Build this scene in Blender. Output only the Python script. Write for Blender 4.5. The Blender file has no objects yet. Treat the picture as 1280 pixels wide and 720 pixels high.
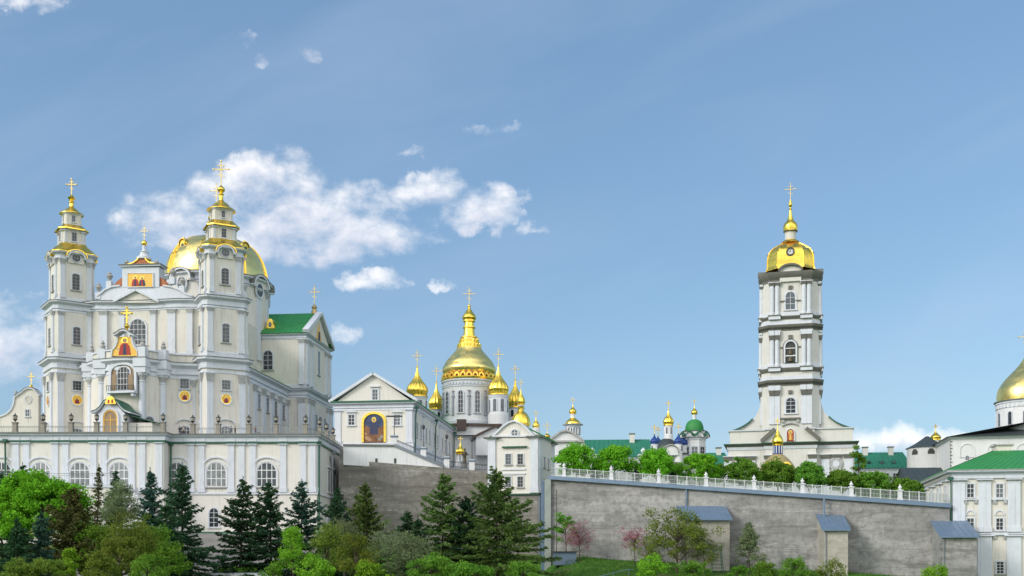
import bpy, math, random
import numpy as np
from mathutils import Vector, Matrix
R = math.radians
PI = math.pi
scene = bpy.context.scene
COL = scene.collection
random.seed(7)

# ------------------------------------------------------------------ camera
F, YH = 1370.0, 700.0            # focal length in pixels of a 1280 wide picture, row of the horizon
cam_data = bpy.data.cameras.new('camera')
cam = bpy.data.objects.new('camera', cam_data)
COL.objects.link(cam)
cam.location = (0, 0, 0)
cam.rotation_euler = (R(90), 0, 0)
cam_data.sensor_width = 36
cam_data.lens = 36 * F / 1280
cam_data.shift_y = (YH - 360) / 1280
cam_data.clip_end = 20000
scene.camera = cam

# ------------------------------------------------------------------ light
SUN_AZ, SUN_EL = -58.0, 28.0     # degrees: azimuth of the sun left of straight behind the camera, elevation
scene.view_settings.view_transform = 'Standard'
scene.view_settings.look = 'None'
scene.view_settings.exposure = 0.64
scene.view_settings.gamma = 1
scene.view_settings.use_curve_mapping = False
sd = bpy.data.lights.new('sun', 'SUN')
sd.energy = 1.4
sd.angle = R(18)
sd.color = (1.0, 0.94, 0.87)
sun = bpy.data.objects.new('sun', sd)
COL.objects.link(sun)
# direction towards the sun: behind the camera (-Y), swung to the left
sdir = Vector((math.sin(R(SUN_AZ)) * math.cos(R(SUN_EL)), -math.cos(R(SUN_AZ)) * math.cos(R(SUN_EL)), math.sin(R(SUN_EL))))
sun.rotation_euler = sdir.to_track_quat('Z', 'Y').to_euler()

world = bpy.data.worlds.new('World')
scene.world = world
world.use_nodes = True
WN, WL = world.node_tree.nodes, world.node_tree.links
WN.clear()


class NG:
    """tiny helper for node graphs"""
    def __init__(s, nodes, links):
        s.n, s.l = nodes, links

    def node(s, t, **kw):
        n = s.n.new(t)
        for k, v in kw.items():
            setattr(n, k, v)
        return n

    def put(s, sock, v):
        if isinstance(v, bpy.types.NodeSocket):
            s.l.new(v, sock)
        else:
            sock.default_value = v

    def math(s, op, a, b=0.0, c=None, clamp=False):
        n = s.node('ShaderNodeMath', operation=op, use_clamp=clamp)
        s.put(n.inputs[0], a)
        s.put(n.inputs[1], b)
        if c is not None:
            s.put(n.inputs[2], c)
        return n.outputs[0]

    def mix(s, f, a, b, blend='MIX'):
        n = s.node('ShaderNodeMix', data_type='RGBA', blend_type=blend)
        s.put(n.inputs[0], f)
        s.put(n.inputs[6], a)
        s.put(n.inputs[7], b)
        return n.outputs[2]

    def noise(s, vec, scale, detail=4, rough=0.55, dist=0.0):
        n = s.node('ShaderNodeTexNoise')
        s.put(n.inputs['Vector'], vec)
        n.inputs['Scale'].default_value = scale
        n.inputs['Detail'].default_value = detail
        n.inputs['Roughness'].default_value = rough
        n.inputs['Distortion'].default_value = dist
        return n.outputs['Fac']

    def ramp(s, v, lo, hi, smooth=True):
        n = s.node('ShaderNodeMapRange', interpolation_type='SMOOTHSTEP' if smooth else 'LINEAR')
        s.put(n.inputs[0], v)
        s.put(n.inputs[1], lo)
        s.put(n.inputs[2], hi)
        return n.outputs[0]

    def comb(s, x, y, z):
        n = s.node('ShaderNodeCombineXYZ')
        s.put(n.inputs[0], x)
        s.put(n.inputs[1], y)
        s.put(n.inputs[2], z)
        return n.outputs[0]

    def sep(s, v):
        n = s.node('ShaderNodeSeparateXYZ')
        s.l.new(v, n.inputs[0])
        return n.outputs


# sky texture with drifting clouds (clouds are placed by direction: azimuth / elevation)
g = NG(WN, WL)
sky = g.node('ShaderNodeTexSky', sky_type='NISHITA')
sky.sun_disc = False
sky.sun_elevation = R(SUN_EL)
sky.sun_rotation = math.atan2(sdir.x, sdir.y)
sky.altitude = 200
sky.air_density = 1.0
sky.dust_density = 1.6
sky.ozone_density = 1.6
tc = g.node('ShaderNodeTexCoord')
dx, dy, dz = g.sep(tc.outputs['Generated'])
dyc = g.math('MAXIMUM', dy, 0.02)
U = g.math('DIVIDE', dx, dyc)
V = g.math('DIVIDE', dz, dyc)
uv = g.comb(U, V, 0.0)
# clouds: (column, row, half width, half height, strength) measured as directions
CLOUDS = [(205, 275, 62, 36, .9), (258, 262, 48, 38, .9), (335, 235, 75, 38, 1.0), (385, 285, 150, 40, 1.05), (300, 300, 80, 28, .8),
          (470, 285, 78, 34, .9), (440, 245, 60, 22, .7), (535, 235, 52, 27, .95), (590, 255, 52, 26, .85), (612, 274, 42, 17, .9),
          (545, 300, 26, 12, .6), (500, 255, 60, 16, .6), (36, 2, 60, 14, 1.0), (472, 349, 42, 13, .95), (545, 352, 12, 6, .75),
          (12, 432, 66, 50, 1.1), (12, 378, 30, 16, .7), (425, 424, 27, 14, .9), (306, 52, 22, 8, .55), (322, 77, 13, 7, .55),
          (395, 62, 20, 10, .5), (612, 162, 30, 9, .55), (512, 181, 22, 6, .5), (664, 288, 12, 8, .5),
          (1122, 552, 95, 17, 1.1), (1195, 548, 80, 13, .9), (30, 460, 60, 30, .9)]
wob = g.noise(uv, 13.0, 6, 0.62)
wob2 = g.noise(g.comb(V, U, 3.7), 15.0, 6, 0.62)
U2 = g.math('ADD', U, g.math('MULTIPLY', g.math('SUBTRACT', wob, 0.5), 0.11))
V2 = g.math('ADD', V, g.math('MULTIPLY', g.math('SUBTRACT', wob2, 0.5), 0.06))


def cloud_field(du, dv):
    tot = None
    for (px, py, rx, ry, st) in CLOUDS:
        a = g.math('MULTIPLY', g.math('SUBTRACT', U2, (px - 640) / F + du), F / (rx * 1.25))
        b = g.math('MULTIPLY', g.math('SUBTRACT', V2, (YH - py) / F + dv), F / (ry * 1.3))
        d = g.math('ADD', g.math('MULTIPLY', a, a), g.math('MULTIPLY', b, b))
        w = g.math('MULTIPLY', g.math('SUBTRACT', 1.0, d, clamp=True), st)
        tot = w if tot is None else g.math('MAXIMUM', tot, w)
    return tot


nz = g.noise(g.comb(U, g.math('MULTIPLY', V, 1.35), 0.0), 17.0, 12, 0.60, 0.12)
fld = cloud_field(0, 0)
dens = g.math('ADD', fld, g.math('MULTIPLY', g.math('SUBTRACT', nz, 0.5), 4.2))
alpha = g.ramp(dens, -0.05, 1.75)
alpha = g.math('MULTIPLY', alpha, g.ramp(fld, 0.0, 0.4))
# thickness read a little towards the light gives the grey undersides
nz2 = g.noise(g.comb(g.math('SUBTRACT', U, 0.004), g.math('MULTIPLY', g.math('ADD', V, 0.010), 1.35), 0.0), 17.0, 6, 0.58, 0.12)
dens2 = g.math('ADD', cloud_field(0.004, -0.016), g.math('MULTIPLY', g.math('SUBTRACT', nz2, 0.5), 1.6))
shade = g.ramp(dens2, 0.25, 1.25)
veil = g.noise(g.comb(g.math('MULTIPLY', U, 1.0), g.math('MULTIPLY', g.math('SUBTRACT', V, g.math('MULTIPLY', U, 0.35)), 3.2), 5.0), 2.2, 6, 0.55, 0.4)
veil = g.math('MULTIPLY', g.ramp(veil, 0.42, 0.75), 0.16)
skyc = g.mix(1.0, sky.outputs[0], (0.78, 0.82, 0.77, 1), 'MULTIPLY')
skyc = g.mix(0.36, skyc, (1.26, 2.36, 4.15, 1))
# bright cloud added out of view behind the camera as soft fill light
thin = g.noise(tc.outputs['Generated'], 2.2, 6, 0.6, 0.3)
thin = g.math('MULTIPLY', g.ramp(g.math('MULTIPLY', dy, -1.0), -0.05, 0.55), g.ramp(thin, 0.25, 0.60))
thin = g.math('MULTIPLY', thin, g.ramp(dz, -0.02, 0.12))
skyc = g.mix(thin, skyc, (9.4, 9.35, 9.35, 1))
SKY_K = 0.125
ccol = g.mix(shade, (6.4, 6.2, 6.1, 1), (4.3, 4.35, 4.85, 1))
skyc = g.mix(veil, skyc, (3.1, 3.6, 4.4, 1))
skyc = g.mix(g.math('MULTIPLY', alpha, 0.93), skyc, ccol)
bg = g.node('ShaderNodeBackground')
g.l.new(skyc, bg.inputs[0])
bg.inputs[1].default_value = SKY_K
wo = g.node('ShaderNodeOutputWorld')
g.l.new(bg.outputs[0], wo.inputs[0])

# ------------------------------------------------------------------ materials
MATS = {}


def mat(name, color, rough=0.75, metal=0.0, var=0.12, scale=0.6, streak=0.0, dark=(0.5, 0.5, 0.5), bump=0.0, bscale=6.0, spec=0.4, emit=None):
    m = bpy.data.materials.new(name)
    m.use_nodes = True
    q = NG(m.node_tree.nodes, m.node_tree.links)
    b = q.n['Principled BSDF']
    b.inputs['Roughness'].default_value = rough
    b.inputs['Metallic'].default_value = metal
    b.inputs['Specular IOR Level'].default_value = spec
    c4 = (*color, 1)
    geo = q.node('ShaderNodeNewGeometry')
    pos = geo.outputs['Position']
    n1 = q.noise(pos, scale, 6, 0.6)
    dk = tuple(color[i] * dark[i] for i in range(3)) + (1,)
    f = q.math('MULTIPLY', q.ramp(n1, 0.35, 0.75), var * 2)
    col = q.mix(f, c4, dk)
    if streak:
        mp = q.node('ShaderNodeMapping')
        mp.inputs['Scale'].default_value = (1.7, 1.7, 0.12)
        q.l.new(pos, mp.inputs[0])
        n2 = q.noise(mp.outputs[0], 1.6, 5, 0.65)
        col = q.mix(q.math('MULTIPLY', q.ramp(n2, 0.5, 0.8), streak), col, dk)
    q.l.new(col, b.inputs['Base Color'])
    if bump:
        bn = q.node('ShaderNodeBump')
        bn.inputs['Strength'].default_value = bump
        bn.inputs['Distance'].default_value = 0.05
        q.l.new(q.noise(pos, bscale, 4, 0.6), bn.inputs['Height'])
        q.l.new(bn.outputs[0], b.inputs['Normal'])
    MATS[name] = m
    return m


mat('cream', (0.68, 0.655, 0.59), 0.85, var=0.10, scale=0.35, streak=0.85, dark=(0.62, 0.60, 0.58), bump=0.15, bscale=3)
mat('pale_cream', (0.69, 0.67, 0.615), 0.85, var=0.08, scale=0.35, streak=0.8, dark=(0.66, 0.65, 0.64), bump=0.12, bscale=3)
mat('pale_stone', (0.635, 0.625, 0.585), 0.85, var=0.12, scale=0.35, streak=0.6, dark=(0.66, 0.65, 0.64), bump=0.12, bscale=3)
mat('white', (0.70, 0.71, 0.715), 0.8, var=0.10, scale=0.5, streak=0.8, dark=(0.66, 0.67, 0.69), bump=0.1, bscale=4)
mat('trim', (0.62, 0.655, 0.705), 0.8, var=0.12, scale=0.8, streak=0.7, dark=(0.64, 0.65, 0.67), bump=0.1, bscale=4)
mat('grey_trim', (0.40, 0.40, 0.385), 0.8, var=0.2, scale=1.2, streak=0.3, dark=(0.6, 0.6, 0.6))
mat('dark_trim', (0.15, 0.15, 0.13), 0.8, var=0.2, scale=1.2, streak=0.3, dark=(0.6, 0.6, 0.6))
mat('capital', (0.43, 0.44, 0.44), 0.8, var=0.4, scale=2.5, dark=(0.55, 0.55, 0.55), bump=0.8, bscale=5)
mat('lead', (0.15, 0.16, 0.145), 0.5, var=0.2)
mat('old_gold', (0.55, 0.43, 0.20), 0.5, 0.55, var=0.3, scale=0.9, dark=(0.7, 0.7, 0.7), bump=0.2, bscale=2)
mat('cross_metal', (0.80, 0.62, 0.26), 0.35, 0.9)
mat('frame', (0.70, 0.70, 0.69), 0.6)
mat('frame_grey', (0.33, 0.33, 0.31), 0.6)
mat('green_roof', (0.035, 0.25, 0.06), 0.55, var=0.25, scale=0.5, streak=0.2, dark=(0.65, 0.7, 0.7), bump=0.2, bscale=1.2)
mat('teal_roof', (0.03, 0.20, 0.115), 0.55, var=0.25, scale=0.5, streak=0.2, dark=(0.65, 0.7, 0.7), bump=0.2, bscale=1.2)
mat('green_paint', (0.03, 0.12, 0.075), 0.5, var=0.25, scale=1.0, dark=(0.6, 0.6, 0.6))
mat('dark_roof', (0.045, 0.06, 0.062), 0.5, var=0.25, scale=0.8, dark=(0.6, 0.6, 0.6), bump=0.2, bscale=1.5)
mat('brown_roof', (0.075, 0.050, 0.042), 0.55, var=0.25, scale=0.8, dark=(0.6, 0.6, 0.6))
mat('blue_roof', (0.02, 0.06, 0.25), 0.38, var=0.25, scale=1.0, dark=(0.6, 0.6, 0.6))
mat('slate_metal', (0.15, 0.22, 0.31), 0.45, 0.2, var=0.25, scale=0.8, streak=0.2, dark=(0.7, 0.7, 0.7))
mat('steel', (0.22, 0.25, 0.28), 0.5, 0.3, var=0.2)
mat('rail', (0.33, 0.37, 0.34), 0.55, var=0.2)
mat('rail_pale', (0.62, 0.64, 0.62), 0.55, var=0.2)
mat('rail_dark', (0.10, 0.12, 0.14), 0.55, var=0.2)
mat('stone', (0.30, 0.28, 0.24), 0.85, var=0.3, scale=1.5, dark=(0.6, 0.6, 0.6))
mat('dark_metal', (0.05, 0.055, 0.05), 0.5)
mat('lamp_glass', (0.55, 0.50, 0.42), 0.3)
mat('icon_gold', (0.80, 0.50, 0.10), 0.5, 0.1, var=0.25, scale=3, dark=(0.7, 0.6, 0.5))
mat('icon_red', (0.42, 0.05, 0.035), 0.7)
mat('icon_orange', (0.45, 0.17, 0.07), 0.7, var=0.5, scale=2.2, dark=(0.6, 0.4, 0.4))
mat('icon_blue', (0.045, 0.055, 0.11), 0.7)
mat('icon_skin', (0.42, 0.25, 0.15), 0.7)
mat('mural_sky', (0.06, 0.09, 0.16), 0.7, var=0.5, scale=1.6, dark=(0.4, 0.45, 0.6))
mat('mural_earth', (0.26, 0.13, 0.065), 0.7, var=0.6, scale=1.4, dark=(0.45, 0.4, 0.4))
mat('wood', (0.30, 0.21, 0.125), 0.6, var=0.3, scale=2, dark=(0.6, 0.6, 0.6))
mat('bark', (0.085, 0.065, 0.05), 0.9, var=0.4, scale=3)
mat('bark_pale', (0.22, 0.20, 0.17), 0.9, var=0.4, scale=3)
mat('bronze', (0.10, 0.085, 0.055), 0.5, 0.6)
mat('skin', (0.45, 0.28, 0.20), 0.7)
mat('cloth_dark', (0.03, 0.032, 0.04), 0.85)
mat('cloth_blue', (0.06, 0.08, 0.14), 0.85)
mat('cloth_red', (0.28, 0.05, 0.05), 0.85)
mat('cloth_beige', (0.34, 0.29, 0.22), 0.85)
mat('hair', (0.05, 0.035, 0.025), 0.8)


def gilded(name, color, r0, r1, cell, dark):
    """gilt sheet: each sheet differs a little in tone, polish and tilt"""
    m = bpy.data.materials.new(name)
    m.use_nodes = True
    q = NG(m.node_tree.nodes, m.node_tree.links)
    b = q.n['Principled BSDF']
    b.inputs['Metallic'].default_value = 1.0
    pos = q.node('ShaderNodeNewGeometry').outputs['Position']
    mp = q.node('ShaderNodeMapping')
    mp.inputs['Scale'].default_value = (cell, cell, cell * 1.4)
    q.l.new(pos, mp.inputs[0])
    v = q.node('ShaderNodeTexVoronoi', feature='F1', distance='CHEBYCHEV')
    v.inputs['Scale'].default_value = 1.0
    v.inputs['Randomness'].default_value = 0.35
    q.l.new(mp.outputs[0], v.inputs['Vector'])
    h = q.sep(v.outputs['Color'])
    n1 = q.noise(pos, .5, 6, .65)
    dk = tuple(color[i] * dark[i] for i in range(3)) + (1,)
    col = q.mix(q.math('MULTIPLY', h[0], .45), (*color, 1), dk)
    col = q.mix(q.math('MULTIPLY', q.ramp(n1, .45, .75), .55), col, dk)
    q.l.new(col, b.inputs['Base Color'])
    q.l.new(q.math('ADD', r0, q.math('MULTIPLY', h[1], r1 - r0)), b.inputs['Roughness'])
    bn = q.node('ShaderNodeBump')
    bn.inputs['Strength'].default_value = .35
    bn.inputs['Distance'].default_value = .12
    q.l.new(q.math('ADD', q.math('MULTIPLY', v.outputs['Distance'], -.7), q.math('MULTIPLY', q.noise(pos, 1.4, 3, .6), .9)), bn.inputs['Height'])
    q.l.new(bn.outputs[0], b.inputs['Normal'])
    MATS[name] = m


gilded('gold', (1.0, 0.72, 0.13), .22, .38, .9, (.88, .80, .62))
gilded('gold_pale', (1.0, 0.80, 0.30), .26, .42, .7, (.90, .84, .68))


def glazing(name, a, b_):
    m = bpy.data.materials.new(name)
    m.use_nodes = True
    q = NG(m.node_tree.nodes, m.node_tree.links)
    b = q.n['Principled BSDF']
    b.inputs['Roughness'].default_value = .08
    pos = q.node('ShaderNodeNewGeometry').outputs['Position']
    oi = q.node('ShaderNodeObjectInfo')
    f = q.math('ADD', q.math('MULTIPLY', oi.outputs['Random'], .9), q.math('MULTIPLY', q.math('SUBTRACT', q.noise(pos, 1.1, 4, .6), .5), 1.2))
    q.l.new(q.mix(q.ramp(f, .15, .95), (*a, 1), (*b_, 1)), b.inputs['Base Color'])
    bn = q.node('ShaderNodeBump')
    bn.inputs['Strength'].default_value = .15
    bn.inputs['Distance'].default_value = .1
    q.l.new(q.noise(pos, .9, 2, .5), bn.inputs['Height'])
    q.l.new(bn.outputs[0], b.inputs['Normal'])
    MATS[name] = m


glazing('glass', (.015, .02, .028), (.12, .14, .16))
glazing('glass_pale', (.05, .06, .07), (.26, .28, .29))


def concrete(name, a, b, c, stain):
    """cast and patched concrete: wide tone patches, pour lines, pale efflorescence and dark run-off marks"""
    m = bpy.data.materials.new(name)
    m.use_nodes = True
    q = NG(m.node_tree.nodes, m.node_tree.links)
    bs = q.n['Principled BSDF']
    bs.inputs['Roughness'].default_value = 0.9
    bs.inputs['Specular IOR Level'].default_value = 0.2
    pos = q.node('ShaderNodeNewGeometry').outputs['Position']
    x, y, z = q.sep(pos)
    n1 = q.noise(pos, 0.13, 7, 0.66, 0.6)
    col = q.mix(q.ramp(n1, 0.36, 0.64), (*a, 1), (*b, 1))
    # patched squares
    vor = q.node('ShaderNodeTexVoronoi', feature='F1', distance='CHEBYCHEV')
    mp = q.node('ShaderNodeMapping')
    mp.inputs['Scale'].default_value = (0.16, 0.16, 0.30)
    q.l.new(pos, mp.inputs[0])
    q.l.new(mp.outputs[0], vor.inputs['Vector'])
    vor.inputs['Scale'].default_value = 1.0
    hs = q.sep(vor.outputs['Color'])[0]
    col = q.mix(q.math('MULTIPLY', q.ramp(hs, 0.35, 0.9), 0.6), col, (*c, 1))
    # pale marks in broken horizontal lines
    mp2 = q.node('ShaderNodeMapping')
    mp2.inputs['Scale'].default_value = (0.30, 0.30, 1.4)
    q.l.new(pos, mp2.inputs[0])
    n3 = q.noise(mp2.outputs[0], 1.1, 7, 0.68, 0.9)
    band = q.noise(q.comb(q.math('MULTIPLY', x, 0.04), 0.0, q.math('MULTIPLY', z, 0.33)), 1.0, 2, 0.5)
    col = q.mix(q.math('MULTIPLY', q.math('MULTIPLY', q.ramp(n3, 0.54, 0.68), q.ramp(band, 0.44, 0.60)), 0.85), col, (0.50, 0.485, 0.44, 1))
    # vertical run-off
    mp3 = q.node('ShaderNodeMapping')
    mp3.inputs['Scale'].default_value = (0.9, 0.9, 0.05)
    q.l.new(pos, mp3.inputs[0])
    n4 = q.noise(mp3.outputs[0], 1.0, 6, 0.7, 0.3)
    col = q.mix(q.math('MULTIPLY', q.ramp(n4, 0.50, 0.74), 0.32), col, (*stain, 1))
    mp4 = q.node('ShaderNodeMapping')
    mp4.inputs['Scale'].default_value = (0.10, 0.10, 0.55)
    q.l.new(pos, mp4.inputs[0])
    n6 = q.noise(mp4.outputs[0], 1.0, 8, 0.70, 0.7)
    col = q.mix(q.math('MULTIPLY', q.ramp(n6, 0.50, 0.66), 0.75), col, (*stain, 1))
    col = q.mix(q.math('MULTIPLY', q.ramp(n6, 0.48, 0.34), 0.45), col, (0.44, 0.43, 0.40, 1))
    n5 = q.noise(pos, 1.3, 6, 0.7)
    col = q.mix(q.math('MULTIPLY', q.ramp(n5, 0.42, 0.70), 0.60), col, (*stain, 1))
    pour = q.math('FRACT', q.math('MULTIPLY', q.math('ADD', z, q.math('MULTIPLY', x, 0.02)), 0.36))
    col = q.mix(q.math('MULTIPLY', q.math('LESS_THAN', pour, 0.035), 0.35), col, (*stain, 1))
    q.l.new(col, bs.inputs['Base Color'])
    bn = q.node('ShaderNodeBump')
    bn.inputs['Strength'].default_value = 0.6
    bn.inputs['Distance'].default_value = 0.08
    q.l.new(q.math('ADD', q.noise(pos, 2.0, 7, 0.7), q.math('MULTIPLY', n3, 0.6)), bn.inputs['Height'])
    q.l.new(bn.outputs[0], bs.inputs['Normal'])
    MATS[name] = m


concrete('concrete', (0.275, 0.275, 0.268), (0.385, 0.385, 0.375), (0.21, 0.21, 0.205), (0.135, 0.133, 0.125))
concrete('concrete_brown', (0.20, 0.19, 0.17), (0.28, 0.265, 0.24), (0.165, 0.157, 0.14), (0.12, 0.114, 0.10))
concrete('concrete_pale', (0.40, 0.38, 0.33), (0.46, 0.44, 0.38), (0.36, 0.34, 0.29), (0.27, 0.25, 0.21))


def foliage(name, a, b, c=None, trans=0.30, sc=0.55):
    k = 1.45 if name.startswith('leaf') else (1.5 if name.startswith('needle') else 1.0)
    a, b, c = (tuple(min(.6, v * k) for v in t) for t in (a, b, c or b))
    m = bpy.data.materials.new(name)
    m.use_nodes = True
    q = NG(m.node_tree.nodes, m.node_tree.links)
    q.n.remove(q.n['Principled BSDF'])
    out = q.n['Material Output']
    geo = q.node('ShaderNodeNewGeometry')
    pos = geo.outputs['Position']
    n1 = q.noise(pos, sc, 4, 0.6)
    col = q.mix(q.ramp(n1, 0.33, 0.67), (*a, 1), (*b, 1))
    n2 = q.noise(pos, 3.1, 2, 0.5)
    col = q.mix(q.math('MULTIPLY', q.ramp(n2, 0.45, 0.75), 0.6), col, (*(c or b), 1))
    oi = q.node('ShaderNodeObjectInfo')
    hv = q.node('ShaderNodeHueSaturation')
    hv.inputs['Saturation'].default_value = 1.0
    q.l.new(q.math('ADD', 0.485, q.math('MULTIPLY', oi.outputs['Random'], 0.03)), hv.inputs['Hue'])
    q.l.new(q.math('ADD', 0.82, q.math('MULTIPLY', oi.outputs['Random'], 0.36)), hv.inputs['Value'])
    q.l.new(col, hv.inputs['Color'])
    d = q.node('ShaderNodeBsdfDiffuse')
    t = q.node('ShaderNodeBsdfTranslucent')
    q.l.new(hv.outputs[0], d.inputs[0])
    q.l.new(hv.outputs[0], t.inputs[0])
    ms = q.node('ShaderNodeMixShader')
    ms.inputs[0].default_value = trans
    q.l.new(d.outputs[0], ms.inputs[1])
    q.l.new(t.outputs[0], ms.inputs[2])
    q.l.new(ms.outputs[0], out.inputs[0])
    MATS[name] = m


foliage('leaf_bright', (0.075, 0.24, 0.014), (0.14, 0.37, 0.025), (0.20, 0.44, 0.035))
foliage('leaf_green', (0.065, 0.165, 0.02), (0.115, 0.235, 0.03), (0.16, 0.28, 0.045))
foliage('leaf_olive', (0.075, 0.125, 0.02), (0.13, 0.175, 0.028), (0.185, 0.20, 0.04))
foliage('leaf_lime', (0.10, 0.21, 0.015), (0.16, 0.29, 0.025), (0.21, 0.34, 0.04))
foliage('leaf_grey', (0.09, 0.125, 0.06), (0.15, 0.19, 0.09), (0.22, 0.25, 0.15))
foliage('needle_dark', (0.014, 0.040, 0.019), (0.030, 0.068, 0.030), (0.050, 0.095, 0.042), 0.10)
foliage('needle_blue', (0.022, 0.055, 0.042), (0.038, 0.085, 0.062), (0.055, 0.105, 0.08), 0.10)
foliage('needle_brown', (0.040, 0.046, 0.016), (0.066, 0.068, 0.022), (0.085, 0.085, 0.03), 0.10)
foliage('needle_mid', (0.034, 0.066, 0.018), (0.070, 0.112, 0.028), (0.11, 0.15, 0.04), 0.12)
foliage('blossom_pink', (0.30, 0.13, 0.17), (0.40, 0.19, 0.24), (0.48, 0.28, 0.32), 0.35)
foliage('blossom_white', (0.45, 0.45, 0.40), (0.55, 0.55, 0.48), (0.6, 0.6, 0.55), 0.35)


# ------------------------------------------------------------------ geometry helpers
def W(px, py, Y):
    return Vector(((px - 640) / F * Y, Y, (YH - py) / F * Y))


class MB:
    """collects faces of one mesh"""
    def __init__(s):
        s.v, s.f, s.m, s.names = [], [], [], []
        s.M = Matrix.Identity(4)

    def at(s, x=0, y=0, z=0, rz=0, base=None):
        s.M = (base if base is not None else Matrix.Identity(4)) @ Matrix.Translation((x, y, z)) @ Matrix.Rotation(rz, 4, 'Z')
        return s

    def mi(s, name):
        if name not in s.names:
            s.names.append(name)
        return s.names.index(name)

    def add(s, vs, fs, m):
        o = len(s.v)
        for p in vs:
            s.v.append(tuple(s.M @ Vector(p)))
        for i, f in enumerate(fs):
            s.f.append(tuple(o + k for k in f))
            s.m.append(s.mi(m if isinstance(m, str) else m[i]))

    def box(s, x0, x1, y0, y1, z0, z1, m):
        s.add([(x0, y0, z0), (x1, y0, z0), (x1, y1, z0), (x0, y1, z0), (x0, y0, z1), (x1, y0, z1), (x1, y1, z1), (x0, y1, z1)],
              [(0, 3, 2, 1), (4, 5, 6, 7), (0, 1, 5, 4), (1, 2, 6, 5), (2, 3, 7, 6), (3, 0, 4, 7)], m)

    def sweep(s, plan, prof, closed=True, cap=None, cap0=None):
        """plan: CCW 2D points; prof: [(outward offset, z, material of the band up to the next entry)]"""
        n = len(plan)
        P = [Vector(p) for p in plan]
        nor = []
        ne = n if closed else n - 1
        for i in range(ne):
            d = (P[(i + 1) % n] - P[i])
            d.normalize()
            nor.append(Vector((d.y, -d.x)))
        mit = []
        for i in range(n):
            if closed:
                a, b = nor[i - 1], nor[i]
            else:
                a, b = nor[max(0, i - 1)], nor[min(ne - 1, i)]
            mit.append((a + b) / max(0.25, 1 + a.dot(b)))
        vs = []
        for (o, z, _) in prof:
            for i in range(n):
                q = P[i] + mit[i] * o
                vs.append((q.x, q.y, z))
        fs, ms = [], []
        for k in range(len(prof) - 1):
            for i in range(ne):
                j = (i + 1) % n
                fs.append((k * n + i, k * n + j, (k + 1) * n + j, (k + 1) * n + i))
                ms.append(prof[k][2])
        if cap:
            t = (len(prof) - 1) * n
            fs.append(tuple(t + i for i in range(n)))
            ms.append(cap)
        if cap0:
            fs.append(tuple(reversed(range(n))))
            ms.append(cap0)
        s.add(vs, fs, ms)

    def lathe(s, prof, n=24, m='gold', rot=0.0, flute=0, fa=0.0, cx=0, cy=0, sq=1.0):
        """prof: [(r, z[, material])]"""
        vs, fs, ms = [], [], []
        for q in prof:
            for i in range(n):
                a = rot + 2 * PI * i / n
                r = q[0] * (1 + (fa * abs(math.cos(flute * a / 2)) - fa if flute else 0))
                vs.append((cx + r * math.cos(a), cy + r * math.sin(a) * sq, q[1]))
        for k in range(len(prof) - 1):
            for i in range(n):
                j = (i + 1) % n
                fs.append((k * n + i, k * n + j, (k + 1) * n + j, (k + 1) * n + i))
                ms.append(prof[k][2] if len(prof[k]) > 2 else m)
        if prof[-1][0] > 1e-4:
            t = (len(prof) - 1) * n
            fs.append(tuple(t + i for i in range(n)))
            ms.append(prof[-1][2] if len(prof[-1]) > 2 else m)
        fs.append(tuple(reversed(range(n))))
        ms.append(prof[0][2] if len(prof[0]) > 2 else m)
        s.add(vs, fs, ms)

    def extr(s, out, y0, y1, m, side=None):
        """outline in x,z (CCW seen from -y) pushed from y0 to y1"""
        n = len(out)
        vs = [(x, y0, z) for x, z in out] + [(x, y1, z) for x, z in out]
        fs = [tuple(range(n)), tuple(reversed(range(n, 2 * n)))]
        ms = [m, m]
        for i in range(n):
            j = (i + 1) % n
            fs.append((i, n + i, n + j, j))
            ms.append(side or m)
        s.add(vs, fs, ms)

    def ring(s, outer, inner, y0, y1, m):
        """band between two outlines of equal point count"""
        n = len(outer)
        vs = [(x, y0, z) for x, z in outer] + [(x, y0, z) for x, z in inner] + [(x, y1, z) for x, z in outer] + [(x, y1, z) for x, z in inner]
        fs = []
        for i in range(n):
            j = (i + 1) % n
            fs += [(i, j, n + j, n + i), (i, 2 * n + i, 2 * n + j, j), (n + i, n + j, 3 * n + j, 3 * n + i)]
        s.add(vs, fs, m)

    def band(s, pts, t, y0, y1, m):
        """a moulding following a line in x,z; t is its thickness, laid on the upper / left-hand side"""
        n = len(pts)
        P = [Vector(p) for p in pts]
        up = []
        for i in range(n):
            d = (P[min(n - 1, i + 1)] - P[max(0, i - 1)]).normalized()
            up.append(P[i] + Vector((-d.y, d.x)) * t)
        vs = [(p.x, y0, p.y) for p in P] + [(p.x, y0, p.y) for p in up] + [(p.x, y1, p.y) for p in P] + [(p.x, y1, p.y) for p in up]
        fs = [(0, n, 3 * n, 2 * n), (n - 1, 3 * n - 1, 4 * n - 1, 2 * n - 1)]
        for i in range(n - 1):
            j = i + 1
            fs += [(i, j, n + j, n + i), (n + i, n + j, 3 * n + j, 3 * n + i), (i, 2 * n + i, 2 * n + j, j), (2 * n + i, 3 * n + i, 3 * n + j, 2 * n + j)]
        s.add(vs, fs, m)

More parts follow.
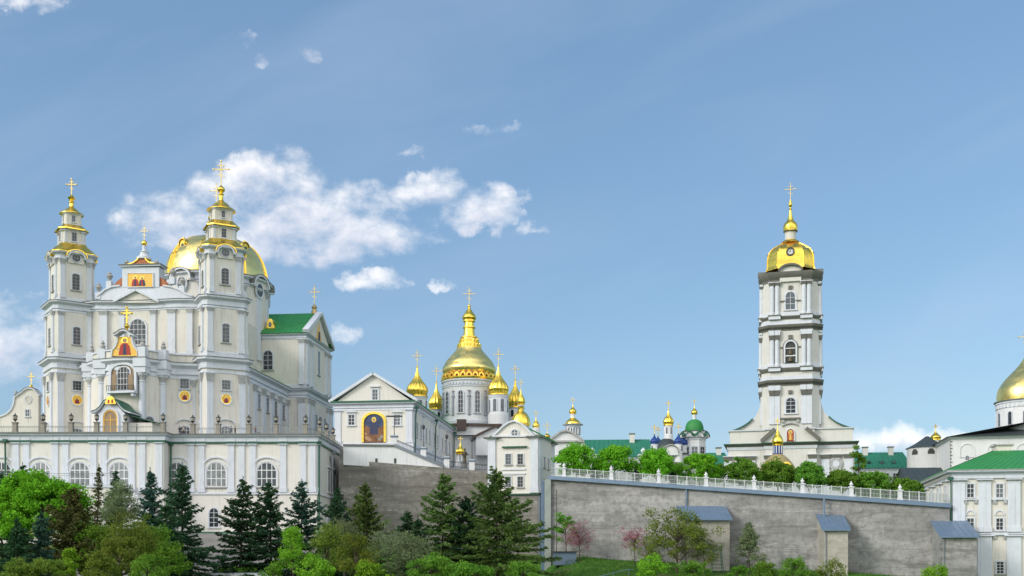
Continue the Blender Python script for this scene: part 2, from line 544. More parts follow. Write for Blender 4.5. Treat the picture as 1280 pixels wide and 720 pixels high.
    def tube(s, pts, r0, r1=None, n=6, m='rail'):
        r1 = r0 if r1 is None else r1
        P = [Vector(p) for p in pts]
        k = len(P)
        vs, fs = [], []
        for i, p in enumerate(P):
            d = (P[min(k - 1, i + 1)] - P[max(0, i - 1)]).normalized()
            a = d.cross(Vector((0, 0, 1)) if abs(d.z) < 0.9 else Vector((1, 0, 0))).normalized()
            b = d.cross(a)
            r = r0 + (r1 - r0) * i / max(1, k - 1)
            for j in range(n):
                t = 2 * PI * j / n
                vs.append(tuple(p + a * math.cos(t) * r + b * math.sin(t) * r))
        for i in range(k - 1):
            for j in range(n):
                l = (j + 1) % n
                fs.append((i * n + j, i * n + l, (i + 1) * n + l, (i + 1) * n + j))
        fs.append(tuple(range(n)))
        fs.append(tuple((k - 1) * n + j for j in range(n)))
        s.add(vs, fs, m)

    def pil(s, x, y, z0, z1, w, d, rz=0, base=None, m='trim', cap='capital', caph=None, basem=None):
        """pilaster standing on a wall that faces local -y"""
        keep = s.M
        s.at(x, y, 0, rz, base)
        h = z1 - z0
        ch = caph or min(1.3, h * 0.11)
        bh = min(1.3, h * 0.10)
        e = 0.08
        s.box(-w / 2 - e * 1.5, w / 2 + e * 1.5, -d - e * 1.5, 0.05, z0, z0 + bh, basem or m)
        s.box(-w / 2, w / 2, -d, 0.05, z0 + bh, z1 - ch, m)
        s.box(-w / 2 - e * .6, w / 2 + e * .6, -d - e * .6, 0.05, z1 - ch, z1 - ch + .12, m)
        s.add([(-w / 2, -d, z1 - ch + .12), (w / 2, -d, z1 - ch + .12), (w / 2, .05, z1 - ch + .12), (-w / 2, .05, z1 - ch + .12),
               (-w / 2 - e * 3, -d - e * 3, z1 - .15), (w / 2 + e * 3, -d - e * 3, z1 - .15), (w / 2 + e * 3, .05, z1 - .15), (-w / 2 - e * 3, .05, z1 - .15)],
              [(0, 1, 5, 4), (1, 2, 6, 5), (3, 0, 4, 7), (4, 5, 6, 7)], cap)
        s.box(-w / 2 - e * 3.4, w / 2 + e * 3.4, -d - e * 3.4, 0.05, z1 - .15, z1, m)
        s.M = keep

    def cross(s, x, y, z, h, m='cross_metal', t=None):
        t = t or max(0.055, h * 0.016)
        d = t * .7
        s.box(x - t, x + t, y - d, y + d, z, z + h, m)
        w = h * .30
        zc = z + h * .66
        s.box(x - w, x + w, y - d * .96, y + d * .96, zc - t, zc + t, m)
        s.box(x - w * .5, x + w * .5, y - d * .92, y + d * .92, zc + h * .15 - t * .7, zc + h * .15 + t * .7, m)
        for (a, b) in ((x - w, zc), (x + w, zc), (x, z + h)):
            s.ball(a, y, b, t * 2.0, m, 8)
        s.add([(x - w * .45, y - d * .9, zc - h * .22), (x + w * .45, y - d * .9, zc - h * .30), (x + w * .45, y + d * .9, zc - h * .30), (x - w * .45, y + d * .9, zc - h * .22),
               (x - w * .45, y - d * .9, zc - h * .19), (x + w * .45, y - d * .9, zc - h * .27), (x + w * .45, y + d * .9, zc - h * .27), (x - w * .45, y + d * .9, zc - h * .19)],
              [(0, 3, 2, 1), (4, 5, 6, 7), (0, 1, 5, 4), (1, 2, 6, 5), (2, 3, 7, 6), (3, 0, 4, 7)], m)
        q = h * .12
        for sx in (-1, 1):
            for sz in (-1, 1):
                s.tube([(x, y, zc), (x + sx * q, y, zc + sz * q)], t * .45, n=4, m=m)

    def ball(s, x, y, z, r, m='gold', n=12):
        pr = [(r * math.sin(PI * k / 6), z - r * math.cos(PI * k / 6)) for k in range(7)]
        pr[0] = (1e-5, z - r)
        pr[6] = (1e-5, z + r)
        s.lathe(pr, n, m, cx=x, cy=y)

    def build(s, name, parent=None, ang=32, loc=None):
        me = bpy.data.meshes.new(name)
        me.from_pydata(s.v, [], s.f)
        for nm in s.names:
            me.materials.append(MATS[nm])
        me.polygons.foreach_set('material_index', s.m)
        me.polygons.foreach_set('use_smooth', [True] * len(s.f))
        me.update()
        me.set_sharp_from_angle(angle=R(ang))
        o = bpy.data.objects.new(name, me)
        COL.objects.link(o)
        if parent:
            o.parent = parent
        if loc:
            o.location = loc
        return o


def tag(o, label, cat, group=None, kind=None):
    if label:
        o['label'] = label
    if cat:
        o['category'] = cat
    if group:
        o['group'] = group
    if kind:
        o['kind'] = kind
    return o


def thing(name, label, cat, x, y, z, rz=0, group=None):
    o = bpy.data.objects.new(name, None)
    COL.objects.link(o)
    o.location = (x, y, z)
    o.rotation_euler = (0, 0, rz)
    return tag(o, label, cat, group)


def copy_tree(o, parent=None, kids=None):
    if kids is None:
        kids = {}
        for q in bpy.data.objects:
            if q.parent:
                kids.setdefault(q.parent, []).append(q)
    c = o.copy()
    COL.objects.link(c)
    if parent:
        c.parent = parent
    for ch in kids.get(o, []):
        copy_tree(ch, c, kids)
    return c


class Fr:
    """frame of one building: origin, turn about z, base height; finds where a sight line meets one of its planes"""
    def __init__(s, ox, oy, rz, zb):
        s.o, s.rz, s.zb = Vector((ox, oy)), rz, zb
        s.c, s.s = math.cos(rz), math.sin(rz)

    def loc(s, v):
        return Vector((v[0] * s.c + v[1] * s.s, -v[0] * s.s + v[1] * s.c))

    def y(s, px, py, yl=0.0):
        d, o = s.loc(((px - 640) / F, 1.0)), s.loc(s.o)
        t = (yl + o.y) / d.y
        return t * d.x - o.x, t * (YH - py) / F - s.zb, t / F

    def x(s, px, py, xl):
        d, o = s.loc(((px - 640) / F, 1.0)), s.loc(s.o)
        t = (xl + o.x) / d.x
        return t * d.y - o.y, t * (YH - py) / F - s.zb, t / F

    def z(s, px, py, yl=0.0):
        return s.y(px, py, yl)[1]

    def thing(s, name, label, cat, group=None):
        return thing(name, label, cat, s.o.x, s.o.y, s.zb, s.rz, group)


def corn(z0, z1, p, m='trim', lip='lead', top='lead', o=0.0):
    h = z1 - z0
    return [(o, z0, m), (o + .28 * p, z0 + .001, m), (o + .28 * p, z0 + .28 * h, m), (o + .16 * p, z0 + .30 * h, m), (o + .16 * p, z0 + .52 * h, m),
            (o + .62 * p, z0 + .66 * h, m), (o + .92 * p, z0 + .74 * h, m), (o + .95 * p, z1 - .16, lip), (o + 1.05 * p, z1 - .14, lip), (o + 1.05 * p, z1 - .03, top), (o - .1, z1 + .12, top)]


def square(a, c=0.0, b=None):
    b = b or a
    if not c:
        return [(-a, -b), (a, -b), (a, b), (-a, b)]
    return [(-a + c, -b), (a - c, -b), (a, -b + c), (a, b - c), (a - c, b), (-a + c, b), (-a, b - c), (-a, -b + c)]


def ngon(r, n=32, rot=0.0):
    return [(r * math.cos(rot + 2 * PI * i / n), r * math.sin(rot + 2 * PI * i / n)) for i in range(n)]


def spline(pts, k=6):
    """Catmull-Rom through 2D points"""
    P = [Vector(p) for p in pts]
    out = []
    for i in range(len(P) - 1):
        a, b, c, d = P[max(0, i - 1)], P[i], P[i + 1], P[min(len(P) - 1, i + 2)]
        for j in range(k):
            t = j / k
            q = .5 * ((2 * b) + (c - a) * t + (2 * a - 5 * b + 4 * c - d) * t * t + (3 * b - a - 3 * c + d) * t ** 3)
            out.append((max(q.x, 1e-4), q.y))
    out.append(tuple(P[-1]))
    return out


def onion(r, h, z, neck=.72, k=5):
    return spline([(r * neck, z), (r * .96, z + h * .13), (r, z + h * .22), (r * .84, z + h * .37), (r * .52, z + h * .52), (r * .27, z + h * .66), (r * .12, z + h * .82), (r * .05, z + h)], k)


def arch_out(w, h, arch=True, n=8, rise=None):
    """outline from bottom-left, CCW seen from -y"""
    a = w / 2
    if not arch:
        return [(-a, 0), (a, 0), (a, h), (-a, h)]
    rise = a if rise is None else rise
    pts = [(-a, 0), (a, 0)]
    for i in range(n + 1):
        t = PI * i / n
        pts.append((a * math.cos(t), h - rise + rise * math.sin(t)))
    return pts


WIN = {}


def win(parent, M, w, h, arch=False, cols=2, rows=3, fr='frame', sur='trim', t=.16, sill=True, hood=None, rise=None, name='window', glass='glass', dep=.16, mt=.075):
    """a window with surround, muntins and sill; the glass is a child"""
    w, h = round(w, 2), round(h, 2)
    key = (w, h, arch, cols, rows, fr, sur, t, sill, hood, rise, glass, dep, mt)
    if key not in WIN:
        b = MB()
        inn = arch_out(w, h, arch, rise=rise)
        a2 = w / 2 + t
        outl = arch_out(w + 2 * t, h + t, arch, rise=None if rise is None else rise * 1.05)
        outl = [(x, z) for x, z in outl]
        b.ring(outl, inn, -dep, 0.06, sur)
        ft = min(mt, w * .06)
        inn2 = [(x * (1 - 2 * ft / w), ft + (z) * (1 - 2 * ft / h)) for x, z in inn]
        b.ring(inn, inn2, -dep * .55, 0.03, fr)
        for i in range(1, cols):
            x = -w / 2 + w * i / cols
            top = h - .02
            if arch:
                rr = w / 2 if rise is None else rise
                top = h - rr + rr * math.sqrt(max(0, 1 - (2 * x / w) ** 2)) - .02
            b.box(x - ft * .5, x + ft * .5, -dep * .5, 0, .02, top, fr)
        hr = h - (0 if not arch else (w / 2 if rise is None else rise))
        for i in range(1, rows):
            z = h * i / rows
            hw = w / 2
            if arch and z > hr:
                rr = h - hr
                hw = w / 2 * math.sqrt(max(0, 1 - ((z - hr) / rr) ** 2))
            b.box(-hw + .02, hw - .02, -dep * .48, 0, z - ft * .5, z + ft * .5, fr)
        if sill:
            b.box(-a2 - .12, a2 + .12, -dep - .16, 0.05, -.22, -.02, 'grey_trim' if sill == 'dark' else sur)
        if hood == 'flat':
            b.box(-a2 - .2, a2 + .2, -dep - .25, 0.05, h + t + .25, h + t + .5, sur)
        if hood == 'arc':
            zz = h + t + .35
            pts = [((a2 + .35) * math.cos(PI - PI * i / 8), zz + .75 * math.sin(PI * i / 8)) for i in range(9)]
            b.band(pts, .22, -dep - .2, .05, sur)
        me = b.build(name)
        d1 = me.data
        bpy.data.objects.remove(me)
        p = MB()
        p.extr(inn, -dep * .28, .02, glass)
        po = p.build('pane')
        d2 = po.data
        bpy.data.objects.remove(po)
        WIN[key] = (d1, d2)
    d1, d2 = WIN[key]
    o = bpy.data.objects.new(name, d1)
    COL.objects.link(o)
    o.parent = parent
    o.matrix_local = M
    q = bpy.data.objects.new('pane', d2)
    COL.objects.link(q)
    q.parent = o
    return o


def T(x, y, z, rz=0.0):
    return Matrix.Translation((x, y, z)) @ Matrix.Rotation(rz, 4, 'Z')


def fwin(fra, par, px, py0, py1, wpx, yl=0.0, **kw):
    """window on the plane y = yl of a frame: column, top row, bottom row, width in pixels"""
    x, z, s = fra.y(px, py1, yl)
    return win(par, T(x, yl, z), wpx * s, (py1 - py0) * s, **kw)


def swin(fra, par, px, py0, py1, wm, xl, side=1, **kw):
    """window on the plane x = xl (side +1 faces +x)"""
    y, z, s = fra.x(px, py1, xl)
    return win(par, T(xl, y, z, side * PI / 2), wm, (py1 - py0) * s, **kw)


def seams(mb, a, b, c, d, n, m, r=.085):
    """standing seams on a roof plane: eave a-b, ridge d-c"""
    a, b, c, d = map(Vector, (a, b, c, d))
    for i in range(n + 1):
        t = i / n
        mb.tube([a + (b - a) * t, d + (c - d) * t], r, n=4, m=m)


def roof_plane(mb, a, b, c, d, n, m, th=.12):
    a, b, c, d = map(Vector, (a, b, c, d))
    k = (b - a).cross(d - a).normalized() * th
    vs = [a, b, c, d, a - k, b - k, c - k, d - k]
    mb.add(vs, [(0, 1, 2, 3), (7, 6, 5, 4), (0, 4, 5, 1), (1, 5, 6, 2), (2, 6, 7, 3), (3, 7, 4, 0)], m)
    seams(mb, a, b, c, d, n, m)


def medallion(par, M, r):
    b = MB()
    pr = [(r * math.cos(2 * PI * i / 20), r * math.sin(2 * PI * i / 20)) for i in range(20)]
    b.ring([(x * 1.28, z * 1.28) for x, z in pr], pr, -.14, .05, 'trim')
    b.ring(pr, [(x * .86, z * .86) for x, z in pr], -.12, .05, 'gold')
    b.extr(pr, -.05, .04, 'icon_gold')
    saint(b, 0, -.08, -r * .72, r * 1.35)
    o = b.build('icon_medallion', par)
    o.matrix_local = M
    return o


def saint(b, x, y, z, h, robe='icon_red', under='icon_blue'):
    """a plain painted figure: robe, shoulders, halo and head, in low relief"""
    w = h * .36
    b.extr([(x - w, z), (x + w, z), (x + w * .75, z + h * .5), (x + w * .35, z + h * .66), (x - w * .35, z + h * .66), (x - w * .75, z + h * .5)], y, y + .04, robe)
    b.extr([(x - w * .3, z), (x + w * .3, z), (x + w * .18, z + h * .6), (x - w * .18, z + h * .6)], y - .015, y + .02, under)
    for rr, mm, dd in ((.21, 'gold', .005), (.125, 'icon_skin', -.02)):
        b.extr([(x + h * rr * math.cos(2 * PI * i / 12), z + h * .80 + h * rr * math.sin(2 * PI * i / 12)) for i in range(12)], y + dd, y + .04, mm)

# ================================================================== cathedral
cf = Fr(-74.6, 223.0, R(-6), 23.6)
cath = cf.thing('cathedral', 'large cream baroque cathedral with two slender towers and a wide gold dome', 'cathedral')


def cz(py, px=180, yl=0.0):
    return cf.z(px, py, yl)


def cx(px, yl=0.0):
    return cf.y(px, 500, yl)[0]


def tower(pxc, yc, rot, P, wt):
    """P: rows of the levels; wt: half widths of the tiers"""
    xc = cx(pxc, yc)
    a1, a2, a3, a4, a5 = wt
    zz = lambda py: cf.z(pxc, py, yc - a2 * .8)
    base = T(xc, yc, 0, rot)
    b = MB()
    b.M = base
    ch = lambda a: a * .16
    z_e0, z_e1 = zz(P['ent0']), zz(P['ent1'])
    z_c0, z_c1 = zz(P['cor0']), zz(P['cor1'])
    z_k0, z_k1 = zz(P['cap0']), zz(P['cap1'])
    b.sweep(square(a1, ch(a1)), [(.25, -1.5, 'trim'), (.25, 1.0, 'trim'), (0, 1.15, 'cream'), (0, z_e0 - .9, 'trim'), (.12, z_e0 - .88, 'trim'), (.12, z_e0 - .4, 'trim'), (0, z_e0 - .38, 'cream')] + corn(z_e0, z_e1, 1.15), cap='lead')
    b.sweep(square(a2, ch(a2)), [(.18, z_e1, 'trim'), (.18, z_e1 + 1.1, 'trim'), (0, z_e1 + 1.2, 'cream'), (0, z_c0 - .5, 'trim'), (.1, z_c0 - .48, 'trim'), (.1, z_c0 - .2, 'trim')] + corn(z_c0, z_c1, 1.0), cap='lead')
    b.sweep(square(a3, ch(a3)), [(.15, z_c1, 'trim'), (.15, z_c1 + .8, 'trim'), (0, z_c1 + .9, 'cream'), (0, z_k0, 'trim')] + corn(z_k0, z_k1, .95, lip='gold', top='gold'), cap='gold')
    z4a, z4b, z5a, z5b = zz(P['t4a']), zz(P['t4b']), zz(P['t5a']), zz(P['t5b'])
    b.sweep(square(a4, ch(a4)), [(.12, z4a - .6, 'trim'), (.12, z4a + .3, 'trim'), (0, z4a + .35, 'cream'), (0, z4b - .3, 'trim'), (.1, z4b - .28, 'trim'), (.35, z4b, 'trim')], cap='trim')
    b.sweep(square(a5, ch(a5)), [(.1, z5a - .4, 'trim'), (.1, z5a + .2, 'trim'), (0, z5a + .25, 'cream'), (0, z5b - .3, 'trim'), (.1, z5b - .28, 'trim'), (.35, z5b, 'trim')], cap='trim')
    for k in range(4):
        bk = base @ Matrix.Rotation(k * PI / 2, 4, 'Z')
        for sx in (-1, 1):
            b.pil(sx * (a1 * .84 - .62), -a1, 1.1, z_e0 - .9, 1.25, .3, 0, bk, caph=2.0)
            b.pil(sx * (a2 * .84 - .5), -a2, z_e1 + 1.1, z_c0 - .5, 1.1, .25, 0, bk, caph=1.0)
            b.pil(sx * (a3 * .84 - .42), -a3, z_c1 + .8, z_k0 - .05, .9, .22, 0, bk, caph=1.3)
            b.pil(sx * (a4 * .84 - .22), -a4, z4a + .3, z4b - .3, .42, .12, 0, bk, caph=.3, cap='trim')
        # arched hood of the round window
        b.M = bk
        zc = z_k0 + .1
        pts = [(1.55 * math.cos(PI - PI * i / 10), zc + 1.35 * math.sin(PI * i / 10)) for i in range(11)]
        b.extr([(-1.55, zc - .9), (1.55, zc - .9)] + pts[::-1], -a3 - .28, -a3 + .8, 'cream')
        b.band([(-2.0, zc - .02)] + pts + [(2.0, zc - .02)], .34, -a3 - 1.0, -a3 + 1.0, 'trim')
        pts2 = [(1.95 * math.cos(PI - PI * i / 10), zc + .30 + 1.42 * math.sin(PI * i / 10)) for i in range(11)]
        b.band(pts2, .16, -a3 - 1.08, -a3 + 1.6, 'gold')
    tw = b.build('tower', cath)
    # gilded roofs and spire: sub-parts of the tower
    gr = MB()
    gr.M = base
    q1 = zz(P['g1'])
    gr.sweep(square(a4, ch(a4)), [(a3 + .95 - a4, z_k1 + .06, 'gold'), (a3 * .62 + .55 - a4 * .62, z_k1 + .5 * (q1 - z_k1), 'gold'), (.45, z_k1 + .86 * (q1 - z_k1), 'gold'), (.3, q1, 'gold'), (.0, q1 + .05, 'gold')])
    gr.build('gold_roof', tw)
    gr = MB()
    gr.M = base
    gr.sweep(square(a5, ch(a5)), [(a4 + .75 - a5, z4b - .05, 'gold'), (a4 + .75 - a5, z4b + .2, 'gold'), (.8, z4b + .55 * (z5a - z4b), 'gold'), (.25, z5a, 'gold'), (0, z5a + .05, 'gold')])
    gr.build('gold_roof', tw)
    gr = MB()
    gr.M = base
    s0, s1, sb = z5b, zz(P['sp']), zz(P['ball'])
    gr.lathe(spline([(a5 * 1.5, s0), (a5 * 1.42, s0 + .25), (a5 * 1.0, s0 + .22 * (s1 - s0)), (a5 * .72, s0 + .42 * (s1 - s0)), (.5, s0 + .62 * (s1 - s0)), (.42, s0 + .95 * (s1 - s0)), (.62, s1), (.5, s1 + .15), (.25, s1 + .3), (.5, s1 + .55), (.78, s1 + .9), (.7, sb), (.25, sb + .45), (.1, sb + .7)], 4), 20, 'gold', rot=PI / 8)
    gr.build('gold_spire', tw)
    cr = MB()
    cr.at(0, 0, 0, R(6) + 0 - R(0), T(xc, yc, 0))
    cr.cross(0, 0, sb + .5, zz(P['top']) - sb - .5, t=.10)
    cr.build('cross', tw)
    for k in range(4):
        bk = base @ Matrix.Rotation(k * PI / 2, 4, 'Z')
        rw = MB()
        rw.M = bk
        c = [(.82 * math.cos(2 * PI * i / 20), z_k0 + .35 + .82 * math.sin(2 * PI * i / 20)) for i in range(20)]
        c2 = [(x * 1.22, (z - z_k0 - .35) * 1.22 + z_k0 + .35) for x, z in c]
        rw.ring(c2, c, -a3 - .42, -a3 - .2, 'trim')
        rw.extr(c, -a3 - .33, -a3 - .2, 'glass')
        for w_ in (-.28, .28):
            rw.box(w_ - .04, w_ + .04, -a3 - .37, -a3 - .3, z_k0 - .35, z_k0 + 1.05, 'frame_grey')
        rw.box(-.75, .75, -a3 - .365, -a3 - .3, z_k0 + .31, z_k0 + .39, 'frame_grey')
        rw.build('round_window', tw)
        hh = (z_k0 - z_c1)
        win(cath, bk @ T(0, -a3, z_c1 + hh * .30), 1.5, hh * .38, arch=True, rise=.4, rows=5, fr='frame_grey', sill='dark', t=.2)
        if k in (0, 3):
            win(cath, bk @ T(0, -a2, z_e1 + (z_c0 - z_e1) * .30), 1.45, (z_c0 - z_e1) * .36, arch=True, rise=.35, rows=5, fr='frame_grey', sill='dark', t=.2)
            win(cath, bk @ T(0, -a1, z_e0 * .80 - 1.2), 1.7, 1.9, rows=3, cols=3, fr='frame_grey', t=.12)
            win(cath, bk @ T(0, -a1, .2), 2.0, 3.1, arch=True, rise=.4, rows=4, cols=3, t=.2, hood='arc')
            medallion(cath, bk @ T(0, -a1, z_e0 * .62 - .4), 1.02)
        win(cath, bk @ T(0, -a4, z4a + (z4b - z4a) * .22), .95, (z4b - z4a) * .60, rows=3, fr='frame_grey', t=.1, dep=.1)
        win(cath, bk @ T(0, -a5, z5a + (z5b - z5a) * .25), .7, (z5b - z5a) * .55, rows=2, fr='frame_grey', t=.08, dep=.08)
    return tw


tower(89.5, 3.2, R(41), dict(ent0=462, ent1=449, cor0=388, cor1=378, cap0=324, cap1=315, g1=302, t4a=303, t4b=284, t5a=277, t5b=262, sp=246, ball=240, top=216),
      (4.55, 4.25, 3.6, 2.25, 1.6))
tower(276.5, 3.2, R(33), dict(ent0=462, ent1=448, cor0=383, cor1=371, cap0=318, cap1=308, g1=297, t4a=299, t4b=280, t5a=272, t5b=257, sp=236, ball=228, top=193),
      (4.55, 4.3, 3.65, 2.55, 1.95))

# ---- facade between the towers
fb = MB()
bul = [(100, 1.5), (110, -1.5), (119, -4.2), (132, -6.4), (146, -7.3), (162, -7.3), (178, -6.6), (192, -5.0), (206, -2.8), (220, -1.0), (262, .6)]
plan = [(cx(p, y), y) for p, y in bul]
xl, xr = plan[0][0], plan[-1][0]
plan += [(xr, 9), (xl, 9)]
e0, e1 = cz(464, 156, -6), cz(449, 156, -6)
fb.sweep(plan, [(.2, -1.5, 'trim'), (.2, 1.0, 'trim'), (0, 1.1, 'cream'), (0, e0 - .9, 'trim'), (.12, e0 - .88, 'trim'), (.12, e0 - .4, 'trim'), (0, e0 - .38, 'trim')] + corn(e0, e1, 1.1), cap='lead')
# low parapet over the bulge
pz = cz(437, 156, -6)
fb.sweep(plan, [(-.35, e1, 'cream'), (-.35, pz - .35, 'trim'), (-.1, pz - .3, 'trim'), (-.1, pz - .05, 'lead'), (-.9, pz, 'lead'), (-.95, e1, 'cream')])
# big columns of the bulge on their bases
for p, y in ((113, -2.2), (127, -5.6), (177, -6.9), (203, -3.4)):
    x = cx(p, y - .2)
    prof = [(.95, 0), (.95, 1.2), (.72, 1.3), (.70, 2), (.62, e0 - 2.4), (.74, e0 - 2.3), (.66, e0 - 2.1, 'capital'), (.72, e0 - 1.5, 'capital'), (1.05, e0 - 1.0, 'trim'), (1.1, e0 - .6)]
    fb.at(0, 0)
    fb.lathe(prof, 16, 'trim', cx=x, cy=y)
    fb.box(x - 1.15, x + 1.15, y - 1.15, y + 1.2, e0 - .62, e0 + .55, 'trim')
    fb.box(x - 1.3, x + 1.3, y - 1.35, y + 1.2, e0 + .55, e1 - .1, 'trim')
    fb.box(x - 1.38, x + 1.38, y - 1.43, y + 1.2, e1 - .1, e1 + .04, 'lead')
    fb.box(x - .8, x + .8, y - .5, y + 1.1, e1 + .04, pz + .25, 'trim')
    fb.lathe(spline([(.3, pz + .2), (.55, pz + .9), (.3, pz + 1.3), (.42, pz + 1.5), (.05, pz + 2.1)], 4), 10, 'grey_trim', cx=x, cy=y + .3)
# pilasters of the lower wings
for p, y in ((241, .2),):
    fb.pil(cx(p, y), y, 1.0, e0 - .9, 1.3, .4, R(2), caph=1.8)
# upper facade storey
u0, u1 = cz(385, 180, 1.5), cz(375, 180, 1.5)
up = [(100, 2.6), (122, 1.4), (150, 1.9), (172, 2.1), (195, 1.9), (222, 1.4), (262, 2.0)]
uplan = [(cx(p, y), y) for p, y in up]
uplan += [(uplan[-1][0], 12), (uplan[0][0], 12)]
fb.at()
fb.sweep(uplan, [(.2, e1 - .5, 'trim'), (.2, pz + .5, 'trim'), (0, pz + .6, 'cream'), (0, u0 - .4, 'trim'), (.12, u0 - .38, 'trim')] + corn(u0, u1, 1.0), cap='lead')
for p, y, w in ((112, 1.7, 1.0), (130, 1.5, 1.6), (153, 1.9, 1.1), (192, 1.9, 1.1), (215, 1.5, 1.6), (238, 1.5, 1.1)):
    fb.pil(cx(p, y), y, pz + .2, u0 - .35, w, .38, 0, caph=1.1)
# curved attic with pediment
ya = 2.2
o = lambda pts, yl: [(cf.y(px, py, yl)[0], cf.y(px, py, yl)[1]) for px, py in pts]
att = [(122, 379), (240, 379), (240, 371), (232, 368), (224, 363), (214, 359.5), (204, 358), (150, 358), (140, 359.5), (132, 363), (126, 368), (122, 371)]
fb.extr(o(att, ya), ya, ya + 1.6, 'trim')
fb.band(o([(122, 371), (126, 368), (132, 363), (140, 359.5), (150, 358)], ya), .3, ya - .3, ya + 1.7, 'trim')
fb.band(o([(204, 358), (214, 359.5), (224, 363), (232, 368), (240, 371)], ya), .3, ya - .3, ya + 1.7, 'trim')
ped = o([(144, 378.5), (199, 378.5), (171, 364.5)], 1.2)
fb.extr(ped, 1.1, 2.4, 'cream')
fb.band([ped[0], ped[2]], .45, .5, 2.3, 'trim')
fb.band([ped[2], ped[1]], .45, .52, 2.3, 'trim')
# aedicule with scrolls
aw = o([(153, 359), (199, 359), (199, 334), (153, 334)], ya)
fb.extr(aw, ya - .1, ya + 2.6, 'trim')
x0, z0 = aw[3]
x1 = aw[2][0]
fb.box(x0 - .4, x1 + .4, ya - .5, ya + 2.9, z0, z0 + .3, 'trim')
fb.box(x0 - .6, x1 + .6, ya - .7, ya + 3.1, z0 + .3, z0 + .45, 'lead')
for sg, pts in ((-1, [(140, 358.4), (152.5, 358.4), (152.5, 346), (147, 350)]), (1, [(200, 358.4), (211, 358.4), (205, 350), (200, 346)])):
    fb.extr(o(pts, ya), ya + .2, ya + 1.3, 'icon_orange')
rx = (x0 + x1) / 2
hr = o([(159.5, 333), (193.5, 333), (186.5, 328.8), (182, 325), (180, 321.5), (174, 321.5), (172, 325), (167, 328.8)], ya)
hr = [(a_, max(b_, z0 + .45)) for a_, b_ in hr]
fb.extr(hr, ya + .1, ya + 2.2, 'icon_orange')
fb.band([hr[0], hr[7], hr[6], hr[5]], .24, ya - .1, ya + 2.3, 'gold')
fb.band([hr[4], hr[3], hr[2], hr[1]], .24, ya - .1, ya + 2.3, 'gold')
fz, bz, tz = cz(321, 178, ya), cz(305, 178, ya), cz(280, 178, ya)
fb.at(0, 0)
fb.lathe(spline([(1.5, fz - .3), (1.45, fz + .2), (.95, fz + .5), (.8, fz + 1.1), (.95, fz + 1.3), (.45, fz + 1.6), (.4, bz)], 3), 12, 'trim', cx=rx + .2, cy=ya + 1.2)
fac = fb.build('facade', cath)
v = MB()
v.lathe(spline([(.35, 0), (.25, .3), (.6, .9), (.7, 1.2), (.35, 1.5), (.42, 1.65), (.1, 2.1)], 3), 10, 'grey_trim')
v.box(-.55, .55, -.55, .55, -1.4, 0, 'trim')
v0 = None
for px, py, y in ((123.5, 366, 2.6), (137, 352, 3.0), (216, 347, 3.0), (158, 332.2, 3.4), (196, 332.2, 3.4), (228, 358, 2.8)):
    x, z, s = cf.y(px, py, y)
    if v0 is None:
        v0 = v.build('stone_vase', fac, loc=(x, y, z))
    else:
        q = v0.copy()
        COL.objects.link(q)
        q.location = (x, y, z)
        q.parent = fac
        if py < 340:
            q.scale = (.7, .7, .6)
c = MB()
c.ball(rx + .2, ya + 1.2, bz + .5, .6, 'gold')
c.cross(rx + .2, ya + 1.2, bz + .9, tz - bz - .9)
c.build('cross', fac)
# icon in the aedicule
ic = MB()
iw = o([(160, 358.6), (191, 358.6), (191, 342), (160, 342)], ya - .15)
ic.extr(iw, ya - .25, ya, 'icon_gold')
ax0, ax1, az0, az1 = iw[0][0], iw[1][0], iw[0][1], iw[2][1]
ic.ring([(ax0 - .2, az0 - .15), (ax1 + .2, az0 - .15), (ax1 + .2, az1 + .2), (ax0 - .2, az1 + .2)], iw, ya - .34, ya, 'trim')
saint(ic, ax0 + (ax1 - ax0) * .30, ya - .3, az0 + .1, 2.2, 'icon_red', 'icon_blue')
saint(ic, ax0 + (ax1 - ax0) * .58, ya - .3, az0 + .1, 2.0, 'icon_blue', 'icon_red')
ic.build('icon_panel', cath)
# windows of the upper storey and the balcony niche
fwin(cf, cath, 172.5, 399, 431, 21, 2.0, arch=True, cols=4, rows=5, t=.3, fr='frame')
nb = MB()
ny = -7.5
x, z, s = cf.y(154, 489, ny)
nb.M = T(x, ny, z, R(-4))
nw, nh = 31 * s, 33 * s
nb.ring(arch_out(nw + 1.0, nh + .5, True, rise=nw * .32), arch_out(nw, nh, True, rise=nw * .3), -.35, .2, 'trim')
nb.extr(arch_out(nw, nh, True, rise=nw * .3), -.08, .1, 'wood')
nb.box(-nw * .62, nw * .62, -1.3, .1, -.5, -.1, 'trim')
for sx in (-1, 1):
    nb.box(sx * nw * .5 - .25, sx * nw * .5 + .25, -1.0, .1, -1.1, -.5, 'trim')
    nb.box(sx * nw * .36 - .5, sx * nw * .36 + .5, -.35, -.06, 0.05, nh * .62, 'wood')
for i in range(15):
    q = -nw * .6 + nw * 1.2 * i / 14
    nb.box(q - .04, q + .04, -1.2, -1.12, -.1, .95, 'dark_metal')
nb.box(-nw * .6, nw * .6, -1.22, -1.1, .92, 1.02, 'dark_metal')
nb.build('balcony', cath)
win(cath, T(x + .2, ny - .12, z + .2, R(-4)), 17 * s, 29 * s, arch=True, rise=1.1, cols=4, rows=4, t=.2, fr='frame')
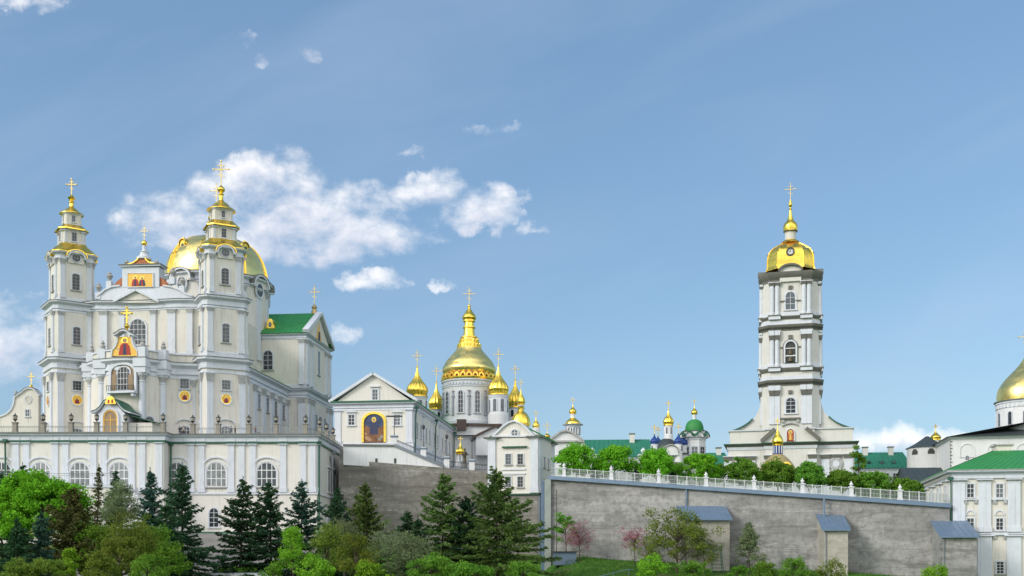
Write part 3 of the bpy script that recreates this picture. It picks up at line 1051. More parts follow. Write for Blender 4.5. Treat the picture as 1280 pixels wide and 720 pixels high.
# icon with its baroque frame and hood over the bulge
g2 = MB()
gy = -7.2
o2 = lambda pts: o(pts, gy)
g2.extr(o2([(140, 445), (172, 445), (171, 438), (167, 434), (164.5, 427), (164, 421), (148, 421), (147.5, 427), (145, 434), (141, 438)]), gy, gy + 1.0, 'icon_gold', 'trim')
g2.band(o2([(140, 445.5), (141, 438), (145, 434), (147.5, 427), (148, 421)]), .3, gy - .2, gy + 1.0, 'trim')
g2.band(o2([(164, 421), (164.5, 427), (167, 434), (171, 438), (172, 445.5)]), .3, gy - .2, gy + 1.0, 'trim')
hood = o2([(144, 420.5), (149, 418), (152, 415.5), (156, 414.5), (160, 415.5), (163, 418), (169, 421)])
g2.band(hood, .35, gy - .9, gy + 1.1, 'trim')
g2.band([(p, q + .35) for p, q in hood], .12, gy - 1.0, gy + 1.1, 'lead')
ix, iz, _ = cf.y(156, 443.5, gy)
saint(g2, ix, gy - .06, iz, 3.5)
g2.build('icon_panel', cath)
c = MB()
tx, tz0, _ = cf.y(158, 413.5, gy)
c.lathe(spline([(.5, tz0), (.2, tz0 + .4), (.55, tz0 + .9), (.15, tz0 + 1.5), (.1, tz0 + 1.8)], 3), 12, 'gold', cx=tx, cy=gy + .2)
c.cross(tx, gy + .2, tz0 + 1.3, cf.z(158, 384, gy) - tz0 - 1.3, 'gold', .13)
c.build('cross', cath)
# portal porch
py_ = -12.0
pb = MB()
o3 = lambda pts: o(pts, py_)
pw = o3([(122, 548), (157, 548), (157, 518), (153, 514), (147, 506), (139, 502), (131, 506), (126, 514), (122, 518)])
pb.extr(pw, py_, py_ + 6, 'trim')
top = o3([(115, 517), (122, 514.5), (126, 511), (131, 503.5), (139, 499.5), (147, 503.5), (153, 511), (157, 514.5), (164, 517)])
pb.band(top, .28, py_ - .5, py_ + 6, 'trim')
pb.band([(a_, b_ + .28) for a_, b_ in top], .14, py_ - .6, py_ + 6.2, 'green_paint')
pb.box(pw[1][0] + .02, pw[1][0] + 4.6, py_ + 1.6, py_ + 7, -1.5, 3.0, 'cream')
rp = pw[1][0]
pb.add([(rp - .1, py_ + 1.2, 4.4), (rp + 5.2, py_ + 1.2, 2.95), (rp + 5.2, py_ + 7, 2.95), (rp - .1, py_ + 7, 4.4), (rp - .1, py_ + 1.2, 4.6), (rp + 5.2, py_ + 1.2, 3.15), (rp + 5.2, py_ + 7, 3.15), (rp - .1, py_ + 7, 4.6)],
       [(0, 3, 2, 1), (4, 5, 6, 7), (0, 1, 5, 4), (1, 2, 6, 5), (2, 3, 7, 6), (3, 0, 4, 7)], 'green_paint')
porch = pb.build('porch', cath)
d = MB()
x, z, s = cf.y(138.5, 545, py_)
d.M = T(x, py_, z)
d.ring(arch_out(19 * s + .5, 33 * s + .25, True), arch_out(19 * s, 33 * s, True), -.3, .1, 'trim')
d.extr(arch_out(19 * s, 33 * s, True), -.1, .1, 'wood')
d.ring(arch_out(19 * s, 33 * s, True), arch_out(19 * s - .5, 33 * s - .25, True), -.2, .0, 'icon_gold')
d.box(-.06, .06, -.17, 0, 0, 26 * s, 'icon_gold')
d.box(-9 * s, 9 * s, -.18, 0, 19.5 * s, 20.2 * s, 'icon_gold')
d.build('door', porch)
d = MB()
gx, gz, _ = cf.y(138.5, 505, py_ - .6)
d.extr([(gx - 1.1, gz), (gx + 1.1, gz), (gx + .8, gz + .9), (gx + .35, gz + 1.45), (gx - .35, gz + 1.45), (gx - .8, gz + .9)], py_ - .8, py_ - .45, 'gold')
for sx in (-1, 1):
    d.extr([(gx + sx * .38 - .2, gz + .15), (gx + sx * .38 + .2, gz + .15), (gx + sx * .38 + .15, gz + .8), (gx + sx * .38 - .15, gz + .8)], py_ - .86, py_ - .6, 'icon_red')
d.build('gold_gable', porch)
# wings: windows, medallions and doors beside the bulge
for px, yl in ((231, -.66),):
    x, z, s = cf.y(px, 488, yl)
    win(cath, T(x, yl - .1, cf.z(px, 486, yl), R(13)), 1.75, 2.0, rows=3, cols=3, fr='frame_grey', t=.12)
    medallion(cath, T(x, yl, cf.z(px, 495, yl), R(13)), 1.05)
    win(cath, T(x, yl, .2, R(13)), 2.0, 3.2, arch=True, rise=.4, rows=4, cols=3, t=.2, hood='arc')
x, z, s = cf.y(186, 539, -6.0)
win(cath, T(x, -5.75, .2, R(38)), 1.7, 4.6, arch=True, rows=5, cols=2, t=.25, fr='frame_grey')

# ---- nave, aisle side, transept, drum and dome
nb = MB()
XS = 19.9                                    # side wall plane
ys0, ys1 = 4.0, cf.x(358, 500, XS)[0] + 1.5
n0, n1 = cf.x(330, 481, XS)[1], cf.x(330, 471, XS)[1]
nplan = [(-XS, ys0), (XS, ys0), (XS, ys1 + 26), (-XS, ys1 + 26)]
nb.sweep(nplan, [(.2, -1.5, 'trim'), (.2, 1.0, 'trim'), (0, 1.1, 'cream'), (0, n0 - .9, 'trim'), (.12, n0 - .88, 'trim'), (.12, n0 - .4, 'trim')] + corn(n0, n1, 1.15), cap='green_roof')
roof_plane(nb, (XS + 1, ys0 + 3, n1 + .1), (XS + 1, ys1 + 1, n1 + .1), (XS - 7, ys1 + 1, n1 + 2.8), (XS - 7, ys0 + 3, n1 + 2.8), 14, 'green_roof')
nb.box(-13, 13, 8, ys1 + 30, n1, cz(392, 300, 15), 'cream')
for t in (.16, .36, .56, .76, .95):
    nb.pil(XS, ys0 + (ys1 - ys0) * t, 1.0, n0 - .9, 1.5, .4, PI / 2, caph=1.7)
    nb.pil(-XS, ys0 + (ys1 - ys0) * t, 1.0, n0 - .9, 1.5, .4, -PI / 2, caph=1.7)
nb.build('nave', cath)
for t in (.26, .46, .66, .86):
    y = ys0 + (ys1 - ys0) * t
    win(cath, T(XS, y, n0 * .60, PI / 2), 1.7, 3.1, rows=4, cols=2, fr='frame_grey', t=.2, hood='flat', sill='dark')
    win(cath, T(XS, y, .3, PI / 2), 1.8, 3.2, arch=True, rise=.4, rows=4, t=.2)

# transept: upper block with gabled green roof, lower block with cornice
tb = MB()
XT = cf.y(384, 450, ys1)[0]                   # its right-hand wall plane
yt0 = ys1
yt1 = cf.x(414.5, 460, XT)[0]
m0, m1 = cf.y(385, 494, yt0)[1], cf.y(385, 486, yt0)[1]
tb.sweep([(-XT, yt0 - .6), (XT, yt0 - .6), (XT, yt1), (-XT, yt1)], [(.2, -1.5, 'trim'), (.2, 1.0, 'trim'), (.0, 1.1, 'cream'), (0, m0 - .5, 'trim'), (.12, m0 - .48, 'trim')] + corn(m0, m1, 1.1), cap='lead')
r0, r1 = cf.y(350, 420, yt0)[1], cf.y(350, 417, yt0)[1]
XI = XT - .35
tb.sweep([(-XI, yt0), (XI, yt0), (XI, yt1 - .4), (-XI, yt1 - .4)], [(.15, m1, 'trim'), (.15, m1 + 1.0, 'trim'), (0, m1 + 1.1, 'cream'), (0, r0 - .8, 'trim'), (.12, r0 - .78, 'trim')] + corn(r0 - .5, r1, .75), cap='lead')
ym = (yt0 + yt1) / 2
rz_ = cf.x(397, 389, XT)[1]
for sx in (1,):
    roof_plane(tb, (XI - 30, yt0 - .9, r1), (XI + .5, yt0 - .9, r1), (XI + .5, ym, rz_), (XI - 30, ym, rz_), 30, 'green_roof')
    roof_plane(tb, (XI + .5, yt1 + .9, r1), (XI - 30, yt1 + .9, r1), (XI - 30, ym, rz_), (XI + .5, ym, rz_), 30, 'green_roof')
# gable with raking cornice
tb.add([(XI + .05, yt0 + .3, r1), (XI + .05, yt1 - .7, r1), (XI + .05, ym, rz_ - .5), (XI - 1, yt0 + .3, r1), (XI - 1, yt1 - .7, r1), (XI - 1, ym, rz_ - .5)],
       [(0, 1, 2), (5, 4, 3), (0, 3, 4, 1), (1, 4, 5, 2), (2, 5, 3, 0)], 'cream')
gb = T(XI + .05, ym, 0, PI / 2)
tb.M = gb
hw = ym - yt0 + .8
tb.band([(-hw, r1), (0, rz_ - .45)], .75, -.9, .5, 'trim')
tb.band([(0, rz_ - .45), (hw, r1)], .75, -.91, .5, 'trim')
tb.extr([(-2.2, r1 + .3), (2.2, r1 + .3), (0, r1 + (rz_ - r1) * .66)], -.12, .1, 'icon_gold')
tb.extr([(-.8, r1 + .3), (.8, r1 + .3), (.5, r1 + 2.4), (-.5, r1 + 2.4)], -.2, 0, 'icon_blue')
tb.at()
w2 = yt1 - yt0
for t in (.04, .20, .80, .955):
    tb.pil(XI, yt0 + w2 * t, m1 + 1.0, r0 - .8, 1.5, .35, PI / 2, caph=1.2)
    tb.pil(XT, yt0 + w2 * t, 1.0, m0 - .5, 1.6, .4, PI / 2, caph=1.6)
tb.pil(XI - .9, yt0, m1 + 1.0, r0 - .8, 1.3, .35, 0, caph=1.2)
tb.pil(XT - 1.1, yt0 - .6, 1.0, m0 - .5, 1.6, .35, 0, caph=1.6)
tr = tb.build('transept', cath)
fwin(cf, cath, 335, 438, 462.5, 12.5, yt0, arch=True, cols=2, rows=4, t=.2, fr='frame', sill='dark')
for t, zz_, w_, h_ in ((.5, m1 + (r0 - m1) * .40, 1.9, 5.6),):
    win(cath, T(XI, yt0 + w2 * t, zz_, PI / 2), w_, h_, rows=6, cols=2, fr='frame_grey', t=.25, sill='dark')
for t in (.34, .50, .68):
    win(cath, T(XT, yt0 + w2 * t, m0 * .52, PI / 2), 1.8, 3.2, rows=4, fr='frame_grey', t=.2, sill='dark')
gd = MB()
gx, gz, s = cf.y(338.5, 411, yt0 + 2.2)
gd.M = T(gx, yt0 + 2.0, gz)
gd.extr([(-1.1, 0), (1.1, 0), (1.0, .6), (.75, 1.0), (.7, 1.7), (.3, 2.2), (-.3, 2.2), (-.7, 1.7), (-.75, 1.0), (-1.0, .6)], -.4, 2.2, 'gold')
gd.extr([(-.35, .3), (.35, .3), (.35, 1.1), (.18, 1.45), (-.18, 1.45), (-.35, 1.1)], -.45, 0, 'glass')
gd.build('dormer', tr)
c = MB()
cxp, czp = XI - 1.0, rz_
c.lathe(spline([(.75, czp - .3), (.7, czp + .5), (.45, czp + .9), (.7, czp + 1.4), (.2, czp + 2.0), (.08, czp + 2.4)], 3), 12, 'old_gold', cx=cxp, cy=ym)
c.cross(cxp, ym, czp + 2.0, cf.y(391, 357, ym)[1] - czp - 2.0)
c.build('cross', tr)
dp = MB()
dp.tube([(XI - 16.8, yt0 - .25, r0 - .3), (XI - 16.9, yt0 - .35, n1 + .3)], .13, n=6, m='green_paint')
dp.tube([(XT - 6.5, yt0 - .9, m0), (XT - 6.5, yt0 - .9, 0)], .13, n=6, m='green_paint')
dp.build('drainpipe', cath)

# drum and dome
yd = 34.0
xd = cf.y(270.5, 350, yd)[0]
ds = cf.y(270.5, 350, yd)[2]
dz = lambda py: cf.z(270.5, py, yd - 9)
rd = 62.5 * ds
db = MB()
db.at(xd, yd)
q0, q1 = dz(352), dz(342)
db.sweep(ngon(rd, 40), [(0, dz(470), 'pale_cream'), (0, q0 - .4, 'trim'), (.15, q0 - .38, 'trim')] + corn(q0, q1, 1.3), cap='lead')
for k in range(16):
    a = 2 * PI * k / 16 + .1
    db.pil(rd * math.sin(a), -rd * math.cos(a), dz(446), q0 - .4, 1.3, .35, a, T(xd, yd, 0), caph=1.6)
for k in range(8):
    a = 2 * PI * (k + .5) / 8 + .1 - PI / 16 + PI / 16
    bk = T(xd, yd, 0) @ Matrix.Rotation(a, 4, 'Z')
    db.M = bk
    pts = [(2.6 * math.cos(PI - PI * i / 10), q0 - .2 + 2.4 * math.sin(PI * i / 10)) for i in range(11)]
    db.extr([(-2.6, q0 - .2), (2.6, q0 - .2)] + pts[::-1], -rd - .45, -rd + 2.5, 'pale_cream')
    db.band(pts, .45, -rd - 1.25, -rd + 2.5, 'trim')
    db.band([(x_ * 1.17, z_ + .42) for x_, z_ in pts], .12, -rd - 1.35, -rd + 2.5, 'lead')
drum = db.build('drum', cath)
for k in range(8):
    a = 2 * PI * (k + .5) / 8 + .1
    bk = T(xd, yd, 0) @ Matrix.Rotation(a, 4, 'Z')
    rw = MB()
    rw.M = bk
    zc = q0 - .9
    c1 = [(1.15 * math.cos(2 * PI * i / 20), zc + 1.5 * math.sin(2 * PI * i / 20)) for i in range(20)]
    rw.ring([(x_ * 1.25, (z_ - zc) * 1.22 + zc) for x_, z_ in c1], c1, -rd - .6, -rd - .2, 'trim')
    rw.extr(c1, -rd - .5, -rd - .3, 'glass')
    rw.box(-.05, .05, -rd - .54, -rd - .4, zc - 1.4, zc + 1.4, 'frame_grey')
    rw.box(-1.1, 1.1, -rd - .535, -rd - .4, zc - .05, zc + .05, 'frame_grey')
    rw.build('round_window', drum)
hd = dz(283) - q1
prof = spline([(rd * .99, q1 + .05), (rd * 1.0, q1 + .6), (rd * .985, q1 + hd * .24), (rd * .90, q1 + hd * .52), (rd * .73, q1 + hd * .77), (rd * .46, q1 + hd * .94), (rd * .16, q1 + hd)], 6)
dm = MB()
dm.at(xd, yd)
dm.lathe(prof, 48, 'gold_pale')
for k in range(8):
    a = 2 * PI * k / 8 + .1 - PI / 2
    for da in (-.06, .06):
        dm.tube([((r_ + .08) * math.cos(a + da), (r_ + .08) * math.sin(a + da), z_) for r_, z_ in prof[4:]], .22, .1, 6, 'gold')
dome = dm.build('gold_dome', cath, 40)
for k in range(4):
    a = R(62) + PI / 2 * k
    gd = MB()
    gd.M = T(xd, yd, 0) @ Matrix.Rotation(a, 4, 'Z') @ Matrix.Translation((0, -rd * .80, q1 + hd * .56))
    gd.extr(arch_out(1.5, 1.9, True), -.5, 2.4, 'gold')
    gd.band([(1.0 * math.cos(PI - PI * i / 8), 1.2 + 1.0 * math.sin(PI * i / 8)) for i in range(9)], .15, -.7, 2.6, 'gold')
    gd.extr(arch_out(.8, 1.2, True), -.56, -.3, 'glass')
    gd.ball(0, -.1, 2.5, .25, 'gold', 8)
    gd.build('dormer', dome)
ln = MB()
ln.at(xd, yd)
zt = q1 + hd
ln.lathe([(2.3, zt - .6, 'gold'), (2.3, zt + .2, 'white'), (1.75, zt + .3, 'white'), (1.75, zt + 3.0, 'trim'), (2.2, zt + 3.3, 'gold'), (2.25, zt + 3.5, 'gold'), (1.4, zt + 3.8, 'gold')], 16)
ln.lathe(onion(1.9, 4.6, zt + 3.7), 20, 'gold')
lant = ln.build('lantern', dome)
c = MB()
c.at(xd, yd)
c.cross(0, 0, zt + 8.0, max(3.5, dz(212) - zt - 8.0))
c.build('cross', lant)

# ================================================================== arcaded terrace building under the cathedral
pf = Fr(-66.0, 204.5, R(-1.0), 3.0)
plat = pf.thing('terrace_building', 'long white arcaded terrace building carrying the cathedral, with white pilasters and green drainpipes', 'terrace building')
pz1 = pf.z(300, 541)
XL = pf.y(-60, 600, -3.0)[0]
XJ = pf.y(205, 600, -3.0)[0]
XRt = pf.y(396, 600, 0)[0]
yb = pf.x(429, 560, XRt)[0] + 1
pb = MB()
PLp = [(XL, -3.0), (XJ, -3.0), (XJ, 0.0), (XRt, 0.0), (XRt, yb), (XL, yb)]
k0, k1 = pf.z(300, 553), pf.z(300, 542.5)
hb = pf.z(300, 617)
pb.sweep(PLp, [(.35, -8.0, 'concrete_pale'), (.35, pf.z(300, 668), 'green_paint'), (.45, pf.z(300, 667.6), 'green_paint'), (.3, pf.z(300, 664.5), 'pale_cream'), (.02, pf.z(300, 664), 'pale_cream'), (.02, hb - .2, 'lead'), (.22, hb - .18, 'trim'), (.22, hb + .15, 'trim'), (0, hb + .2, 'pale_cream'),
                (0, k0 - .22, 'green_paint'), (.3, k0 - .2, 'green_paint'), (.3, k0 + .12, 'trim'), (.2, k0 + .14, 'trim'), (.3, k0 + .6, 'trim'), (.3, k0 + .9, 'trim'), (.75, k1 - .5, 'trim'), (.85, k1 - .3, 'lead'), (.95, k1 - .28, 'lead'), (.95, k1 - .05, 'stone'), (-.1, k1, 'stone')], cap='stone')
for px in (20, 33, 69, 82, 117, 130, 165, 178):
    x = pf.y(px, 600, -3.0)[0]
    pb.pil(x, -3.0, hb + .2, k0 - .3, 1.15, .22, 0, cap='trim', caph=.35, basem='trim')
    pb.box(x - .8, x + .8, -3.34, -2.9, k0 + .14, k0 + .9, 'trim')
for px in (239, 252, 289, 302, 316, 354, 379):
    x = pf.y(px, 600, 0)[0]
    pb.pil(x, 0, hb + .2, k0 - .3, 1.15, .22, 0, cap='trim', caph=.35, basem='trim')
    pb.box(x - .8, x + .8, -.34, .1, k0 + .14, k0 + .9, 'trim')
pb.pil(XJ - .9, -3.0, hb + .2, k0 - .3, 1.2, .2, 0, cap='trim', caph=.35)
pb.pil(XRt - .75, 0, hb + .2, k0 - .3, 1.1, .2, 0, cap='trim', caph=.35)
pb.pil(XRt, .9, hb + .2, k0 - .3, 1.3, .2, PI / 2, cap='trim', caph=.35)
for t in (.55, .85):
    pb.pil(XRt, yb * t, hb + .2, k0 - .3, 1.5, .2, PI / 2, cap='trim', caph=.35)
# arched hood mouldings
for px, yl in [(p, -3.0) for p in (2, 51, 100, 149)] + [(p, 0.0) for p in (221, 270.5, 333.5)]:
    x, z, s = pf.y(px, 572.5, yl)
    w_ = 15.5 * s
    pb.at(x, yl, 0)
    pb.band([(w_ * math.cos(PI - PI * i / 12), z - w_ * .62 + w_ * .62 * math.sin(PI * i / 12)) for i in range(13)], .28, -.26, .05, 'trim')
    pb.at()
# blind niche and slits in the right-hand side wall
pb.M = T(XRt, yb * .38, 0, PI / 2)
pb.ring(arch_out(3.6, 5.6, True), arch_out(2.9, 5.2, True), -.12, .05, 'trim')
pb.at()
for t in (.45, .62):
    pb.box(XRt + .02, XRt + .06, yb * t - .3, yb * t + .3, k0 - 2.6, k0 - 1.3, 'dark_metal')
pb.build('wall', plat)
for px, yl in [(p, -3.0) for p in (2, 51, 100, 149)] + [(p, 0.0) for p in (221, 270.5, 333.5)]:
    fwin(pf, plat, px, 577.5, 608.5, 25.5, yl, arch=True, cols=4, rows=3, t=.22, sill='dark', glass='glass_pale', mt=.16)
for px in (267.5, 215.5):
    fwin(pf, plat, px, 635, 659, 12, .02, arch=True, cols=2, rows=4, t=.2)
for t in (.40, .60):
    win(plat, T(XRt, yb * t, hb + 1.0, PI / 2), 2.2, 4.2, cols=2, rows=4, t=.25, hood='flat', fr='frame_grey')


def pipe(par, pts, r=.17):
    q = MB()
    q.tube(pts, r, n=8, m='green_paint')
    q.box(pts[0][0] - .35, pts[0][0] + .35, pts[0][1] - .35, pts[0][1] + .35, pts[0][2], pts[0][2] + .5, 'green_paint')
    return q.build('drainpipe', par)


pipe(plat, [(XJ + .4, -.35, k0 - .5), (XJ + .4, -.4, k0 - 2), (XJ + .4, -.35, -4)])
pipe(plat, [(XRt + .45, .4, k0 - .3), (XRt + .4, .3, k0 - 1.5), (XRt + .3, .2, -4)])
pipe(plat, [(XRt + .5, yb - 1, k0 - .5), (XRt + .5, yb - 1.4, k0 - 3), (XRt + .4, yb - 3, 1)])
pipe(plat, [(pf.y(6, 560, -3.6)[0], -3.5, k0 - .2), (pf.y(6, 560, -3.6)[0], -3.4, k0 - 2.5), (pf.y(6, 560, -3.6)[0], -3.35, -3)])

# lantern posts and railings along the terrace edge
lp = thing('lantern_post', '', 'lantern post', 0, 0, 0)
b = MB()
b.box(-.48, .48, -.48, .48, 0, .25, 'stone')
b.box(-.38, .38, -.38, .38, .25, 1.75, 'stone')
b.box(-.5, .5, -.5, .5, 1.75, 1.95, 'stone')
b.build('pillar', lp)
b = MB()
b.lathe([(.12, 1.95), (.1, 2.15), (.3, 2.3), (.42, 2.45), (.42, 2.5)], 8, 'dark_metal')
b.lathe([(.30, 2.5), (.42, 3.05)], 8, 'lamp_glass')
b.lathe(spline([(.5, 3.05), (.34, 3.2), (.1, 3.4), (.12, 3.5), (.02, 3.65)], 3), 8, 'dark_metal')
for k in range(8):
    a = 2 * PI * k / 8
    b.tube([(.31 * math.cos(a), .31 * math.sin(a), 2.5), (.43 * math.cos(a), .43 * math.sin(a), 3.06)], .03, n=4, m='dark_metal')
b.build('lantern', lp)
TOP = k1 + pf.zb + .02
posts = []
edge_front = [19, 54, 89, 121, 157, 204]
for px in edge_front:
    x = pf.y(px, 540, -2.6)[0]
    posts.append((x, -2.6))
for px in (241, 273, 311, 345, 382):
    x = pf.y(px, 540, .4)[0]
    posts.append((x, .4))
for t in (.16, .40, .64, .9):
    posts.append((XRt - .4, yb * t))
ordn = ['left of the porch beside the church gable', 'below the left cathedral tower', 'under the left wall medallion of the left tower', 'just left of the cathedral porch door', 'at the right corner of the cathedral porch', 'at the step of the terrace front',
        'below the medallion left of the right tower', 'below the right tower medallion', 'near the end of the right tower base', 'in front of the cathedral aisle wall', 'on the outer right corner of the terrace',
        'first behind the terrace corner on its side edge', 'second behind the terrace corner on its side edge', 'third behind the terrace corner on its side edge', 'last on the side edge nearest the gabled building']
LPW = []
for i, (x, y) in enumerate(posts):
    q = lp if i == 0 else copy_tree(lp)
    wx = pf.o.x + x * pf.c - y * pf.s
    wy = pf.o.y + x * pf.s + y * pf.c
    q.location = (wx, wy, TOP)
    q.rotation_euler = (0, 0, pf.rz)
    LPW.append((wx, wy))
    tag(q, 'stone lantern post ' + ordn[i], 'lantern post', 'lantern posts on the terrace edge')


def railing(name, label, pts, z, h=1.15, step=.32, m='rail', group=None, zs=None):
    """bars between points; one thing with its handrail, bottom rail and bars"""
    th = thing(name, label, 'railing', pts[0][0], pts[0][1], z, 0, group)
    a, r = MB(), MB()
    for (x0, y0), (x1, y1) in zip(pts[:-1], pts[1:]):
        p0, p1 = Vector((x0 - pts[0][0], y0 - pts[0][1], 0)), Vector((x1 - pts[0][0], y1 - pts[0][1], 0))
        L = (p1 - p0).length
        for zz_ in (h, h * .82, .12):
            r.tube([p0 + Vector((0, 0, zz_)), p1 + Vector((0, 0, zz_))], .05 if zz_ == h else .03, n=4, m=m)
        n = int(L / step)
        for i in range(1, n):
            p = p0 + (p1 - p0) * (i / n)
            a.box(p.x - .018, p.x + .018, p.y - .018, p.y + .018, .12, h, m)
    r.build('handrail', th)
    a.build('bars', th)
    return th


railing('terrace_railing', 'grey metal railing in front of the cathedral porch, between the stone lantern posts', [(LPW[0][0] - 14, LPW[0][1])] + LPW[:6], TOP)
railing('terrace_railing', 'grey metal railing in front of the right tower and aisle of the cathedral', LPW[6:11], TOP)
railing('terrace_railing', 'grey metal railing running back along the right side edge of the terrace', LPW[10:], TOP)

# far left baroque gable
gf = Fr(*(lambda p: (p.x, p.y))(W(20, 500, 236)), R(-4), 23.0)
gab = gf.thing('side_church', 'small cream church gable with an oval hole and gold cross, left of the cathedral', 'church')
o4 = lambda pts: [gf.y(px, py, 0)[:2] for px, py in pts]
b = MB()
ol = o4([(-12, 560), (48, 560), (48, 494), (44, 488.5), (40, 486.5), (35, 486), (31, 488), (27, 491.5), (22, 495), (19, 497), (18, 505), (15, 512), (9, 518), (2, 521), (-12, 523)])
b.extr(ol, 0, 1.2, 'cream')
b.band(o4([(-12, 523), (2, 521), (9, 518), (15, 512), (18, 505), (19, 497)]), .3, -.25, 1.3, 'trim')
b.band(o4([(19, 497), (27, 491.5), (31, 488), (35, 486), (40, 486.5), (44, 488.5), (49, 495)]), .35, -.35, 1.4, 'trim')
b.band(o4([(19, 495.2), (27, 489.7), (31, 486.2), (35, 484.2), (40, 484.7), (44, 486.7), (49, 493)]), .12, -.4, 1.4, 'lead')
b.box(ol[0][0], ol[1][0], 1.2, 26, -4, o4([(0, 524)])[0][1], 'cream')
b.build('gable_wall', gab)
h = MB()
hx, hz = o4([(35.5, 499.5)])[0]
ov = [(hx + .62 * math.cos(2 * PI * i / 16), hz + .72 * math.sin(2 * PI * i / 16)) for i in range(16)]
h.ring([(hx + (x_ - hx) * 1.3, hz + (z_ - hz) * 1.3) for x_, z_ in ov], ov, -.12, .05, 'trim')
h.extr(ov, -.05, .04, 'lamp_glass')
h.build('oval_window', gab)
fwin(gf, gab, 34.5, 512, 520.5, 5.5, 0, rows=2, t=.1, dep=.1)
c = MB()
cx_, cz_ = o4([(37.5, 484.5)])[0]
c.ball(cx_, .5, cz_ + .3, .4, 'gold', 10)
c.cross(cx_, .5, cz_ + .6, o4([(37.5, 464.5)])[0][1] - cz_ - .6, 'gold')
c.build('cross', gab)
b = MB()
vx, vz = o4([(18.5, 496)])[0]
b.lathe(spline([(.3, vz), (.2, vz + .3), (.42, vz + .7), (.2, vz + 1.0), (.3, vz + 1.1), (.03, vz + 1.5)], 3), 8, 'grey_trim', cx=vx, cy=.5)
b.build('stone_vase', gab)

# ================================================================== ground, slope, hill
def lerp_tab(t, x):
    if x <= t[0][0]:
        return t[0][1]
    for (a, va), (b, vb) in zip(t[:-1], t[1:]):
        if x <= b:
            k = (x - a) / (b - a)
            k = k * k * (3 - 2 * k)
            return va + (vb - va) * k
    return t[-1][1]


BASE = [(-140, 4.6), (-60, 5.0), (-36, 4.4), (-20, 2.6), (4, 1.4), (20, .3), (45, -1.6), (75, -3.6), (140, -5)]
FOOT = [(-140, 201), (-36, 203), (-30, 211), (4, 206), (10, 185.5), (66, 163.5), (140, 158)]


def gh(x, y):
    """height of the ground in front of the walls"""
    f = lerp_tab(FOOT, x)
    b = lerp_tab(BASE, x)
    if y >= f:
        return b
    low = -6.0 if y > 60 else -6.0 + 4.2 * ((60 - y) / 60 if y > 0 else 1)
    t = (f - y) / 45
    t = min(1, t)
    t = 1 - (1 - t) ** 1.6
    return b + (low - b) * t


def sheet(name, xs, ys, fn, m):
    b = MB()
    nx = len(xs)
    vs = [(x, y, fn(x, y)) for y in ys for x in xs]
    fs = [(j * nx + i, j * nx + i + 1, (j + 1) * nx + i + 1, (j + 1) * nx + i) for j in range(len(ys) - 1) for i in range(nx - 1)]
    b.add(vs, fs, m)
    return tag(b.build(name), None, None, None, 'structure')


m = bpy.data.materials.new('grass_ground')
m.use_nodes = True
q = NG(m.node_tree.nodes, m.node_tree.links)
bs = q.n['Principled BSDF']
bs.inputs['Roughness'].default_value = .95
bs.inputs['Specular IOR Level'].default_value = .1
pos = q.node('ShaderNodeNewGeometry').outputs['Position']
c1 = q.mix(q.ramp(q.noise(pos, .35, 6, .65), .35, .65), (.045, .12, .018, 1), (.085, .19, .03, 1))
c1 = q.mix(q.math('MULTIPLY', q.ramp(q.noise(pos, 2.0, 5, .7), .5, .75), .7), c1, (.11, .21, .05, 1))
c1 = q.mix(q.math('MULTIPLY', q.ramp(q.noise(pos, .12, 4, .6), .56, .7), .8), c1, (.15, .12, .075, 1))
q.l.new(c1, bs.inputs['Base Color'])
MATS['grass_ground'] = m
mat('paving', (.26, .25, .23), .9, var=.3, scale=.5, streak=.3, dark=(.6, .6, .6), bump=.4, bscale=2)

xs = [-3000, -1500, -700, -350, -220] + [-140 + 4 * i for i in range(71)] + [220, 350, 700, 1500, 3000]
ys = [-1500, -500, -200, -80, 0, 30, 60, 90, 120] + [130 + 3 * i for i in range(30)] + [222, 240, 300, 450, 900, 2000, 4000]
sheet('ground', xs, ys, gh, 'grass_ground')
# paved slope under the terrace building
px_ = [-74 + 1.5 * i for i in range(27)]
py_2 = [172 + 2 * i for i in range(17)]
sheet('pavement', px_, py_2, lambda x, y: gh(x, y) + .03 + .0006 * abs(x + 55), 'paving')

# plateau behind the walls
WALL_R = [(W(688, 600, 187).x, 187.0), (W(1187, 600, 164.5).x, 164.5)]


def ztop_r(x):
    """top of the right wall follows a falling line"""
    t = (x - WALL_R[0][0]) / (WALL_R[1][0] - WALL_R[0][0])
    za, zb_ = W(690, 595, 187).z, W(1187, 629.5, 164.5).z
    return za + (zb_ - za) * t


def hz(x, y):
    if x < -14:
        a = 21.9 + (17.3 - 21.9) * max(0, (x + 24) / 10)
    elif x < 2:
        a = 17.3 + (16.2 - 17.3) * (x + 14) / 16
    else:
        a = min(16.2, ztop_r(x) - .4)
    back = max(0, min(1, (y - 200) / 60))
    far = max(0, (y - 330) / 60)
    return a + (max(a, 17.0) - a) * back - 9 * min(1, far)


def front_y(x):
    if x < -34.2:
        return 238.0
    if x < 6.75:
        return 216.8
    return 188.4 - 22.5 * (x - WALL_R[0][0]) / (WALL_R[1][0] - WALL_R[0][0]) if x < 66 else 196.0


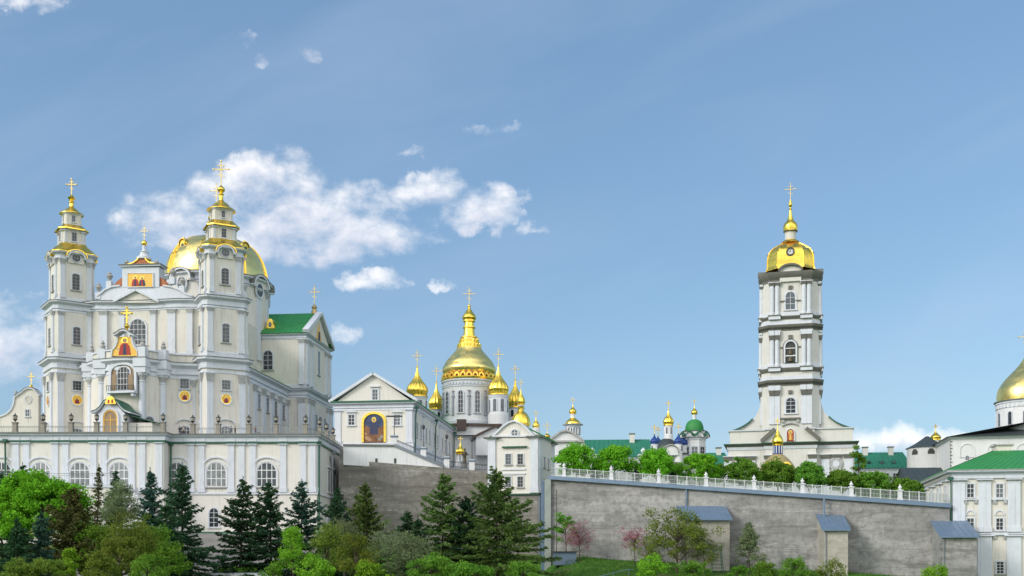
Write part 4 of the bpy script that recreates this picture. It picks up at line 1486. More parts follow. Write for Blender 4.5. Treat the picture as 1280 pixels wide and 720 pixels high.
hxs = [-130, -90, -60, -38, -36.9, -34.25, -34.1, -30, -24, -18, -12, -6, 0, 3.5, 6.7, 6.8, 14, 20, 30, 40, 50, 60, 65.9, 66.1, 76, 90, 140]
b = MB()
rows = 14
vs, fs = [], []
for i, x in enumerate(hxs):
    fy = front_y(x)
    for j in range(rows):
        y = fy + (420 - fy) * (j / (rows - 1)) ** 1.3
        vs.append((x, y, hz(x, y)))
n = len(hxs)
for i in range(n - 1):
    for j in range(rows - 1):
        fs.append((i * rows + j, (i + 1) * rows + j, (i + 1) * rows + j + 1, i * rows + j + 1))
b.add(vs, fs, ['paving' if hxs[k // (rows - 1)] < 6.5 else 'grass_ground' for k in range(len(fs))])
# skirt down to the low ground
vs, fs = [], []
for i, x in enumerate(hxs):
    fy = front_y(x)
    vs += [(x, fy, hz(x, fy)), (x, fy, -8)]
for i in range(n - 1):
    fs.append((2 * i, 2 * i + 1, 2 * i + 3, 2 * i + 2))
b.add(vs, fs, 'paving')
tag(b.build('hill'), None, None, None, 'structure')

# ================================================================== retaining walls
def wall_strip(b, p0, p1, tops, zb_, th, m, n=24):
    """straight wall with a sloping top; tops(t) gives the height"""
    P0, P1 = Vector((*p0, 0)), Vector((*p1, 0))
    d = (P1 - P0).normalized()
    nrm = Vector((d.y, -d.x, 0)) * th
    vs, fs = [], []
    for i in range(n + 1):
        p = P0 + (P1 - P0) * (i / n)
        z = tops(i / n)
        for q in (p, p - nrm):
            vs += [(q.x, q.y, zb_), (q.x, q.y, z)]
    for i in range(n):
        a, c = 4 * i, 4 * i + 4
        fs += [(a, c, c + 1, a + 1), (a + 1, c + 1, c + 3, a + 3), (a + 3, c + 3, c + 2, a + 2)]
    fs += [(0, 1, 3, 2), (4 * n, 4 * n + 2, 4 * n + 3, 4 * n + 1)]
    b.add(vs, fs, m)


rw = thing('retaining_wall', 'long weathered grey concrete retaining wall with a white railing above it', 'retaining wall', 0, 0, 0)
b = MB()
wall_strip(b, WALL_R[0], WALL_R[1], lambda t: ztop_r(WALL_R[0][0] + t * (WALL_R[1][0] - WALL_R[0][0])) - .02, -9, 1.6, 'concrete', 30)
wall_strip(b, (WALL_R[0][0] + .02, 216), (WALL_R[0][0] + .02, 187.02), lambda t: ztop_r(WALL_R[0][0]) - .04, -9, .8, 'concrete', 6)
b.build('wall', rw)
b = MB()
L_ = WALL_R[1][0] - WALL_R[0][0]
nn = 30
for dz_, y0_, y1_, mm in ((0, -.45, 2.2, 'slate_metal'),):
    vs, fs = [], []
    for i in range(nn + 1):
        t = i / nn
        x = WALL_R[0][0] - .3 + (L_ + .3) * t
        y = 187 - 22.5 * t
        z = ztop_r(x)
        vs += [(x, y - .55, z - .62), (x, y - .55, z), (x, y + 2.2, z + .05), (x, y + 2.2, z - .62)]
    for i in range(nn):
        a, c = 4 * i, 4 * i + 4
        for k in range(4):
            l = (k + 1) % 4
            fs.append((a + k, c + k, c + l, a + l))
    fs += [(3, 2, 1, 0), (4 * nn, 4 * nn + 1, 4 * nn + 2, 4 * nn + 3)]
    b.add(vs, fs, mm)
b.build('coping', rw)
b = MB()
x = WALL_R[0][0]
b.box(x - 1.0, x + .06, 186.3, 188.2, -6, ztop_r(x) - .64, 'rail')
b.box(x - 1.55, x - 1.0, 186.9, 188.2, -6, ztop_r(x) - .9, 'slate_metal')
b.build('corner_pier', rw)
for px in (856, 1025.5):
    b = MB()
    x, y = W(px, 600, 180 if px < 900 else 172).x, 187 - 22.5 * (W(px, 600, 180).x - WALL_R[0][0]) / L_
    b.tube([(x, y - .3, ztop_r(x) - .6), (x, y - .3, ztop_r(x) - 6)], .16, n=6, m='slate_metal')
    b.build('drainpipe', rw)
b = MB()
x, y = W(696, 640, 186.8).x, 186.7
b.tube([(x, y, 12), (x, y, .5)], .14, n=6, m='dark_metal')
b.build('drainpipe', rw)

# left, older part of the wall below the gabled building
lw = thing('retaining_wall', 'brown-grey concrete wall below the white sloping parapet, behind the spruces', 'retaining wall', 0, 0, 0)
b = MB()
Lp0, Lp1 = (W(423.5, 600, 216).x, 216.0), (W(614, 600, 214).x, 214.0)
zA, zB = W(422, 574, 216).z, W(614, 589.5, 214).z
wall_strip(b, Lp0, Lp1, lambda t: zA + (zB - zA) * t, -6, 2.0, 'concrete_brown', 20)
wall_strip(b, (Lp0[0] - .9, 239), (Lp0[0], 216.05), lambda t: zA - .03, -6, 1.0, 'concrete_brown', 4)
for k in range(1, 12):
    t = k / 12 + .012 * math.sin(k * 5)
    x = Lp0[0] + (Lp1[0] - Lp0[0]) * t
    b.box(x - .04, x + .04, 215.97 - 2 * t, 216.1 - 2 * t, 14.5, zA + (zB - zA) * t - .05, 'concrete')
b.build('wall', lw)
b = MB()
z0_, z1_ = W(422, 604, 216).z, W(614, 606, 214).z
wall_strip(b, (Lp0[0], Lp0[1] - .12), (Lp1[0], Lp1[1] - .12), lambda t: z0_ + (z1_ - z0_) * t, -6, .5, 'concrete_brown', 20)
b.build('lower_course', lw)

# white sloping parapet with two slits
pw = thing('parapet_wall', 'low white wall with a sloping top and two dark slits, below the mural', 'wall', 0, 0, 0)
b = MB()
Yp = 215.6
pts = [(429, 581), (555, 588), (553.5, 584), (492, 557.8), (429, 557.2)]
pp = [W(p, q, Yp) for p, q in pts]
b.at(0, Yp, 0)
b.extr([(v_.x, v_.z) for v_ in pp], 0, 1.2, 'white')
b.band([(v_.x, v_.z) for v_ in (pp[4], pp[3])], .3, -.3, 1.6, 'lead')
b.band([(v_.x, v_.z) for v_ in (pp[3], pp[2])], .55, -.25, 1.6, 'steel')
for px in (470.5, 494):
    v0_, v1_ = W(px - 1.5, 579.3, Yp), W(px + 1.5, 573, Yp)
    b.box(v0_.x, v1_.x, -.02, .3, v0_.z, v1_.z, 'dark_metal')
b.build('wall', pw)

# ================================================================== gabled refectory with the mural
rf = Fr(*(lambda p: (p.x, p.y))(W(516, 500, 227)), R(-7), 23.4)
ref = rf.thing('refectory', 'long cream gabled building with an arched mural on its front', 'refectory')
b = MB()
xL_ = rf.y(418, 500, 0)[0]
ez0, ez1 = rf.z(516, 509), rf.z(516, 502)
Ld = 78
ap = rf.y(468, 465.5, 0)
b.sweep([(xL_, 0), (0, 0), (0, Ld), (xL_, Ld)], [(.15, -9, 'trim'), (.15, .9, 'trim'), (0, 1.0, 'pale_cream'), (0, ez0 - .5, 'trim'), (.1, ez0 - .48, 'trim')] + corn(ez0, ez1, .8, lip='green_paint'), cap='green_roof')
hw = -xL_ / 2
xm = xL_ / 2
b.extr([(xL_ + .1, ez1), (-.1, ez1), (xm, ap[1] - .5)], .05, 1.2, 'pale_cream')
b.band([(xL_ - .9, ez1 - .05), (xm, ap[1] - .55)], .55, -.7, 1.0, 'trim')
b.band([(xm, ap[1] - .55), (.9, ez1 - .05)], .55, -.71, 1.0, 'trim')
b.box(xL_ - .7, .7, -.72, .2, ez1, ez1 + .28, 'green_paint')
roof_plane(b, (.9, .2, ez1), (.9, Ld, ez1), (xm, Ld, ap[1]), (xm, .2, ap[1]), 50, 'green_roof')
roof_plane(b, (xL_ - .9, Ld, ez1), (xL_ - .9, .2, ez1), (xm, .2, ap[1]), (xm, Ld, ap[1]), 50, 'green_roof')
for x in (xL_ + .75, -.75):
    b.pil(x, 0, .9, ez0 - .4, 1.3, .2, 0, cap='trim', caph=.5)
for i in range(9):
    b.pil(0, 1 + i * 9.5, .9, ez0 - .4, 1.2, .2, PI / 2, cap='trim', caph=.5)
b.build('wall', ref)
for px in (439.5, 496.5):
    fwin(rf, ref, px, 518.5, 531.5, 8, 0, rows=3, cols=2, t=.22, hood='flat', fr='frame')
fwin(rf, ref, 469, 487, 500, 7, .05, rows=3, cols=2, t=.25, hood='flat', fr='frame')
for i in range(8):
    for dy in (3.4, 7.2):
        win(ref, T(0, 1 + i * 9.5 + dy - .4, ez0 - 5.6, PI / 2), 1.1, 2.8, rows=3, cols=2, t=.15, fr='frame_grey')
mu = MB()
mx, mz, s = rf.y(467.5, 553, 0)
w_, h_ = 25.5 * s, 35.5 * s
mu.M = T(mx, 0, mz)
mu.ring(arch_out(w_ + .9, h_ + .45, True, 12, w_ * .42), arch_out(w_, h_, True, 12, w_ * .42), -.25, .05, 'gold')
mu.extr(arch_out(w_, h_, True, 12, w_ * .42), -.06, .04, 'mural_sky')
mu.extr([(-w_ / 2, 0), (w_ / 2, 0), (w_ / 2, h_ * .60), (w_ * .25, h_ * .50), (-w_ * .1, h_ * .46), (-w_ / 2, h_ * .64)], -.075, .0, 'mural_earth')
mu.extr([(-.9, h_ * .28), (.9, h_ * .28), (.75, h_ * .62), (1.5, h_ * .70), (.5, h_ * .76), (-.5, h_ * .76), (-1.5, h_ * .70), (-.75, h_ * .62)], -.09, .0, 'icon_blue')
mu.extr([(.48 * math.cos(2 * PI * i / 14), h_ * .80 + .55 * math.sin(2 * PI * i / 14)) for i in range(14)], -.1, 0, 'gold')
mu.extr([(.3 * math.cos(2 * PI * i / 12), h_ * .79 + .36 * math.sin(2 * PI * i / 12)) for i in range(12)], -.12, 0, 'icon_skin')
for fx, fz, fr_ in ((-1.5, .9, .5), (-.9, .55, .38), (1.2, .7, .45), (1.65, 1.2, .38), (-1.75, 1.8, .3)):
    mu.extr([(fx + fr_ * math.cos(2 * PI * i / 9) * (1 + .2 * math.sin(i * 2.1)), fz + fr_ * .8 * math.sin(2 * PI * i / 9)) for i in range(9)], -.085, 0, 'stone' if fx > 0 else 'icon_skin')
mu.build('mural', ref)
for d_ in (.35, 22, 46):
    pipe(ref, [(.75, d_ + .4, ez0 - .2), (.5, d_ + .4, ez0 - 1.3), (.35, d_ + .4, -4)], .14)
ch = MB()
for k in (12, 30, 52):
    pass
cb = MB()
cb.box(-2.6, -1.2, 5, 6.4, ez1 + .5, ez1 + 2.4, 'lead')
cb.build('chimney', ref)

# ramp railing running down to the gate building
ramp = thing('ramp_railing', 'dark railing with white pedestals running down the ramp to the gate building', 'railing', 0, 0, 0)
RY = 217.5
rpts = [(493, 556.0), (529.5, 571), (558.5, 583), (590, 586.5), (609, 588)]
rv = [W(p, q, RY) for p, q in rpts]
a, r = MB(), MB()
for v0_, v1_ in zip(rv[:-1], rv[1:]):
    for h_ in (.15, .95, 1.15):
        r.tube([v0_ + Vector((0, 0, h_)), v1_ + Vector((0, 0, h_))], .05, n=4, m='rail_dark')
    L = (v1_ - v0_).length
    for i in range(1, int(L / .28)):
        p = v0_ + (v1_ - v0_) * (i / int(L / .28))
        a.box(p.x - .03, p.x + .03, p.y - .03, p.y + .03, p.z, p.z + 1.1, 'rail_dark')
r.build('handrail', ramp)
a.build('bars', ramp)
b = MB()
b.at(0, RY - .1, 0)
for v0_, v1_ in zip(rv[:-1], rv[1:]):
    b.band([(v0_.x, v0_.z - .75), (v1_.x, v1_.z - .75)], .75, 0, 1.6, 'steel')
b.build('kerb', ramp)
for v_ in rv[:4]:
    b = MB()
    b.at(v_.x, RY - .2, v_.z)
    b.box(-.55, .55, -.5, .5, -.8, 1.5, 'white')
    b.box(-.75, .75, -.68, .68, 1.5, 1.75, 'slate_metal')
    b.box(-.5, .5, -.45, .45, 1.75, 1.9, 'white')
    b.build('pedestal', ramp)
b = MB()
for k, v_ in enumerate(rv[:4]):
    q = thing('ramp_lamp', 'thin dark lamp post on the ' + ['upper', 'second', 'third', 'lowest'][k] + ' white pedestal of the ramp', 'lamp post', v_.x, RY - .2, v_.z + 1.9, 0, 'lamps on the ramp pedestals')
    b = MB()
    b.lathe([(.14, 0), (.07, .4), (.055, 3.0), (.05, 3.6)], 8, 'dark_metal')
    b.build('pole', q)
    b = MB()
    if k == 0:
        b.box(-1.6, 1.6, -.3, .3, 3.6, 3.85, 'dark_metal')
    else:
        b.lathe(spline([(.06, 3.5), (.28, 3.7), (.3, 4.1), (.36, 4.15), (.1, 4.4), (.02, 4.6)], 3), 8, 'dark_metal')
    b.build('lamp_head', q)

# small gilded well canopy on the ramp
kf = W(575.5, 577, 220)
kio = thing('well_canopy', 'small gold onion dome on white columns beside the ramp railing', 'well canopy', kf.x, kf.y, kf.z - .4)
kio.scale = (.66, .66, .60)
b = MB()
b.lathe([(1.5, -1.5, 'white'), (1.5, .5, 'trim'), (1.7, .55, 'trim'), (1.7, .75, 'trim')], 8)
b.build('base', kio)
for k in range(6):
    b = MB()
    a = 2 * PI * k / 6
    b.lathe([(.14, .75), (.11, 2.9), (.16, 3.0)], 8, 'white', cx=.95 * math.cos(a), cy=.95 * math.sin(a))
    b.build('column', kio)
b = MB()
b.lathe([(1.25, 3.0, 'gold'), (1.3, 3.2, 'gold'), (1.0, 3.25)], 12)
b.lathe(onion(1.55, 4.0, 3.2, .75), 20, 'gold', flute=10, fa=.08)
b.build('gold_dome', kio)
b = MB()
b.cross(0, 0, 7.0, 2.0, 'gold')
b.build('cross', kio)
# dark stone figure next to it
sf = W(581, 580, 218.6)
st = thing('statue', 'small dark bronze standing figure right of the gold canopy', 'statue', sf.x, sf.y, sf.z - .5)
st.scale = (.72, .72, .72)
b = MB()
b.lathe([(.6, -1.5, 'stone'), (.6, .6, 'stone'), (.45, .65)], 8)
b.build('plinth', st)
b = MB()
b.lathe(spline([(.46, .6), (.5, 1.2), (.42, 2.4), (.55, 3.3), (.6, 3.8), (.34, 4.15), (.16, 4.3), (.26, 4.55), (.26, 4.85), (.05, 5.1)], 4), 14, 'bronze', sq=.7)
b.tube([(.5, 0, 3.75), (.95, -.1, 3.1), (1.15, -.35, 3.2)], .17, .10, 8, 'bronze')
b.tube([(-.5, 0, 3.75), (-.75, -.2, 3.0), (-.35, -.5, 2.8)], .17, .10, 8, 'bronze')
b.build('body', st)

# ================================================================== refectory church with the great gold dome
hf = Fr(*(lambda p: (p.x, p.y))(W(586.5, 500, 285)), R(2), 20.0)
chu = hf.thing('domed_church', 'white church with a great ribbed gold dome and smaller gold cupolas around it', 'church')


def cupola(par, fr, px, yl, P, wd, wo, fl=14, label=None, name='cupola', m='gold', drumm='white', nwin=8, cr=True, band=True):
    """drum with an onion dome, spike and cross; P rows: (cross top, onion tip, onion base, drum base)"""
    x, _, s = fr.y(px, 500, yl)
    z = [fr.z(px, p, yl) for p in P]
    r, ro = wd * s / 2, wo * s / 2
    b = MB()
    b.at(x, yl)
    hh = z[2] - z[3]
    b.lathe([(r * 1.08, z[3] - 3), (r * 1.08, z[3] + .1 * hh), (r, z[3] + .12 * hh), (r, z[2] - .16 * hh, 'trim'), (r * 1.05, z[2] - .14 * hh, 'trim'), (r * 1.05, z[2] - .08 * hh, 'trim'), (r * 1.12, z[2] - .02 * hh, 'trim'), (r * 1.12, z[2], 'gold')], 32, drumm)
    d = b.build(name, par)
    b = MB()
    b.at(x, yl)
    H = z[1] - z[2]
    b.lathe(onion(ro, H, z[2], max(.7, r / ro * .98)), 48, m, flute=fl, fa=.13 if fl else 0)
    b.lathe([(r * 1.14, z[2] - .12), (r * 1.14, z[2] + .12)], 32, 'gold' if m == 'gold' else m)
    b.ball(x * 0, 0, z[1] - .1, max(.16, ro * .10), 'gold', 10)
    b.build('onion_dome', d, 50)
    if cr:
        b = MB()
        b.at(x, yl)
        b.cross(0, 0, z[1], z[0] - z[1], t=.075)
        b.build('cross', d)
    for k in range(nwin):
        a = 2 * PI * (k + .5) / nwin
        w = MB()
        w.M = T(x, yl, 0) @ Matrix.Rotation(a, 4, 'Z') @ Matrix.Translation((0, -r, z[3] + hh * .22))
        ww, wh = r * .36, hh * .55
        w.ring(arch_out(ww * 1.5, wh * 1.12, True), arch_out(ww, wh, True), -r * .05, r * .06, 'trim')
        w.extr(arch_out(ww, wh, True), -r * .005, r * .05, 'glass')
        w.build('window', d)
    return d, x, z, r


# great dome
xg, _, s = hf.y(586.5, 500, 0)
gz = lambda py: hf.z(586.5, py, -6)
rg = 33.0 * s
b = MB()
b.at(0, 0)
b.sweep(ngon(rg, 48), [(.35, gz(555), 'white'), (.35, gz(530), 'trim'), (.6, gz(529.5), 'trim'), (.6, gz(526), 'trim'), (.3, gz(525.5), 'white'), (.1, gz(520), 'white'), (0, gz(519.5), 'white'), (0, gz(483), 'trim'), (.18, gz(482.7), 'trim'), (.18, gz(481), 'white'), (0, gz(480.8), 'white'), (0, gz(475.5), 'trim'), (.35, gz(475), 'trim'), (.35, gz(473), 'gold')], cap='gold')
for k in range(48):
    a = 2 * PI * k / 48
    b.M = Matrix.Rotation(a, 4, 'Z')
    b.box(-.28, .28, -rg - .3, -rg + .1, gz(480.5), gz(477.5), 'trim')
for k in range(10):
    a = 2 * PI * (k + .5) / 10
    bk = Matrix.Rotation(a, 4, 'Z')
    b.M = bk
    z0_ = gz(519)
    wo_, wh_ = 3.3, gz(484.5) - z0_
    b.ring(arch_out(wo_, wh_, True), arch_out(wo_ - .5, wh_ - .25, True), -rg - .3, -rg + .2, 'trim')
    for sx in (-1, 1):
        b.at(0, 0)
        a2 = a + sx * PI / 10
        b.M = Matrix.Rotation(a2, 4, 'Z')
        b.lathe([(.34, z0_), (.34, gz(497)), (.5, gz(496)), (.5, gz(494.5)), (.3, gz(494)), (.3, gz(489)), (.5, gz(488.5))], 8, 'trim', cx=0, cy=-rg - .05)
drum2 = b.build('drum', chu)
for k in range(10):
    a = 2 * PI * (k + .5) / 10
    win(drum2, Matrix.Rotation(a, 4, 'Z') @ T(0, -rg - .02, gz(516)), 1.35, gz(488.5) - gz(516), arch=True, rows=5, cols=2, t=.3, fr='frame')
b = MB()
ro = 32.5 * s
kb = gz(473)
yk = lambda py: gz(py)
# kokoshnik band: gold rings with red niches
b.lathe([(rg * 1.03, kb - .1), (rg * 1.05, kb + .35), (rg * .99, kb + .5), (rg * .975, gz(466)), (ro * .985, gz(463.8))], 48, 'icon_orange')
b.lathe([(rg * 1.04, kb - .15), (rg * 1.07, kb + .1), (rg * 1.07, kb + .55), (rg * 1.0, kb + .6)], 48, 'gold')
for k in range(28):
    a = 2 * PI * k / 28
    b.M = Matrix.Rotation(a, 4, 'Z')
    zz0 = gz(470.5)
    hh_ = gz(464.5) - zz0
    b.at(0, 0)
    b.M = Matrix.Rotation(a, 4, 'Z')
    b.ring([(x_, z_ + zz0) for x_, z_ in arch_out(1.48, hh_, True, 8, .85)], [(x_, z_ + zz0) for x_, z_ in arch_out(.85, hh_ - .5, True, 8, .5)], -rg * 1.045, -rg * .97, 'gold')
b.M = Matrix.Rotation(0, 4, 'Z')
# onion
prof = spline([(ro * .96, gz(464.5)), (ro * 1.01, gz(461.5)), (ro * 1.03, gz(457)), (ro * .96, gz(452)), (ro * .88, gz(447)), (ro * .70, gz(440)), (ro * .54, gz(434)), (ro * .42, gz(427)), (ro * .345, gz(421)), (ro * .30, gz(416.5))], 5)
b.lathe(prof, 96, 'gold_pale', flute=48, fa=.018)
b.lathe([(ro * .34, gz(417)), (ro * .34, gz(415.5)), (ro * .23, gz(415)), (ro * .20, gz(405)), (ro * .25, gz(404)), (ro * .25, gz(402.5)), (ro * .19, gz(402)), (ro * .18, gz(397)), (ro * .24, gz(396)), (ro * .24, gz(394))], 24, 'gold', flute=8, fa=.06)
b.lathe(spline([(ro * .2, gz(394)), (ro * .27, gz(391.5)), (ro * .24, gz(388)), (ro * .14, gz(383.5)), (ro * .06, gz(379)), (ro * .03, gz(376))], 4), 24, 'gold')
for rr, dz_, nn_ in ((.37, 421.5, 18), (.45, 427.5, 22)):
    for k in range(nn_):
        a = 2 * PI * k / nn_
        b.M = Matrix.Rotation(a, 4, 'Z')
        b.extr([(-.4, gz(dz_)), (0, gz(dz_) - .9), (.4, gz(dz_)), (.35, gz(dz_) + .5), (-.35, gz(dz_) + .5)], -ro * rr - .12, -ro * rr + .5, 'gold')
b.M = Matrix.Identity(4)
gdm = b.build('gold_dome', drum2, 45)
b = MB()
b.ball(0, 0, gz(376), .45, 'gold')
b.cross(0, 0, gz(376), gz(352) - gz(376))
b.build('cross', gdm)
# four corner cupolas
cupola(chu, hf, 521.5, -6, (438, 458, 496, 520), 24, 27)
cupola(chu, hf, 545.5, 10, (457, 477, 512, 530), 17, 20)
cupola(chu, hf, 623, -8, (436, 457, 494, 521), 24, 26)
cupola(chu, hf, 644, 9, (455, 474, 510, 525), 21, 24)
# body, roofs
b = MB()
x0_, x1_ = hf.y(503, 500, -8)[0], hf.y(664, 500, -8)[0]
b.box(x0_, x1_, -10, 22, -4, hf.z(600, 545, -9), 'white')
b.box(-rg * 1.12, rg * 1.12, -11.5, 12, hf.z(600, 545, -9), hf.z(600, 534, -9), 'white')
b.box(-rg * 1.2, rg * 1.2, -12.1, 13, hf.z(600, 534, -9), hf.z(600, 531.5, -9), 'brown_roof')
b.box(x0_ - .3, x1_ + .3, -10.6, 22.5, hf.z(600, 545, -9), hf.z(600, 542.5, -9), 'brown_roof')
for px in (528, 620):
    x = hf.y(px, 540, -13)[0]
    z = hf.z(px, 534, -13)
    b.extr([(x - 5, z - 7), (x + 5, z - 7), (x + 5, z - 2.5), (x, z), (x - 5, z - 2.5)], -13.5, -8, 'white')
    b.band([(x - 5.6, z - 2.8), (x, z), (x + 5.6, z - 2.8)], .5, -14, -8, 'brown_roof')
for px, p0, p1 in ((577, 536, 524),):
    x, z, _ = hf.y(px, p0, -12.5)
    b.box(x - 1.2, x + 1.2, -12.6, -10, z - .3, hf.z(px, p1, -12.5), 'brown_roof')
b.build('wall', chu)

# ================================================================== side chapel behind the gate building (small gold cupola with cross)
sf2 = Fr(*(lambda p: (p.x, p.y))(W(651, 540, 262)), R(0), 17.0)
sc = sf2.thing('chapel', 'chapel behind the gate building with a low gold dome and lantern cross', 'chapel')
b = MB()
z = lambda py: sf2.z(651, py, 0)
s = sf2.y(651, 500, 0)[2]
b.lathe([(11 * s, -4), (11 * s, z(534), 'trim'), (12 * s, z(532), 'gold')], 8, 'white', rot=PI / 8)
b.box(-3, 12, 1, 14, -4, z(548), 'white')
b.build('wall', sc)
b = MB()
b.lathe(spline([(12 * s, z(533)), (12.3 * s, z(529)), (11.5 * s, z(524)), (8.5 * s, z(518)), (4.5 * s, z(514.5)), (3.6 * s, z(513))], 5), 32, 'gold', flute=8, fa=.05)
b.lathe([(3.4 * s, z(513.5), 'gold'), (3.4 * s, z(508), 'white'), (4.2 * s, z(506.5), 'gold'), (4.2 * s, z(505.5), 'gold')], 16)
b.lathe(onion(5.6 * s, z(485) - z(506), z(506), .6), 24, 'gold', flute=12, fa=.06)
b.build('gold_dome', sc)
b = MB()
b.cross(0, 0, z(487), z(474) - z(487))
b.build('cross', sc)
for px, p0, p1, p2 in ((670, 536, 522, 513), (684, 548, 541, 527)):
    cp = thing('roof_spike', 'thin gold-tipped roof spike with a cross ' + ('right of the gate gable' if px == 670 else 'standing left of the small octagonal cupola'), 'roof spike', *W(px, 552, 255))
    b = MB()
    zz = lambda q_: W(px, q_, 255).z - W(px, 552, 255).z
    b.box(-1.5, 1.5, -1, 1, -12, 0, 'white')
    b.lathe([(.9, -.2), (.9, zz(p0)), (.5, zz(p0) + .3)], 8, 'white' if px == 670 else 'dark_roof')
    b.build('base', cp)
    b = MB()
    b.lathe(onion(.85, zz(p1) - zz(p0), zz(p0) + .2, .6), 14, 'gold')
    b.build('onion_dome', cp)
    b = MB()
    b.cross(0, 0, zz(p1) - .3, zz(p2) - zz(p1) + .3, t=.06)
    b.build('cross', cp)

# ================================================================== gate building with four windows
ga = Fr(*(lambda p: (p.x, p.y))(W(673, 600, 204)), R(-14), 0.0)
gate = ga.thing('gate_building', 'narrow white pavilion with four paired windows and a rounded gable on a tall grey base', 'pavilion')
b = MB()
xl_ = ga.y(610, 600, 0)[0]
dd = ga.x(692, 560, 0)[0]
zb_, zk0, zk1 = ga.z(640, 617), ga.z(640, 548), ga.z(640, 543)
b.sweep([(xl_, 0), (0, 0), (0, dd), (xl_, dd)], [(0, zb_ - .25, 'green_paint'), (.25, zb_ - .24, 'green_paint'), (.25, zb_, 'pale_cream'), (0, zb_ + .02, 'pale_cream'), (0, zk0, 'pale_cream')], cap='lead')
for x, rz_2, y in ((xl_ + .75, 0, 0), (-.75, 0, 0), (0, PI / 2, 1.0), (0, PI / 2, dd - 1.0)):
    b.pil(x, y, zb_ + .1, zk0 + .1, 1.45, .3, rz_2, cap='trim', caph=.4)
    b.M = T(x, y, 0, rz_2)
    b.box(-1.5, 1.5, -.85, 1.0, zk0 + .1, zk0 + .32, 'lead')
    b.at()
# curved gable
gm = (xl_) / 2
o5 = lambda pts, yl=0.0: [ga.y(px, py, yl)[:2] for px, py in pts]
gp = o5([(616, 549), (668, 549), (668, 546.5), (662, 541), (656, 535), (650, 530), (643, 527), (636, 529), (629, 534), (622, 541), (616, 546.5)])
b.extr(gp, .15, 2.0, 'pale_cream')
b.band(gp[:1:-1], .32, -.25, 2.2, 'trim')
b.band(o5([(615, 546.2), (669, 546.2)]), .28, -.2, 1.0, 'trim')
b.sweep([(xl_ + 1, .8), (-.1, .8), (-.1, dd), (xl_ + 1, dd)], corn(zk0, zk1 - .2, .6, lip='green_paint'), cap='green_roof')
roof_plane(b, (.6, 1.5, zk1 - .2), (.6, dd + .5, zk1 - .2), (gm, dd + .5, zk1 + 2.6), (gm, 1.5, zk1 + 2.6), 14, 'green_roof')
roof_plane(b, (xl_ - .2, dd + .5, zk1 - .2), (xl_ - .2, 1.5, zk1 - .2), (gm, 1.5, zk1 + 2.6), (gm, dd + .5, zk1 + 2.6), 14, 'green_roof')
for p0 in (587, 592.5):
    q = o5([(627, p0), (657, p0)])
    b.box(q[0][0], q[1][0], -.2, .1, q[0][1] - .15, q[0][1] + .12, 'trim')
q = o5([(628, 560), (659, 557.5)])
b.box(q[0][0], q[1][0], -.45, .1, q[0][1], q[1][1], 'green_paint')
b.build('wall', gate)
for px in (635.5, 650.5):
    fwin(ga, gate, px, 567.5, 580.5, 7.2, 0, rows=3, cols=2, t=.13, sill='dark', fr='frame_grey')
    fwin(ga, gate, px, 595.8, 608.8, 7.2, 0, rows=3, cols=2, t=.13, sill='dark', fr='frame_grey')
for y in (dd * .36, dd * .62):
    for z_ in (ga.z(640, 581), ga.z(640, 609)):
        win(gate, T(0, y, z_ - .2, PI / 2), 1.15, 2.0, rows=3, cols=2, t=.13, sill='dark', fr='frame_grey')
b = MB()
q = o5([(643.5, 541.3)], .15)[0]
cc = [(q[0] + .62 * math.cos(2 * PI * i / 16), q[1] + .62 * math.sin(2 * PI * i / 16)) for i in range(16)]
b.ring([(q[0] + (x_ - q[0]) * 1.35, q[1] + (z_ - q[1]) * 1.35) for x_, z_ in cc], cc, -.05, .2, 'trim')
b.extr(cc, .05, .2, 'glass')
b.box(q[0] - .05, q[0] + .05, .01, .1, q[1] - .6, q[1] + .6, 'frame')
b.box(q[0] - .6, q[0] + .6, .012, .1, q[1] - .05, q[1] + .05, 'frame')
b.build('round_window', gate)
b = MB()
b.box(xl_ + .15, -.12, .12, dd - .2, -8, zb_ - .25, 'concrete_brown')
b.build('base', gate)
b = MB()
for k in range(3):
    y = 1.2 + k * (dd - 2.4) / 2
    b.box(-.1, .55, y - .8, y + .8, -6, zb_ - .3, 'rail_pale' if k == 2 else 'slate_metal')
b.box(-.12, .2, .2, dd - .3, -6, zb_ - .35, 'steel')
b.build('steel_cladding', gate)

# ================================================================== bell tower
bf = Fr(*(lambda p: (p.x, p.y))(W(988, 500, 250)), R(-14.2), 16.0)
bt = bf.thing('bell_tower', 'tall white tiered bell tower with a gold bell-shaped dome and flared side wings', 'bell tower')
zq = lambda py, yl=-6.2: bf.z(988, py, yl)
sb = bf.y(988, 500, -6.5)[2]
b = MB()
A, CH_ = 36 * sb, 1.7


def tier(y0, y1, a, k0, k1, cpr=.75, capz=None):
    """one storey between rows y0 (bottom) and y1 (top); cornice from k0 to k1"""
    b.at()
    b.sweep(square(a, CH_), [(.2, zq(y0), 'trim'), (.2, zq(y0) + .9, 'trim'), (0, zq(y0) + .95, 'pale_stone'), (0, zq(k0), 'trim'), (.12, zq(k0) + .01, 'dark_trim'), (.2, zq(k0) + .25 * (zq(k1) - zq(k0)), 'dark_trim'),
                              (cpr * .8, zq(k0) + .55 * (zq(k1) - zq(k0)), 'dark_trim'), (cpr, zq(k1) - .1, 'dark_trim'), (cpr, zq(k1), 'lead'), (0, zq(k1) + .15, 'lead')], cap='lead')


